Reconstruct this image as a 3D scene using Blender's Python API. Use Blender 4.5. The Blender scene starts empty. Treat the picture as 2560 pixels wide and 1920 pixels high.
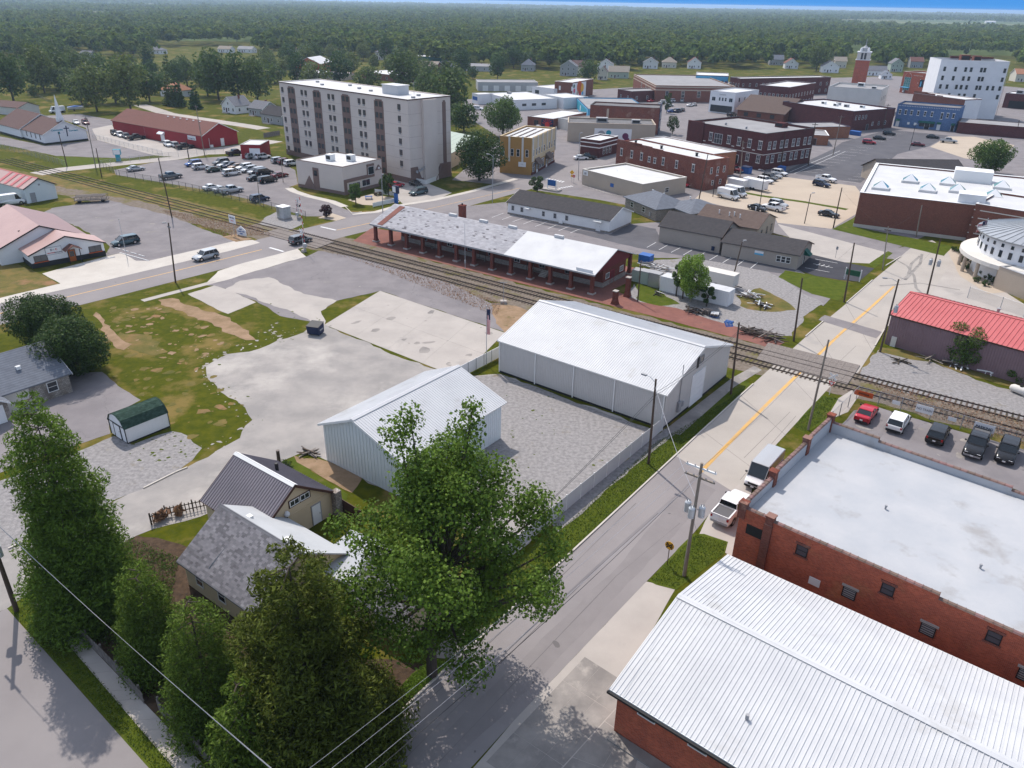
import bpy, bmesh, math, random
import numpy as np
from mathutils import Vector, Matrix
rnd = random.Random(7)
sc = bpy.context.scene
COL = sc.collection
rad = math.radians
# ------------------------------------------------------------------ camera
F, CX, CY, HGT = 1900.0, 1280.0, 960.0, 44.0        # focal length and centre in pixels of the 2560 x 1920 photograph
ROLL = rad(1.05)
PITCH = math.atan2((CY - 3.0) * math.cos(ROLL), F)
_fw = Vector((0, math.cos(PITCH), -math.sin(PITCH)))
_r0 = Vector((1, 0, 0)); _u0 = _r0.cross(_fw)
_r = math.cos(ROLL) * _r0 + math.sin(ROLL) * _u0
_u = -math.sin(ROLL) * _r0 + math.cos(ROLL) * _u0
CAMP = Vector((0, 0, HGT))
cam = bpy.data.cameras.new('camera')
cam.sensor_fit = 'HORIZONTAL'; cam.sensor_width = 36.0
cam.lens = 36.0 * F / 2560.0
cam.clip_start = 0.5; cam.clip_end = 60000
camo = bpy.data.objects.new('camera', cam); COL.objects.link(camo)
camo.matrix_world = Matrix(((_r.x, _u.x, -_fw.x, 0), (_r.y, _u.y, -_fw.y, 0), (_r.z, _u.z, -_fw.z, HGT), (0, 0, 0, 1)))
sc.camera = camo
# ------------------------------------------------------------------ sky, sun, exposure
SUN_EL, SUN_AZ = rad(54), rad(117)                  # direction towards the sun, azimuth measured from +x
world = bpy.data.worlds.new('World'); sc.world = world; world.use_nodes = True
_nt = world.node_tree; _nt.nodes.clear()
_sky = _nt.nodes.new('ShaderNodeTexSky'); _sky.sky_type = 'NISHITA'; _sky.sun_disc = False
_sky.sun_elevation = SUN_EL; _sky.sun_rotation = rad(90) - SUN_AZ
_sky.altitude = 200; _sky.air_density = 1.0; _sky.dust_density = 1.0; _sky.ozone_density = 1.5
_bg = _nt.nodes.new('ShaderNodeBackground'); _bg.inputs['Strength'].default_value = 0.15
_wo = _nt.nodes.new('ShaderNodeOutputWorld')
_hs = _nt.nodes.new('ShaderNodeHueSaturation'); _hs.inputs['Saturation'].default_value = 0.6
_nt.links.new(_sky.outputs[0], _hs.inputs['Color']); _nt.links.new(_hs.outputs[0], _bg.inputs[0]); _nt.links.new(_bg.outputs[0], _wo.inputs[0])
sl = bpy.data.lights.new('sun', 'SUN'); sl.energy = 2.7; sl.angle = rad(0.53); sl.color = (1.0, 0.925, 0.84)
slo = bpy.data.objects.new('sun', sl); COL.objects.link(slo)
_sd = Vector((math.cos(SUN_EL) * math.cos(SUN_AZ), math.cos(SUN_EL) * math.sin(SUN_AZ), math.sin(SUN_EL)))
slo.rotation_euler = _sd.to_track_quat('Z', 'Y').to_euler(); slo.location = (0, 0, 90)
vs = sc.view_settings
vs.view_transform = 'Standard'; vs.look = 'None'; vs.exposure = 0.72; vs.gamma = 1.0; vs.use_curve_mapping = False
sc.render.engine = 'CYCLES'
try:
 sc.cycles.max_bounces = 6; sc.cycles.transparent_max_bounces = 16; sc.cycles.volume_bounces = 0
 sc.cycles.caustics_reflective = False; sc.cycles.caustics_refractive = False
except Exception: pass
# ------------------------------------------------------------------ photograph pixel -> place on a level of known height
def G(x, y, z=0.0):
 d = _r * ((x - CX) / F) - _u * ((y - CY) / F) + _fw
 t = (z - HGT) / d.z
 return CAMP + d * t
def proj(q):
 v = Vector(q) - CAMP; w = v.dot(_fw)
 return CX + F * v.dot(_r) / w, CY - F * v.dot(_u) / w
def HT(base, top):
 """height of a vertical edge whose foot and head are seen at two pixels"""
 b = G(*base); lo, hi = 0.0, 43.0
 for _ in range(40):
  m = (lo + hi) / 2
  if proj((b.x, b.y, m))[1] > top[1]: lo = m
  else: hi = m
 return (lo + hi) / 2
def heading(a, b, z=0.0):
 p, q = G(*a, z), G(*b, z); return math.atan2(q.y - p.y, q.x - p.x)
TU, TV = rad(52.6), rad(-36.9)                      # the two directions of the street grid
# ------------------------------------------------------------------ objects
def tag(o, label=None, cat=None, group=None, kind=None):
 if label: o['label'] = label
 if cat: o['category'] = cat
 if group: o['group'] = group
 if kind: o['kind'] = kind
 return o
def thing(name, loc, rz=0.0, label=None, cat=None, group=None):
 o = bpy.data.objects.new(name, None); COL.objects.link(o); o.empty_display_size = 0.3
 o.location = loc; o.rotation_euler = (0, 0, rz)
 return tag(o, label, cat, group)
def put(name, mesh, parent=None, loc=(0, 0, 0), rot=(0, 0, 0), mats=None, scale=None):
 o = bpy.data.objects.new(name, mesh); COL.objects.link(o)
 o.parent = parent; o.location = loc; o.rotation_euler = rot
 if scale: o.scale = scale
 if mats:
  for i, m in enumerate(mats):
   o.material_slots[i].link = 'OBJECT'; o.material_slots[i].material = m
 return o
def copy_tree(o, parent=None):
 c = o.copy(); COL.objects.link(c); c.parent = parent
 for ch in o.children: copy_tree(ch, c)
 return c
class MB:
 """collects shapes into one mesh"""
 def __init__(s): s.v, s.f, s.m = [], [], []
 def poly(s, pts, m=0):
  i = len(s.v); s.v += [tuple(p) for p in pts]; s.f.append(tuple(range(i, i + len(pts)))); s.m.append(m); return s
 def box(s, x0, x1, y0, y1, z0, z1, m=0):
  i = len(s.v)
  s.v += [(x0, y0, z0), (x1, y0, z0), (x1, y1, z0), (x0, y1, z0), (x0, y0, z1), (x1, y0, z1), (x1, y1, z1), (x0, y1, z1)]
  s.f += [(i, i+3, i+2, i+1), (i+4, i+5, i+6, i+7), (i, i+1, i+5, i+4), (i+1, i+2, i+6, i+5), (i+2, i+3, i+7, i+6), (i+3, i, i+4, i+7)]
  s.m += [m] * 6; return s
 def prism(s, pts, z0, z1, m=0):
  n = len(pts); i = len(s.v)
  s.v += [(p[0], p[1], z0) for p in pts] + [(p[0], p[1], z1) for p in pts]
  s.f += [tuple(range(i + n - 1, i - 1, -1)), tuple(range(i + n, i + 2 * n))]
  s.f += [(i + k, i + (k + 1) % n, i + n + (k + 1) % n, i + n + k) for k in range(n)]
  s.m += [m] * (n + 2); return s
 def hull2(s, a, b, m=0):
  """closed solid between two polygons with equal counts"""
  n = len(a); i = len(s.v); s.v += [tuple(p) for p in a] + [tuple(p) for p in b]
  s.f += [tuple(range(i + n - 1, i - 1, -1)), tuple(range(i + n, i + 2 * n))]
  s.f += [(i + k, i + (k + 1) % n, i + n + (k + 1) % n, i + n + k) for k in range(n)]
  s.m += [m] * (n + 2); return s
 def cyl(s, p, q, r0, r1=None, n=8, m=0, cap=True):
  p, q = Vector(p), Vector(q); r1 = r0 if r1 is None else r1
  d = (q - p)
  if d.length < 1e-6: return s
  d.normalize(); a = d.orthogonal().normalized(); b = d.cross(a); i = len(s.v)
  for c, r in ((p, r0), (q, r1)):
   for k in range(n):
    t = 2 * math.pi * k / n; s.v.append(tuple(c + a * (r * math.cos(t)) + b * (r * math.sin(t))))
  s.f += [(i + k, i + (k + 1) % n, i + n + (k + 1) % n, i + n + k) for k in range(n)]; s.m += [m] * n
  if cap:
   s.f += [tuple(range(i + n - 1, i - 1, -1)), tuple(range(i + n, i + 2 * n))]; s.m += [m, m]
  return s
 def tube(s, pts, r, n=6, m=0):
  rs = r if isinstance(r, (list, tuple)) else [r] * len(pts)
  for k in range(len(pts) - 1): s.cyl(pts[k], pts[k + 1], rs[k], rs[k + 1], n, m, cap=(k == 0 or k == len(pts) - 2))
  return s
 def lathe(s, prof, c=(0, 0, 0), n=14, m=0):
  i = len(s.v)
  for r, z in prof:
   for k in range(n):
    t = 2 * math.pi * k / n; s.v.append((c[0] + r * math.cos(t), c[1] + r * math.sin(t), c[2] + z))
  for j in range(len(prof) - 1):
   for k in range(n):
    a = i + j * n; k2 = (k + 1) % n
    s.f.append((a + k, a + k2, a + n + k2, a + n + k)); s.m.append(m)
  return s
 def mesh(s, name, mats=()):
  me = bpy.data.meshes.new(name); me.from_pydata(s.v, [], s.f)
  for m in mats: me.materials.append(m)
  if len(mats) > 1 and any(s.m): me.polygons.foreach_set('material_index', s.m)
  me.update(); return me
 def build(s, name, mat, parent=None, loc=(0, 0, 0), rot=(0, 0, 0), smooth=False):
  me = s.mesh(name, mat if isinstance(mat, (list, tuple)) else [mat])
  if smooth: me.polygons.foreach_set('use_smooth', [True] * len(me.polygons))
  return put(name, me, parent, loc, rot)
_cache = {}
def cached(key, fn):
 if key not in _cache: _cache[key] = fn()
 return _cache[key]
# ------------------------------------------------------------------ materials (procedural)
M = {}
def rgb(r, g, b):
 f = lambda c: (c / 255 / 12.92) if c / 255 <= 0.04045 else ((c / 255 + 0.055) / 1.055) ** 2.4
 return (f(r), f(g), f(b))
def mat(name, col, rough=0.8, col2=None, scale=1.0, bump=0.0, bscale=None, metal=0.0, spec=0.3, col3=None, scale3=0.1, f3=0.5,
  island=0.0, obj_rand=0.0, lines=None, brick=None, coord='pos', emit=None, cracks=None, detail=4.0, alpha=1.0, trans=0.0, stretch=None):
 m = bpy.data.materials.new(name); m.use_nodes = True; M[name] = m
 nt = m.node_tree; N = nt.nodes; L = nt.links; b = N['Principled BSDF']
 b.inputs['Roughness'].default_value = rough; b.inputs['Metallic'].default_value = metal
 b.inputs['Specular IOR Level'].default_value = spec if rough < 0.84 else min(spec, 0.05)
 def co():
  if coord == 'pos': return N.new('ShaderNodeNewGeometry').outputs['Position']
  return N.new('ShaderNodeTexCoord').outputs['Object']
 cvec = None
 if col2 or bump or brick or lines or cracks or col3:
  cvec = co()
  if stretch:
   mp = N.new('ShaderNodeMapping'); L.new(cvec, mp.inputs[0]); mp.inputs['Scale'].default_value = stretch; cvec2 = mp.outputs[0]
  else: cvec2 = cvec
 def noise(sc_, det=detail, v=None):
  n = N.new('ShaderNodeTexNoise'); n.inputs['Scale'].default_value = sc_; n.inputs['Detail'].default_value = det
  n.inputs['Roughness'].default_value = 0.62
  L.new(v if v is not None else cvec2, n.inputs['Vector']); return n.outputs['Fac']
 def ramp(fac, lo, hi):
  r = N.new('ShaderNodeMapRange'); r.inputs['From Min'].default_value = lo; r.inputs['From Max'].default_value = hi
  L.new(fac, r.inputs['Value']); return r.outputs[0]
 def mix(fac, a, c):
  x = N.new('ShaderNodeMix'); x.data_type = 'RGBA'
  if isinstance(fac, float): x.inputs[0].default_value = fac
  else: L.new(fac, x.inputs[0])
  for k, q in ((6, a), (7, c)):
   if isinstance(q, tuple): x.inputs[k].default_value = (*q, 1)
   else: L.new(q, x.inputs[k])
  return x.outputs[2]
 cur = col
 if col2: cur = mix(ramp(noise(scale), 0.36, 0.64), cur, col2)
 if col3: cur = mix(ramp(noise(scale3, 6.0), f3, f3 + 0.12), cur, col3)
 if cracks:
  v = N.new('ShaderNodeTexVoronoi'); v.feature = 'DISTANCE_TO_EDGE'; v.inputs['Scale'].default_value = cracks[0]
  nz = N.new('ShaderNodeTexNoise'); nz.inputs['Scale'].default_value = 0.8; nz.inputs['Detail'].default_value = 5; L.new(cvec, nz.inputs['Vector'])
  vm = N.new('ShaderNodeVectorMath'); vm.operation = 'MULTIPLY_ADD'
  L.new(nz.outputs['Color'], vm.inputs[0]); vm.inputs[1].default_value = (2.5, 2.5, 0.0); L.new(cvec, vm.inputs[2]); L.new(vm.outputs[0], v.inputs['Vector'])
  cur = mix(ramp(v.outputs['Distance'], 0.004 * cracks[0] / 0.15, 0.0), cur, cracks[1])
 if lines:                                        # (axis vector, period, width share, colour)
  d = N.new('ShaderNodeVectorMath'); d.operation = 'DOT_PRODUCT'; L.new(cvec, d.inputs[0]); d.inputs[1].default_value = lines[0]
  w = N.new('ShaderNodeMath'); w.operation = 'PINGPONG'; L.new(d.outputs['Value'], w.inputs[0]); w.inputs[1].default_value = lines[1] / 2
  cur = mix(ramp(w.outputs[0], lines[1] * lines[2], lines[1] * lines[2] * 0.4), cur, lines[3])
 if brick:                                        # (axis, brick length, course height, mortar colour, other brick colour)
  d = N.new('ShaderNodeVectorMath'); d.operation = 'DOT_PRODUCT'; L.new(cvec, d.inputs[0]); d.inputs[1].default_value = brick[0]
  sx = N.new('ShaderNodeSeparateXYZ'); L.new(cvec, sx.inputs[0])
  cb = N.new('ShaderNodeCombineXYZ'); L.new(d.outputs['Value'], cb.inputs[0]); L.new(sx.outputs[2], cb.inputs[1])
  bt = N.new('ShaderNodeTexBrick'); L.new(cb.outputs[0], bt.inputs['Vector']); bt.inputs['Scale'].default_value = 1.0
  bt.inputs['Brick Width'].default_value = brick[1]; bt.inputs['Row Height'].default_value = brick[2]; bt.inputs['Mortar Size'].default_value = brick[2] * 0.11
  bt.inputs['Color1'].default_value = (1, 1, 1, 1); bt.inputs['Color2'].default_value = (0.62, 0.62, 0.62, 1); bt.inputs['Mortar'].default_value = (0, 0, 0, 1)
  L.new(bt.outputs['Fac'], bt.outputs['Fac'].node.inputs['Offset']) if False else None
  mul = N.new('ShaderNodeMix'); mul.data_type = 'RGBA'; mul.blend_type = 'MULTIPLY'; mul.inputs[0].default_value = 1.0
  (L.new(cur, mul.inputs[6]) if not isinstance(cur, tuple) else setattr(mul.inputs[6], 'default_value', (*cur, 1)))
  L.new(bt.outputs['Color'], mul.inputs[7])
  cur = mix(bt.outputs['Fac'], mul.outputs[2], brick[3])
 if island:
  g = N.new('ShaderNodeNewGeometry'); hs = N.new('ShaderNodeHueSaturation')
  mr = N.new('ShaderNodeMapRange'); L.new(g.outputs['Random Per Island'], mr.inputs['Value']); mr.inputs['To Min'].default_value = 1 - island; mr.inputs['To Max'].default_value = 1 + island
  L.new(mr.outputs[0], hs.inputs['Value'])
  (L.new(cur, hs.inputs['Color']) if not isinstance(cur, tuple) else setattr(hs.inputs['Color'], 'default_value', (*cur, 1)))
  cur = hs.outputs[0]
 if obj_rand:
  oi = N.new('ShaderNodeObjectInfo'); hs = N.new('ShaderNodeHueSaturation')
  mr = N.new('ShaderNodeMapRange'); L.new(oi.outputs['Random'], mr.inputs['Value']); mr.inputs['To Min'].default_value = 1 - obj_rand; mr.inputs['To Max'].default_value = 1 + obj_rand
  L.new(mr.outputs[0], hs.inputs['Value'])
  mr2 = N.new('ShaderNodeMapRange'); L.new(oi.outputs['Random'], mr2.inputs['Value']); mr2.inputs['To Min'].default_value = 0.5 + 0.06 * min(1, obj_rand * 2); mr2.inputs['To Max'].default_value = 0.5 - 0.05 * min(1, obj_rand * 2)
  L.new(mr2.outputs[0], hs.inputs['Hue'])
  (L.new(cur, hs.inputs['Color']) if not isinstance(cur, tuple) else setattr(hs.inputs['Color'], 'default_value', (*cur, 1)))
  cur = hs.outputs[0]
 if isinstance(cur, tuple): b.inputs['Base Color'].default_value = (*cur, 1)
 else: L.new(cur, b.inputs['Base Color'])
 if bump:
  bp = N.new('ShaderNodeBump'); bp.inputs['Strength'].default_value = bump; bp.inputs['Distance'].default_value = 0.05
  L.new(noise(bscale or scale * 6, 3.0, cvec), bp.inputs['Height']); L.new(bp.outputs[0], b.inputs['Normal'])
 if alpha < 1: b.inputs['Alpha'].default_value = alpha
 if trans:
  tr = N.new('ShaderNodeBsdfTranslucent'); ms = N.new('ShaderNodeMixShader'); ms.inputs[0].default_value = trans
  (L.new(cur, tr.inputs[0]) if not isinstance(cur, tuple) else setattr(tr.inputs[0], 'default_value', (*cur, 1)))
  L.new(b.outputs[0], ms.inputs[1]); L.new(tr.outputs[0], ms.inputs[2]); L.new(ms.outputs[0], N['Material Output'].inputs[0])
 if emit: b.inputs['Emission Color'].default_value = (*emit[0], 1); b.inputs['Emission Strength'].default_value = emit[1]
 return m
_U = (math.cos(TU), math.sin(TU), 0); _V = (math.cos(TV), math.sin(TV), 0); _UV = (math.cos(TU) + math.cos(TV), math.sin(TU) + math.sin(TV), 0)
def plain(name, c, rough=0.6, **k): return mat(name, c, rough, **k)
# ground
mat('grass', (0.078, 0.082, 0.006), 0.95, (0.046, 0.058, 0.004), 0.9, bump=0.6, bscale=9, col3=(0.17, 0.125, 0.04), scale3=0.13, f3=0.52)
mat('lawn', (0.08, 0.1, 0.012), 0.95, (0.055, 0.078, 0.008), 0.9, bump=0.7, bscale=12, col3=(0.13, 0.115, 0.035), scale3=0.3, f3=0.6)
mat('dry_grass', (0.17, 0.125, 0.045), 0.95, (0.085, 0.09, 0.025), 0.35, bump=0.6, bscale=9, col3=(0.24, 0.14, 0.075), scale3=0.16, f3=0.56)
mat('dirt', (0.30, 0.205, 0.135), 0.95, (0.21, 0.145, 0.085), 0.5, bump=0.6, bscale=6, col3=(0.09, 0.09, 0.03), scale3=0.45, f3=0.6)
mat('orange_dirt', (0.30, 0.13, 0.055), 0.95, (0.16, 0.09, 0.035), 1.2, bump=0.5, bscale=7)
mat('farmland', (0.10, 0.13, 0.04), 0.95, (0.07, 0.1, 0.03), 0.004, col3=(0.36, 0.29, 0.17), scale3=0.0016, f3=0.54)
mat('asphalt', (0.225, 0.207, 0.21), 0.9, (0.185, 0.17, 0.175), 0.25, bump=0.25, bscale=25, col3=(0.165, 0.153, 0.158), scale3=0.08, f3=0.58, cracks=(0.11, (0.12, 0.118, 0.12)))
mat('road_asphalt', (0.25, 0.23, 0.228), 0.88, (0.218, 0.2, 0.2), 0.12, bump=0.2, bscale=25, col3=(0.27, 0.26, 0.255), scale3=0.06, f3=0.6, stretch=(1, 1, 1))
mat('dark_asphalt', (0.115, 0.112, 0.122), 0.88, (0.092, 0.09, 0.1), 0.2, bump=0.2, bscale=25, col3=(0.15, 0.145, 0.15), scale3=0.1, f3=0.6)
mat('new_asphalt', (0.062, 0.061, 0.07), 0.85, (0.05, 0.05, 0.058), 0.4, bump=0.2, bscale=25)
mat('concrete', (0.40, 0.365, 0.335), 0.85, (0.35, 0.32, 0.295), 0.22, bump=0.15, bscale=14, col3=(0.29, 0.27, 0.255), scale3=0.1, f3=0.6)
mat('road_concrete', (0.39, 0.355, 0.32), 0.85, (0.35, 0.32, 0.29), 0.16, bump=0.12, bscale=14, col3=(0.30, 0.28, 0.265), scale3=0.12, f3=0.6)
mat('pale_concrete', (0.50, 0.465, 0.42), 0.85, (0.45, 0.415, 0.375), 0.3, bump=0.15, bscale=14, col3=(0.38, 0.355, 0.33), scale3=0.14, f3=0.62)
mat('tan_concrete', (0.44, 0.37, 0.295), 0.85, (0.40, 0.335, 0.27), 0.12, bump=0.12, bscale=14)
mat('stained_shaded_concrete', (0.30, 0.275, 0.255), 0.85, (0.2, 0.185, 0.175), 0.35, bump=0.2, bscale=14, col3=(0.36, 0.33, 0.3), scale3=0.5, f3=0.58)  # stain tones; also the darker tone painted as shade on the warehouse walk
mat('gravel', (0.34, 0.315, 0.295), 0.95, (0.255, 0.24, 0.23), 0.22, bump=0.8, bscale=16, col3=(0.42, 0.39, 0.36), scale3=0.07, f3=0.52)
mat('grey_gravel', (0.3, 0.285, 0.28), 0.95, (0.2, 0.19, 0.19), 2.5, bump=0.9, bscale=14, col3=(0.2, 0.17, 0.12), scale3=0.35, f3=0.62)
mat('ballast', (0.2, 0.165, 0.135), 0.95, (0.14, 0.115, 0.09), 1.5, bump=1.0, bscale=10, col3=(0.13, 0.115, 0.04), scale3=0.22, f3=0.53)
mat('brick_paving', (0.23, 0.105, 0.085), 0.9, (0.18, 0.085, 0.072), 0.5, bump=0.4, bscale=10, col3=(0.14, 0.09, 0.07), scale3=0.3, f3=0.62)
mat('paint_white', (0.66, 0.66, 0.66), 0.7, (0.5, 0.5, 0.5), 2.0)
mat('paint_yellow', (0.62, 0.35, 0.085), 0.7, (0.5, 0.32, 0.14), 0.7, col3=(0.36, 0.3, 0.24), scale3=0.5, f3=0.6)
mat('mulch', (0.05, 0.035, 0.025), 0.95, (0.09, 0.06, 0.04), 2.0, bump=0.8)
mat('tyre_mark', (0.2, 0.185, 0.175), 0.9, (0.3, 0.28, 0.26), 0.6)
# walls
def brickm(name, c, c2, mortar, axis, w=0.215, h=0.075, c3=None): return mat(name, c, 0.9, c2, 0.7, bump=0.2, bscale=20, brick=(axis, w, h, mortar), col3=c3, scale3=0.35, f3=0.58)
brickm('brick_red', (0.56, 0.125, 0.06), (0.4, 0.085, 0.045), (0.32, 0.17, 0.13), _UV, c3=(0.55, 0.18, 0.075))
brickm('brick_plum', (0.13, 0.04, 0.04), (0.10, 0.032, 0.035), (0.13, 0.065, 0.06), _UV)
brickm('brick_brown', (0.235, 0.085, 0.06), (0.2, 0.075, 0.055), (0.22, 0.12, 0.095), _UV)
brickm('brick_old', (0.25, 0.075, 0.05), (0.17, 0.055, 0.042), (0.24, 0.14, 0.115), _UV, c3=(0.36, 0.22, 0.17))
brickm('brick_depot', (0.2, 0.05, 0.035), (0.15, 0.04, 0.03), (0.19, 0.1, 0.08), _UV)
brickm('brick_orange', (0.36, 0.135, 0.07), (0.3, 0.11, 0.06), (0.3, 0.18, 0.13), _UV)
brickm('brick_grey', (0.30, 0.26, 0.235), (0.23, 0.2, 0.18), (0.36, 0.33, 0.3), _UV, 0.4, 0.2)
brickm('stone_pile', (0.5, 0.47, 0.43), (0.24, 0.2, 0.17), (0.12, 0.1, 0.09), _UV, 0.3, 0.16)
mat('stucco_cream', (0.56, 0.455, 0.315), 0.9, (0.52, 0.42, 0.29), 0.6, bump=0.15, bscale=10)
mat('stucco_pink', (0.6, 0.525, 0.475), 0.9, (0.57, 0.495, 0.45), 0.3, bump=0.08, bscale=10)
mat('stucco_brown', (0.205, 0.14, 0.12), 0.9, (0.185, 0.125, 0.11), 0.5)
mat('wall_white', (0.74, 0.74, 0.745), 0.8, (0.68, 0.68, 0.69), 0.3)
mat('wall_offwhite', (0.62, 0.59, 0.545), 0.85, (0.57, 0.545, 0.505), 0.3)
mat('wall_tan', (0.43, 0.36, 0.29), 0.85, (0.4, 0.335, 0.27), 0.3)
mat('wall_greytan', (0.36, 0.315, 0.275), 0.85, (0.335, 0.295, 0.26), 0.4, lines=((0, 0, 1), 0.2, 0.06, (0.24, 0.21, 0.19)))
mat('wall_yellow', (0.40, 0.225, 0.075), 0.85, (0.36, 0.205, 0.07), 0.4)
mat('wall_buff', (0.54, 0.43, 0.28), 0.85, (0.5, 0.4, 0.26), 0.4)
mat('wall_blue', (0.12, 0.2, 0.37), 0.85, (0.105, 0.18, 0.34), 0.5, brick=(_UV, 0.43, 0.15, (0.1, 0.17, 0.31)))
mat('wall_red', (0.28, 0.018, 0.024), 0.7, (0.25, 0.016, 0.022), 0.4)
mat('wall_maroon', (0.16, 0.018, 0.022), 0.75, (0.13, 0.016, 0.02), 0.4)
mat('wall_grey', (0.42, 0.42, 0.44), 0.8, (0.38, 0.38, 0.4), 0.4)
mat('siding_white', (0.74, 0.74, 0.75), 0.75, lines=((0, 0, 1), 0.24, 0.07, (0.5, 0.5, 0.52)))
mat('siding_cream', (0.6, 0.56, 0.48), 0.75, lines=((0, 0, 1), 0.24, 0.07, (0.42, 0.39, 0.34)))
mat('siding_green', (0.36, 0.42, 0.36), 0.75, lines=((0, 0, 1), 0.24, 0.07, (0.26, 0.3, 0.26)))
mat('siding_grey', (0.33, 0.34, 0.35), 0.75, lines=((0, 0, 1), 0.24, 0.07, (0.22, 0.23, 0.24)))
mat('metal_grey', (0.50, 0.485, 0.475), 0.5, (0.475, 0.46, 0.45), 0.3, spec=0.4)
mat('metal_pale', (0.64, 0.685, 0.70), 0.45, (0.61, 0.655, 0.67), 0.3, spec=0.4)
mat('metal_white', (0.53, 0.535, 0.545), 0.5, (0.48, 0.485, 0.5), 0.35, spec=0.25, col3=(0.43, 0.425, 0.42), scale3=0.3, f3=0.6)
mat('metal_purple', (0.225, 0.15, 0.165), 0.5, (0.2, 0.13, 0.145), 0.5, spec=0.4)
mat('metal_red', (0.5, 0.12, 0.12), 0.5, (0.46, 0.1, 0.1), 0.4, spec=0.4)
mat('metal_rose', (0.42, 0.27, 0.24), 0.5, (0.38, 0.24, 0.215), 0.25, spec=0.4)
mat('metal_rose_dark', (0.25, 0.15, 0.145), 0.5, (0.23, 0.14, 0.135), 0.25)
mat('metal_charcoal', (0.2, 0.18, 0.2), 0.45, (0.175, 0.158, 0.178), 0.3, spec=0.4)
mat('metal_zinc', (0.42, 0.43, 0.44), 0.35, (0.36, 0.37, 0.38), 0.5, metal=0.6)
mat('galvanised', (0.5, 0.52, 0.54), 0.45, (0.42, 0.44, 0.46), 2.0, metal=0.35)
mat('roof_white', (0.56, 0.56, 0.56), 0.75, (0.5, 0.5, 0.505), 0.3, col3=(0.46, 0.455, 0.45), scale3=0.25, f3=0.62)
mat('roof_white_worn', (0.36, 0.375, 0.4), 0.85, (0.42, 0.425, 0.44), 0.2, spec=0.1, col3=(0.31, 0.305, 0.305), scale3=0.22, f3=0.57, bump=0.05, bscale=3)
mat('roof_membrane', (0.54, 0.54, 0.545), 0.75, (0.48, 0.48, 0.49), 0.25, col3=(0.43, 0.42, 0.41), scale3=0.3, f3=0.62)
mat('roof_tar', (0.14, 0.135, 0.14), 0.9, (0.19, 0.185, 0.185), 0.2, bump=0.15)
mat('roof_grey', (0.30, 0.295, 0.30), 0.9, (0.25, 0.245, 0.25), 0.2, bump=0.1)
def shingle(name, c, c2): return mat(name, c, 0.95, c2, 1.4, bump=0.35, bscale=8, lines=((0, 0, 1), 0.16, 0.12, tuple(x * 0.62 for x in c)))
shingle('shingle_black', (0.075, 0.07, 0.072), (0.06, 0.057, 0.06)); shingle('shingle_brown', (0.14, 0.105, 0.09), (0.115, 0.085, 0.075))
shingle('shingle_mauve', (0.155, 0.105, 0.095), (0.135, 0.09, 0.082)); shingle('shingle_grey', (0.2, 0.2, 0.215), (0.16, 0.16, 0.175)); shingle('shingle_blue', (0.17, 0.185, 0.215), (0.14, 0.15, 0.175))
shingle('shingle_orange', (0.42, 0.21, 0.13), (0.36, 0.18, 0.11)); shingle('shingle_tan', (0.32, 0.28, 0.235), (0.27, 0.235, 0.2)); shingle('shingle_rust', (0.2, 0.1, 0.085), (0.17, 0.09, 0.075))
mat('tab_grey', (0.19, 0.185, 0.2), 0.95, (0.155, 0.15, 0.165), 0.5, island=0.32, bump=0.3, bscale=12)
mat('tab_silver', (0.38, 0.37, 0.385), 0.9, (0.36, 0.355, 0.375), 0.3, island=0.14)
mat('tab_missing', (0.17, 0.16, 0.17), 0.95, island=0.35)
mat('shingle_green', (0.03, 0.055, 0.042), 0.95, (0.045, 0.075, 0.06), 2.0, bump=0.3, island=0.25)
mat('shingle_felt', (0.42, 0.43, 0.44), 0.9, (0.38, 0.39, 0.4), 0.5)
# fittings
plain('glass', (0.02, 0.026, 0.034), 0.08, spec=0.6); plain('glass_grey', (0.07, 0.075, 0.085), 0.12, spec=0.6); plain('glass_teal', (0.06, 0.2, 0.19), 0.15, spec=0.6)
plain('trim_white', (0.72, 0.72, 0.71), 0.6); plain('trim_black', (0.018, 0.018, 0.02), 0.6); plain('trim_brown', (0.065, 0.03, 0.022), 0.6); plain('trim_grey', (0.3, 0.3, 0.31), 0.6)
plain('door_orange', (0.40, 0.1, 0.015), 0.5); plain('awning_green', (0.008, 0.09, 0.07), 0.7); plain('awning_brown', (0.12, 0.085, 0.07), 0.8)
plain('black', (0.012, 0.012, 0.013), 0.6); plain('rubber', (0.02, 0.02, 0.021), 0.85); plain('chrome', (0.6, 0.6, 0.62), 0.25, metal=0.9)
plain('red_paint', (0.5, 0.02, 0.02), 0.5); plain('blue_paint', (0.02, 0.1, 0.33), 0.5); plain('yellow_paint', (0.7, 0.36, 0.02), 0.5); plain('orange_paint', (0.5, 0.09, 0.02), 0.6)
plain('teal_paint', (0.02, 0.27, 0.36), 0.6); plain('navy_paint', (0.012, 0.02, 0.06), 0.6); plain('green_paint', (0.02, 0.09, 0.05), 0.6); plain('pink_paint', (0.6, 0.1, 0.17), 0.6); plain('sky_paint', (0.1, 0.38, 0.6), 0.7); plain('purple_paint', (0.13, 0.02, 0.08), 0.6)
mat('wood_pole', (0.115, 0.085, 0.065), 0.9, (0.075, 0.055, 0.042), 1.2, stretch=(6, 6, 0.5), bump=0.3)
mat('wood_pole_pale', (0.3, 0.26, 0.22), 0.9, (0.2, 0.165, 0.135), 1.0, stretch=(6, 6, 0.5), bump=0.3)
mat('wood_grey', (0.24, 0.21, 0.19), 0.9, (0.15, 0.13, 0.12), 1.5, stretch=(4, 4, 1), island=0.15)
mat('wood_dark', (0.06, 0.045, 0.036), 0.9, (0.1, 0.08, 0.065), 1.5, island=0.3)
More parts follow.
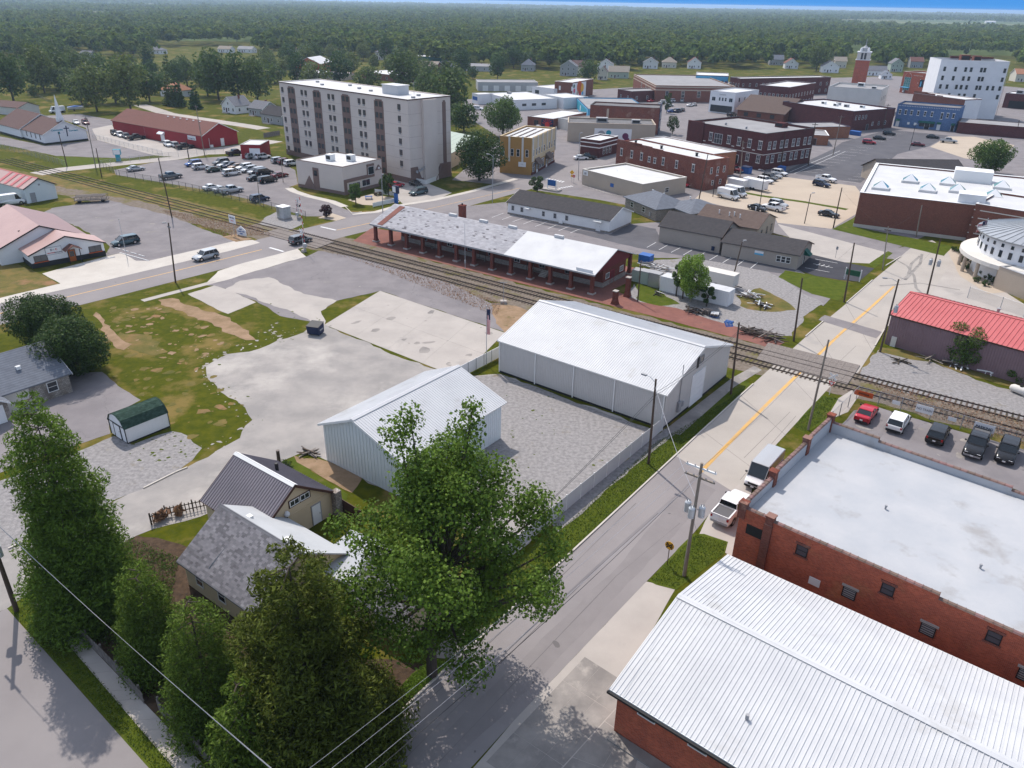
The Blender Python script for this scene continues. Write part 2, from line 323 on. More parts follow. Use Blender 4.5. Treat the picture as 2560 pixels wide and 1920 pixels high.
mat('rail_steel', (0.055, 0.042, 0.038), 0.55, (0.09, 0.07, 0.06), 1.0, metal=0.4); mat('tie_wood', (0.105, 0.085, 0.07), 0.95, (0.07, 0.055, 0.045), 1.0, obj_rand=0.3)
mat('clay_coping', (0.2, 0.125, 0.105), 0.7, (0.15, 0.09, 0.08), 1.2, obj_rand=0.2)
mat('seam', (0.14, 0.13, 0.13), 0.9); mat('lane_wear', (0.205, 0.188, 0.188), 0.9, (0.225, 0.207, 0.206), 0.5, bump=0.2, bscale=25); mat('wire_light', (0.3, 0.3, 0.32), 0.5); mat('wire_dark', (0.03, 0.03, 0.032), 0.6)  # seam: dark tone for joints, road patches and painted wire shadows
mat('chain_link', (0.3, 0.31, 0.32), 0.5, alpha=0.2)
# foliage
def leafm(name, c, tr=0.3, isl=0.35, ob=0.0): return mat(name, c, 0.6, island=isl, obj_rand=ob, trans=tr, spec=0.12)
leafm('leaf_far', (0.085, 0.125, 0.036), 0.34, 0.42, 0.34)
leafm('leaf_big', (0.115, 0.185, 0.028), 0.42, 0.5); leafm('leaf_dark', (0.05, 0.085, 0.022), 0.3, 0.5); leafm('leaf_cypress', (0.125, 0.2, 0.028), 0.42, 0.4)
leafm('leaf_cedar', (0.11, 0.17, 0.026), 0.38, 0.45); leafm('leaf_pine', (0.105, 0.13, 0.022), 0.38, 0.5); leafm('leaf_bright', (0.19, 0.29, 0.045), 0.42, 0.4); leafm('leaf_purple', (0.045, 0.015, 0.02), 0.2, 0.5)
leafm('leaf_shrub', (0.085, 0.14, 0.03), 0.36, 0.5); leafm('straw', (0.36, 0.22, 0.14), 0.2, 0.3); leafm('blade', (0.085, 0.13, 0.022), 0.3, 0.45); leafm('rust_leaf', (0.26, 0.1, 0.06), 0.2, 0.5)
mat('bark', (0.1, 0.08, 0.065), 0.95, (0.065, 0.052, 0.042), 2.0, bump=0.6, bscale=6, stretch=(3, 3, 0.6)); mat('bark_pale', (0.3, 0.28, 0.25), 0.9, (0.17, 0.15, 0.13), 1.5, bump=0.4)
# ------------------------------------------------------------------ ground sheets
_SC = 0
def sheet(name, px, layer, m, jitter=0.0, step=1.2, parent=None, kind='structure', label=None, pts=None, seed=1):
 """flat sheet on the ground from an outline; layers lie 4 mm above each other"""
 P = pts or [G(x, y) for x, y in px]
 r = random.Random(seed * 31 + len(P)); out = []
 if jitter:
  n = len(P)
  for i in range(n):
   a, b = P[i], P[(i + 1) % n]; d = b - a; k = max(1, min(60, int(d.length / step))); nr = Vector((-d.y, d.x, 0)).normalized()
   off = 0.0
   for j in range(k):
    out.append(a + d * (j / k) + nr * off); off = 0.55 * off + r.uniform(-1, 1) * jitter
 else: out = P
 global _SC; _SC += 1
 z = 0.004 * layer + 2.2e-5 * (_SC % 170)
 bm = bmesh.new(); vs_ = [bm.verts.new((p.x, p.y, z)) for p in out]
 try:
  f = bm.faces.new(vs_); bmesh.ops.triangulate(bm, faces=[f])
 except Exception: pass
 bmesh.ops.recalc_face_normals(bm, faces=bm.faces)
 for f in bm.faces:
  if f.normal.z < 0: f.normal_flip()
 me = bpy.data.meshes.new(name); bm.to_mesh(me); bm.free(); me.materials.append(M[m])
 o = put(name, me, parent)
 if parent is None: tag(o, label, None, None, kind)
 return o
def strip(pts, w):
 """outline of a band of width w along ground points"""
 L_, R_ = [], []
 for i, p in enumerate(pts):
  a = pts[max(0, i - 1)]; b = pts[min(len(pts) - 1, i + 1)]; d = (b - a); d.z = 0; d.normalize(); n = Vector((-d.y, d.x, 0)) * (w / 2)
  L_.append(p + n); R_.append(p - n)
 return L_ + R_[::-1]
def band(name, px, w, layer, m, **k): return sheet(name, None, layer, m, pts=strip([G(x, y) for x, y in px], w), **k)
def flecks(name, polys, n, s0, s1, layer, m, seed, label, cat='ground'):
 """scattered ragged patches lying on the ground, one mass"""
 r = random.Random(seed); mb = MB(); k = 0
 W = [[(g.x, g.y) for g in (G(*p) for p in q)] for q in polys]
 for w in W:
  x0, x1 = min(p[0] for p in w), max(p[0] for p in w); y0, y1 = min(p[1] for p in w), max(p[1] for p in w)
  for _ in range(n // len(W)):
   x, y = r.uniform(x0, x1), r.uniform(y0, y1)
   c = False
   for i in range(len(w)):
    (a0, b0), (a1, b1) = w[i], w[(i + 1) % len(w)]
    if (b0 > y) != (b1 > y) and x < (a1 - a0) * (y - b0) / (b1 - b0) + a0: c = not c
   if not c: continue
   s_ = s0 + (s1 - s0) * r.random() ** 2.5; q = r.uniform(.4, 1); t0 = r.uniform(0, 3.14); k += 1; pts = []
   for i in range(9):
    t = 2 * math.pi * i / 9; rr = s_ * r.uniform(.55, 1.1); u, v = rr * math.cos(t), rr * q * math.sin(t); pts.append((x + u * math.cos(t0) - v * math.sin(t0), y + u * math.sin(t0) + v * math.cos(t0), .004 * layer + 1e-5 * (k % 300)))
   mb.poly(pts)
 return tag(mb.build(name, M[m]), label, cat, None, 'stuff')
def kerb(px, w=0.16, h=0.13, m='pale_concrete', pts=None, name='kerb', parent=None, seg=3.0):
 P = pts or [G(x, y) for x, y in px]
 mb = MB(); r = random.Random(len(P))
 for a, b in zip(P, P[1:]):
  d = b - a; n = max(1, int(d.length / seg)); t = d.normalized(); nr = Vector((-t.y, t.x, 0)) * w
  for i in range(n):
   p = a + d * (i / n) + t * 0.008; q = a + d * ((i + 1) / n) - t * 0.008; hh = h * r.uniform(0.9, 1.05)
   mb.prism([p, q, q + nr, p + nr], 0.0, hh)
 o = mb.build(name, M[m], parent)
 if parent is None: tag(o, kind='structure')
 return o
def slabs(name, quad, nu, nv, layer, m, gap=0.02, parent=None, jit=0.0):
 """a paved area cast in separate slabs: each slab an object of its own"""
 a, b, c, d = [G(*p) if not isinstance(p, Vector) else p for p in quad]
 root = parent
 if root is None:
  root = thing(name, (0, 0, 0)); root['kind'] = 'structure'
 r = random.Random(nu * 7 + nv)
 lerp = lambda u, v: (a * (1 - u) + b * u) * (1 - v) + (d * (1 - u) + c * u) * v
 for i in range(nu):
  for j in range(nv):
   p = [lerp((i) / nu, j / nv), lerp((i + 1) / nu, j / nv), lerp((i + 1) / nu, (j + 1) / nv), lerp(i / nu, (j + 1) / nv)]
   ce = sum(p, Vector()) / 4
   p = [q + (ce - q).normalized() * gap for q in p]
   z = 0.004 * layer + r.uniform(0, jit)
   MB().prism([q - ce for q in p], -0.1, 0.0).build('slab', M[m], root, (ce.x, ce.y, z))
 return root
def lines_px(segs, w, layer, m='paint_white', parent=None):
 for a, b in segs:
  pts = strip([G(*a), G(*b)], w)
  sheet('painted_line', None, layer, m, pts=pts, parent=parent) if parent else tag(sheet('painted_line', None, layer, m, pts=pts), kind='structure')
# ------------------------------------------------------------------ ribbed sheets
def rib_mesh(w, l, rib=0.3, h=0.035, m=None, t=0.02):
 """sheet of width w (x) and length l (y) with standing ribs, lying in xy"""
 mb = MB(); n = max(1, round(w / rib)); s = w / n
 mb.box(0, w, 0, l, -t, 0)
 for i in range(n):
  x = (i + 0.5) * s
  mb.hull2([(x - 0.035, 0, 0), (x + 0.035, 0, 0), (x + 0.018, 0, h), (x - 0.018, 0, h)], [(x - 0.035, l, 0), (x + 0.035, l, 0), (x + 0.018, l, h), (x - 0.018, l, h)])
 return mb.mesh('panel', [m])
BL = []
class Bld:
 """building: front wall from A (left) to B (right) as seen, depth behind it.  Local frame: x along the front, y into the depth"""
 def __init__(s, name, label, A, B, depth, z=0.0, cat='building', group=None, he=3.0, ground=None):
  a = G(*A, z) if not isinstance(A, Vector) else A; b = G(*B, z) if not isinstance(B, Vector) else B
  d = b - a; s.L = math.hypot(d.x, d.y); s.rz = math.atan2(d.y, d.x)
  s.o = Vector((a.x, a.y, 0)); n = Vector((-math.sin(s.rz), math.cos(s.rz), 0))
  if isinstance(depth, (tuple,)):
   c = G(*depth, z); depth = (c - a).dot(n)
  s.W = depth; s.he = he
  s.root = thing(name, (a.x, a.y, 0), s.rz, label, cat, group); s.n = n; BL.append(s)
 def loc(s, p):
  """world point -> local"""
  v = Vector(p) - s.o; c, q = math.cos(-s.rz), math.sin(-s.rz)
  return Vector((v.x * c - v.y * q, v.x * q + v.y * c, v.z))
 def pos(s, side, u, z, out=0.0):
  return {'front': ((u, -out, z), 0.0), 'right': ((s.L + out, u, z), math.pi / 2), 'left': ((-out, u, z), -math.pi / 2), 'back': ((u, s.W + out, z), math.pi)}[side]
 def side(s, side, mesh, name, u, z, out=0.0, parent=None):
  p, r = s.pos(side, u, z, out); return put(name, mesh, parent or s.root, p, (0, 0, r))
 def add(s, mb, name, m, parent=None, **k): return mb.build(name, M[m] if isinstance(m, str) else [M[x] for x in m], parent or s.root, **k)
 def walls(s, m, h=None, base=None, x0=0, x1=None, y0=0, y1=None):
  x1 = s.L if x1 is None else x1; y1 = s.W if y1 is None else y1
  o = s.add(MB().box(x0, x1, y0, y1, -0.05, h or s.he), 'wall', m)
  if base: s.add(MB().box(x0 - 0.05, x1 + 0.05, y0 - 0.05, y1 + 0.05, -0.05, base[0]), 'plinth', base[1])
  return o
 def flat(s, wall, roof, h=None, par=0.5, cop='trim_grey', t=0.3, base=None, copw=0.06, steps=None, copseg=None):
  """flat roof behind parapets with a coping"""
  h = h or s.he; L, W = s.L, s.W
  s.walls(wall, h - par, base)
  s.add(MB().box(t, L - t, t, W - t, h - par, h - par + 0.06), 'roof', roof)
  pm = MB()
  pm.box(0, L, 0, t, h - par, h - 0.08).box(0, L, W - t, W, h - par, h - 0.08).box(0, t, t, W - t, h - par, h - 0.08).box(L - t, L, t, W - t, h - par, h - 0.08)
  s.add(pm, 'parapet', wall)
  c = copw; cm = MB()
  cm.box(-c, L + c, -c, t + c, h - 0.08, h).box(-c, L + c, W - t - c, W + c, h - 0.08, h).box(-c, t + c, t + c, W - t - c, h - 0.08, h).box(L - t - c, L + c, t + c, W - t - c, h - 0.08, h)
  s.add(cm, 'coping', cop)
 def gable(s, wall, roof, he, hr, axis='x', ov=0.4, t=0.14, base=None, fascia=None, x0=0, x1=None, y0=0, y1=None, ridge=0.5, name='roof', walls=True, cap=None):
  x1 = s.L if x1 is None else x1; y1 = s.W if y1 is None else y1
  W = (y1 - y0) if axis == 'x' else (x1 - x0)
  rm = W * ridge
  prof = [(0, -0.05), (W, -0.05), (W, he), (rm, hr), (0, he)]
  if axis == 'x': tr = lambda a, d, z: (d, y0 + a, z); d0, d1 = x0, x1
  else: tr = lambda a, d, z: (x0 + a, d, z); d0, d1 = y0, y1
  if walls:
   s.add(MB().hull2([tr(a, d0, z) for a, z in prof], [tr(a, d1, z) for a, z in prof]), 'wall', wall)
   if base: s.add(MB().box(x0 - 0.05, x1 + 0.05, y0 - 0.05, y1 + 0.05, -0.05, base[0]), 'plinth', base[1])
  out = []
  for k, (w, sg) in enumerate(((rm, -1), (W - rm, 1))):
   sl = (hr - he) / w; e = ov
   pa = (rm, hr + 0.02); pb = (rm + sg * (w + e), he - sl * e + 0.02)
   q = [tr(pa[0], d0 - ov, pa[1]), tr(pb[0], d0 - ov, pb[1]), tr(pb[0], d0 - ov, pb[1] + t), tr(pa[0], d0 - ov, pa[1] + t)]
   r = [tr(pa[0], d1 + ov, pa[1]), tr(pb[0], d1 + ov, pb[1]), tr(pb[0], d1 + ov, pb[1] + t), tr(pa[0], d1 + ov, pa[1] + t)]
   out.append(s.add(MB().hull2(q, r), name, roof))
   if fascia:
    for dd, s2 in ((d0 - ov, -1), (d1 + ov, 1)):
     k4 = [(pa[0], pa[1] - 0.1), (pb[0], pb[1] - 0.1), (pb[0], pb[1] + t - 0.02), (pa[0], pa[1] + t - 0.02)]
     s.add(MB().hull2([tr(a_, dd, z_) for a_, z_ in k4], [tr(a_, dd + s2 * 0.05, z_) for a_, z_ in k4]), 'fascia', fascia, out[-1])
  if cap:
   c = MB(); w = 0.22
   for sg in (-1, 1):
    sl = (hr - he) / rm
    c.hull2([tr(rm, d0 - ov - 0.01, hr + t + 0.03), tr(rm + sg * w, d0 - ov - 0.01, hr + t + 0.03 - sl * w), tr(rm + sg * w, d0 - ov - 0.01, hr + t + 0.07 - sl * w), tr(rm, d0 - ov - 0.01, hr + t + 0.08)],
      [tr(rm, d1 + ov + 0.01, hr + t + 0.03), tr(rm + sg * w, d1 + ov + 0.01, hr + t + 0.03 - sl * w), tr(rm + sg * w, d1 + ov + 0.01, hr + t + 0.07 - sl * w), tr(rm, d1 + ov + 0.01, hr + t + 0.08)])
   s.add(c, 'ridge_cap', cap, out[0])
  return out
 def rib_roof(s, m, he, hr, axis='x', ov=0.3, pw=0.9, rib=0.3, cap=None, fascia=None, h=0.035, ridge=0.5):
  """gable roof of separate ribbed metal panels"""
  W = s.W if axis == 'x' else s.L; LL = (s.L if axis == 'x' else s.W) + 2 * ov
  n = max(1, round(LL / pw)); w = LL / n; hw = W * ridge
  for k in (0, 1):
   hw_ = hw if k == 0 else W - hw
   an = math.atan2(hr - he, hw_); ln = hw_ / math.cos(an) + ov
   r = s.add(MB().box(-0.01, LL + 0.01, 0.0, ln - 0.02, -0.12, -0.03), 'roof', m)
   me = rib_mesh(w - 0.004, ln, rib, h, M[m])
   e = math.sin(an) * ov
   # front slope rises towards +y ; back slope is the same turned by 180 degrees
   zc = he - e + 0.12
   if axis == 'x':
    r.location = (-ov, -math.cos(an) * ov, zc) if k == 0 else (s.L + ov, s.W + math.cos(an) * ov, zc)
    r.rotation_euler = (an, 0, 0 if k == 0 else math.pi)
   else:
    r.location = (s.L + math.cos(an) * ov, -ov, zc) if k == 0 else (-math.cos(an) * ov, s.W + ov, zc)
    r.rotation_euler = (an, 0, math.pi / 2 if k == 0 else -math.pi / 2)
   for i in range(n): put('roof_panel', me, r, (i * w, 0, 0))
   if fascia:
    s.add(MB().box(-0.04, 0.0, 0, ln, -0.22, 0.02).box(LL, LL + 0.04, 0, ln, -0.22, 0.02).box(-0.04, LL + 0.04, -0.05, -0.002, -0.2, 0.0), 'fascia', fascia, r)
   if cap and k == 0: s.add(MB().box(-0.02, LL + 0.02, ln - 0.28, ln + 0.02, 0.04, 0.08), 'ridge_cap', cap, r)
   if cap and k == 1: s.add(MB().box(-0.02, LL + 0.02, ln - 0.28, ln + 0.015, 0.042, 0.082), 'ridge_cap', cap, r)
 def rib_wall(s, side, m, u0, u1, z0, z1, pw=1.0, rib=0.33, out=0.03, h=0.03):
  n = max(1, round((u1 - u0) / pw)); w = (u1 - u0) / n
  me = rib_mesh(w - 0.003, z1 - z0, rib, h, M[m])
  for i in range(n):
   u = u0 + i * w
   if side == 'front': l, r = (u, -out, z0), (math.pi / 2, 0, 0)
   elif side == 'right': l, r = (s.L + out, u, z0), (math.pi / 2, 0, math.pi / 2)
   elif side == 'left': l, r = (-out, u + w, z0), (math.pi / 2, 0, -math.pi / 2)
   else: l, r = (u + w, s.W + out, z0), (math.pi / 2, 0, math.pi)
   put('wall_panel', me, s.root, l, r)
 def win(s, side, u, z, w=1.0, h=1.4, fr='trim_white', gl='glass', nx=1, nz=2, sill=None, head=None, dep=0.06, parent=None):
  key = ('win', round(w, 2), round(h, 2), fr, gl, nx, nz, dep)
  def mk():
   a = MB(); t = 0.07
   a.box(-w/2, -w/2 + t, -dep, 0.02, 0, h).box(w/2 - t, w/2, -dep, 0.02, 0, h).box(-w/2 + t, w/2 - t, -dep, 0.02, 0, t).box(-w/2 + t, w/2 - t, -dep, 0.02, h - t, h)
   for i in range(1, nx): x = -w/2 + w * i / nx; a.box(x - 0.025, x + 0.025, -dep * 0.8, 0.02, t, h - t)
   for j in range(1, nz): q = h * j / nz; a.box(-w/2 + t, w/2 - t, -dep * 0.75, 0.02, q - 0.025, q + 0.025)
   return a.mesh('window', [M[fr]]), MB().box(-w/2 + t, w/2 - t, -dep * 0.4, 0.015, t, h - t).mesh('pane', [M[gl]])
  fm, pm = cached(key, mk)
  o = s.side(side, fm, 'window', u, z, 0.004, parent); put('pane', pm, o)
  if sill: put('sill', cached(('sill', round(w, 2), sill), lambda: MB().box(-w/2 - 0.12, w/2 + 0.12, -0.12, 0.01, -0.14, -0.004).mesh('sill', [M[sill]])), o)
  if head: put('lintel', cached(('head', round(w, 2), round(h, 2), head), lambda: MB().box(-w/2 - 0.12, w/2 + 0.12, -0.09, 0.01, h + 0.004, h + 0.2).mesh('lintel', [M[head]])), o)
  return o
 def wins(s, side, us, z, *a, **k):
  for u in us: s.win(side, u, z, *a, **k)
 def door(s, side, u, z=0.02, w=1.0, h=2.1, m='trim_white', fr='trim_grey', glass=None, name='door'):
  def mk():
   a = MB().box(-w/2, w/2, -0.05, 0.02, 0, h)
   b = MB().box(-w/2 - 0.09, -w/2 - 0.003, -0.08, 0.02, 0, h + 0.09).box(w/2 + 0.003, w/2 + 0.09, -0.08, 0.02, 0, h + 0.09).box(-w/2 - 0.003, w/2 + 0.003, -0.08, 0.02, h + 0.004, h + 0.09)
   return a.mesh('door', [M[m]]), b.mesh('door_frame', [M[fr]])
  dm, fm = cached(('door', w, h, m, fr), mk)
  o = s.side(side, dm, name, u, z, 0.004); put('door_frame', fm, o)
  if w < 1.6: put('handle', cached('handle', lambda: MB().box(-0.02, 0.02, -0.1, -0.05, -0.07, 0.07).mesh('handle', [M['chrome']])), o, (w * 0.36, 0, 1.0))
  if glass: put('pane', cached(('dg', w, h, glass), lambda: MB().box(-w * 0.36, w * 0.36, -0.062, -0.04, h * 0.42, h * 0.9).mesh('pane', [M[glass]])), o)
  return o
 def panel(s, side, u, z, w, h, m, name='sign_board', out=0.0, t=0.06, parent=None):
  me = MB().box(-w/2, w/2, -t, 0.0, 0, h).mesh(name, [M[m]]); return s.side(side, me, name, u, z, 0.004 + out, parent)
 def text(s, side, u, z, txt, size, m, out=0.07, parent=None, name='lettering', bold=0.0):
  o = text_obj(txt, size, M[m], name, bold); p, r = s.pos(side, u, z, out); o.parent = parent or s.root; o.location = p; o.rotation_euler = (math.pi / 2, 0, r); return o
 def unit(s, x, y, z, w=1.6, d=1.4, h=1.1, m='trim_grey', name='rooftop_unit'):
  o = s.add(MB().box(-w/2, w/2, -d/2, d/2, 0, h).box(-w/2 - 0.04, w/2 + 0.04, -d/2 - 0.04, d/2 + 0.04, h + 0.002, h + 0.07), name, m, loc=(x, y, z))
  s.add(MB().box(-w * 0.4, w * 0.4, -d/2 - 0.03, -d/2 - 0.003, h * 0.25, h * 0.85), 'grille', 'trim_black', o); return o
 def vent(s, x, y, z, r=0.12, h=0.5, m='trim_grey'):
  return s.add(MB().cyl((0, 0, 0), (0, 0, h), r, r, 8).cyl((0, 0, h + 0.002), (0, 0, h + 0.1), r * 1.6, r * 1.3, 8), 'roof_vent', m, loc=(x, y, z))
 def hip(s, wall, roof, he, hr, ov=0.5, x0=0, x1=None, y0=0, y1=None, walls=True):
  x1 = s.L if x1 is None else x1; y1 = s.W if y1 is None else y1
  if walls: s.walls(wall, he, None, x0, x1, y0, y1)
  X0, X1, Y0, Y1 = x0 - ov, x1 + ov, y0 - ov, y1 + ov; w, l = Y1 - Y0, X1 - X0
  m = MB()
  if l >= w: r0, r1 = (X0 + w/2, (Y0 + Y1)/2, hr), (X1 - w/2, (Y0 + Y1)/2, hr); q = [((X0, Y0), (X1, Y0), r1, r0), ((X1, Y1), (X0, Y1), r0, r1), ((X1, Y0), (X1, Y1), r1), ((X0, Y1), (X0, Y0), r0)]
  else: r0, r1 = ((X0 + X1)/2, Y0 + l/2, hr), ((X0 + X1)/2, Y1 - l/2, hr); q = [((X1, Y0), (X1, Y1), r1, r0), ((X0, Y1), (X0, Y0), r0, r1), ((X0, Y0), (X1, Y0), r0), ((X1, Y1), (X0, Y1), r1)]
  for f in q: m.poly([(*p, he + 0.01) if len(p) == 2 else p for p in f])
  m.prism([(X0, Y0), (X1, Y0), (X1, Y1), (X0, Y1)], he - 0.14, he + 0.008)
  return s.add(m, 'roof', roof)
def text_obj(txt, size, m, name='lettering', bold=0.0, align='CENTER', extrude=0.012):
 cu = bpy.data.curves.new(name, 'FONT'); cu.body = txt; cu.size = size; cu.extrude = extrude; cu.align_x = align; cu.offset = bold
 t = bpy.data.objects.new('tmp', cu); me = bpy.data.meshes.new_from_object(t); me.name = name
 bpy.data.objects.remove(t); bpy.data.curves.remove(cu)
 me.materials.clear(); me.materials.append(m)
 return put(name, me)
def tabs(parent, name, m, o, ux, uy, lx, ly, tw, th, lift=0.012, miss=None, jit=0.15, seed=3, t=0.01):
 """roof tabs laid course by course on the plane o + ux*x + uy*y (ux along the eave, uy up the slope); one mesh of many separate pieces"""
 r = random.Random(seed); n = ux.cross(uy).normalized(); V, Fc, mi = [], [], []
 rows = int(ly / th)
 for j in range(rows):
  x = -tw * (0.5 if j % 2 else 0.0)
  while x < lx:
   a, b = max(0, x), min(lx, x + tw - 0.012)
   if b - a > 0.03:
    y0, y1 = j * th, (j + 1) * th + th * 0.25
    z0 = lift * (1.3 + r.uniform(-jit, jit)); z1 = lift * 0.25; i = len(V)
    bad = miss and r.random() < miss
    for xx, yy, zz in ((a, y0, z0), (b, y0, z0), (b, y1, z1), (a, y1, z1), (a, y0, z0 - t), (b, y0, z0 - t)):
     V.append(tuple(o + ux * xx + uy * yy + n * (zz - (lift * 0.6 if bad else 0))))
    Fc += [(i, i+1, i+2, i+3), (i+4, i+5, i+1, i)]; mi += [1 if bad else 0] * 2
   x += tw
 me = bpy.data.meshes.new(name); me.from_pydata(V, [], Fc)
 for q in (m if isinstance(m, (list, tuple)) else [m]): me.materials.append(M[q])
 me.polygons.foreach_set('material_index', mi); me.update()
 o_ = put(name, me, parent); o_['kind'] = 'stuff'; return o_
_NL = {}
def near_label(what, p):
 """name a thing by the labelled building it stands beside"""
 a = proj(p); best = None
 for b in BL:
  c = b.o + Vector((math.cos(b.rz), math.sin(b.rz), 0)) * (b.L / 2) + b.n * (b.W / 2); d = (Vector((p.x, p.y, 0)) - c).length - (b.L + b.W) * .2
  if best is None or d < best[0]: best = (d, b, proj(c))
 w = best[1].root['label'].split()
 while len(w) > 9 or w[-1] in ('with', 'and', 'in', 'by', 'the', 'of', 'behind', 'beside', 'a', 'at', 'above', 'on', 'left', 'right', 'front', 'its', 'from', 'under', 'near', 'beyond', 'among', 'to', 'white', 'brown', 'grey', 'wide', 'between', 'dark', 'tan', 'low', 'far', 'long'): w.pop()
 dx, dy = a[0] - best[2][0], a[1] - best[2][1]
 r_ = 'left of' if dx < -abs(dy) * 1.5 else 'right of' if dx > abs(dy) * 1.5 else 'behind' if dy < 0 else 'in front of'
 l = '%s %s the %s' % (what, r_, ' '.join(w)); k = _NL[l] = _NL.get(l, 0) + 1
 return l if k == 1 else '%s %s' % (['', '', 'another', 'a third', 'a fourth', 'a fifth'][k] if k < 6 else 'a sixth' if k == 6 else 'a seventh', l)
# ------------------------------------------------------------------ the ground
def world_sheet(name, pts, z, m):
 o = MB().poly([(x, y, z) for x, y in pts]).build(name, M[m]); return tag(o, kind='structure')
world_sheet('ground', [(-9500, -150), (9500, -150), (9500, 13500), (-9500, 13500)], -0.05, 'farmland')
world_sheet('town_ground', [(-420, -20), (480, -20), (700, 900), (-640, 900)], -0.01, 'grass')
S = sheet
S('gravel_lot', [(440,1185),(520,1143),(600,1095),(631,1050),(613,1019),(560,985),(521,949),(515,914),(570,885),(648,872),(694,851),(740,838),(800,808),(1060,915),(1150,945),(1249,935),(1640,1078),(1378,1308),(1300,1375),(1180,1330),(905,1195),(819,1152),(760,1128),(735,1140),(690,1165),(640,1180),(600,1240),(500,1292),(385,1322)], 1, 'gravel', 0.35)
S('storage_yard', [(1250,935),(1640,1080),(1380,1308),(1150,1160),(1060,960),(1150,945)], 2, 'grey_gravel', 0.2)
S('alley', [(-80,1415),(20,1372),(115,1330),(360,1222),(440,1182),(520,1143),(600,1098),(660,1120),(640,1180),(600,1240),(500,1292),(385,1322),(300,1360),(180,1420),(95,1470),(20,1520),(-80,1570)], 3, 'gravel', 0.2)
S('gravel_parking', [(-80,1232),(0,1202),(80,1168),(285,1090),(330,1112),(430,1078),(470,1090),(505,1120),(460,1165),(440,1182),(360,1222),(115,1330),(20,1372),(-80,1415)], 1, 'grey_gravel', 0.25)
S('driveway', [(-80,1215),(0,1182),(77,1152),(276,1084),(272,1040),(352,1000),(295,965),(255,930),(170,930),(-80,1010)], 2, 'asphalt', 0.1)
S('main_street', [(-120,786),(0,759),(289,694),(579,625),(640,600),(866,546),(1180,479),(1296,452),(1345,440),(1460,405),(1560,380),(1570,392),(1450,432),(1455,462),(1330,472),(1180,513),(860,592),(640,650),(579,667),(289,741),(0,812),(-120,841)], 3, 'road_asphalt')
S('side_street', [(1400,440),(1455,466),(1530,487),(1640,497),(1944,557),(2060,586),(2212,628),(2330,600),(2250,650),(2160,640),(2030,607),(1930,582),(1640,527),(1500,500),(1330,474)], 2, 'asphalt')
S('pavement', [(-60,760),(0,745),(151,709),(105,684),(265,641),(305,632),(340,652),(372,652),(585,603),(632,600),(650,607),(579,626),(289,695),(0,759),(-60,773)], 4, 'pale_concrete', 0.05)
S('parking_lot', [(305,632),(265,640),(270,612),(205,573),(110,530),(130,520),(270,500),(430,540),(500,570),(560,592),(585,604),(372,652),(340,652)], 2, 'asphalt', 0.25)
band('railway_bed', [(-160,420),(0,443),(400,518),(690,586),(850,614),(1280,735),(1900,900),(2150,958),(2560,1062),(2760,1120)], 9.5, 1, 'ballast', jitter=0.5)
band('railway_verge', [(-160,408),(0,428),(400,500),(640,560)], 7.0, 2, 'dry_grass', jitter=0.5)
S('vacant_lot', [(500,712),(640,677),(764,642),(796,627),(900,645),(1132,711),(1227,758),(1240,800),(1262,830),(950,727),(842,752),(802,778),(811,812),(700,790),(640,752),(535,714)], 3, 'asphalt', 0.15)
slabs('concrete_lot', [(950,727),(1262,832),(1149,945),(811,812)], 4, 2, 5, 'concrete', 0.015)
S('concrete_patch', [(600,702),(672,693),(760,735),(842,752),(802,778),(811,812),(700,770),(640,745),(560,725)], 4, 'concrete', 0.3)
S('concrete_apron', [(545,678),(600,660),(744,622),(765,642),(640,677),(560,702),(510,712)], 4, 'pale_concrete', 0.15)
S('concrete_pad', [(469,735),(535,714),(580,728),(640,756),(570,785),(520,762)], 4, 'concrete', 0.12)
band('footpath', [(356,752),(538,704)], 1.3, 4, 'concrete', jitter=0.04)
S('dirt_track', [(395,750),(430,745),(480,765),(560,790),(600,815),(640,850),(600,845),(530,808),(470,790)], 3, 'dirt', 0.5)
S('dirt_patch', [(240,780),(262,800),(290,835),(330,860),(310,875),(270,850),(250,825)], 3, 'dirt', 0.5)
S('dirt_patch', [(300,830),(380,850),(420,880),(380,890),(320,870)], 2, 'dry_grass', 0.7)
S('lawn', [(0,752),(150,712),(105,686),(0,640),(-60,640),(-60,768)], 2, 'dry_grass', 0.1)
S('platform', [(883,602),(1280,703),(1600,782),(1900,862),(1930,874),(1962,856),(1905,835),(1780,800),(1690,770),(1600,755),(1560,735),(1530,725),(1600,690),(1590,670),(1480,650),(930,570)], 4, 'brick_paving', 0.06)
S('storage_gravel', [(1600,690),(1640,650),(1760,640),(1900,662),(2010,735),(2060,760),(2010,800),(1980,840),(1900,836),(1700,790),(1560,740)], 3, 'grey_gravel', 0.4)
S('weed_patch', [(1590,700),(1620,690),(1660,735),(1700,760),(1650,765),(1590,745)], 5, 'lawn', 0.4)
S('weed_patch', [(1840,740),(1900,720),(1960,750),(1990,775),(1930,780),(1850,765)], 5, 'dry_grass', 0.5)
S('back_lot', [(1050,522),(1180,514),(1268,505),(1270,530),(1521,580),(1575,560),(1650,555),(1652,600),(1991,671),(2040,700),(2085,735),(2058,765),(1915,690),(1770,645),(1640,645),(1545,625)], 2, 'asphalt', 0.1)
S('back_lot_patch', [(1290,545),(1521,588),(1575,560),(1640,572),(1650,602),(1990,676),(1985,690),(1640,628),(1560,612)], 3, 'dark_asphalt', 0.2)
lines_px([((1180+a/5.53, 380+b/5.53), (1180+c/5.53, 380+d/5.53)) for a, b, c, d in ((275,905,440,845),(415,935,580,875),(560,965,735,905),(710,995,885,930),(875,1030,1040,965),(1050,1060,1195,995),(1195,1090,1350,1025),(1360,1120,1510,1055))], 0.12, 5)
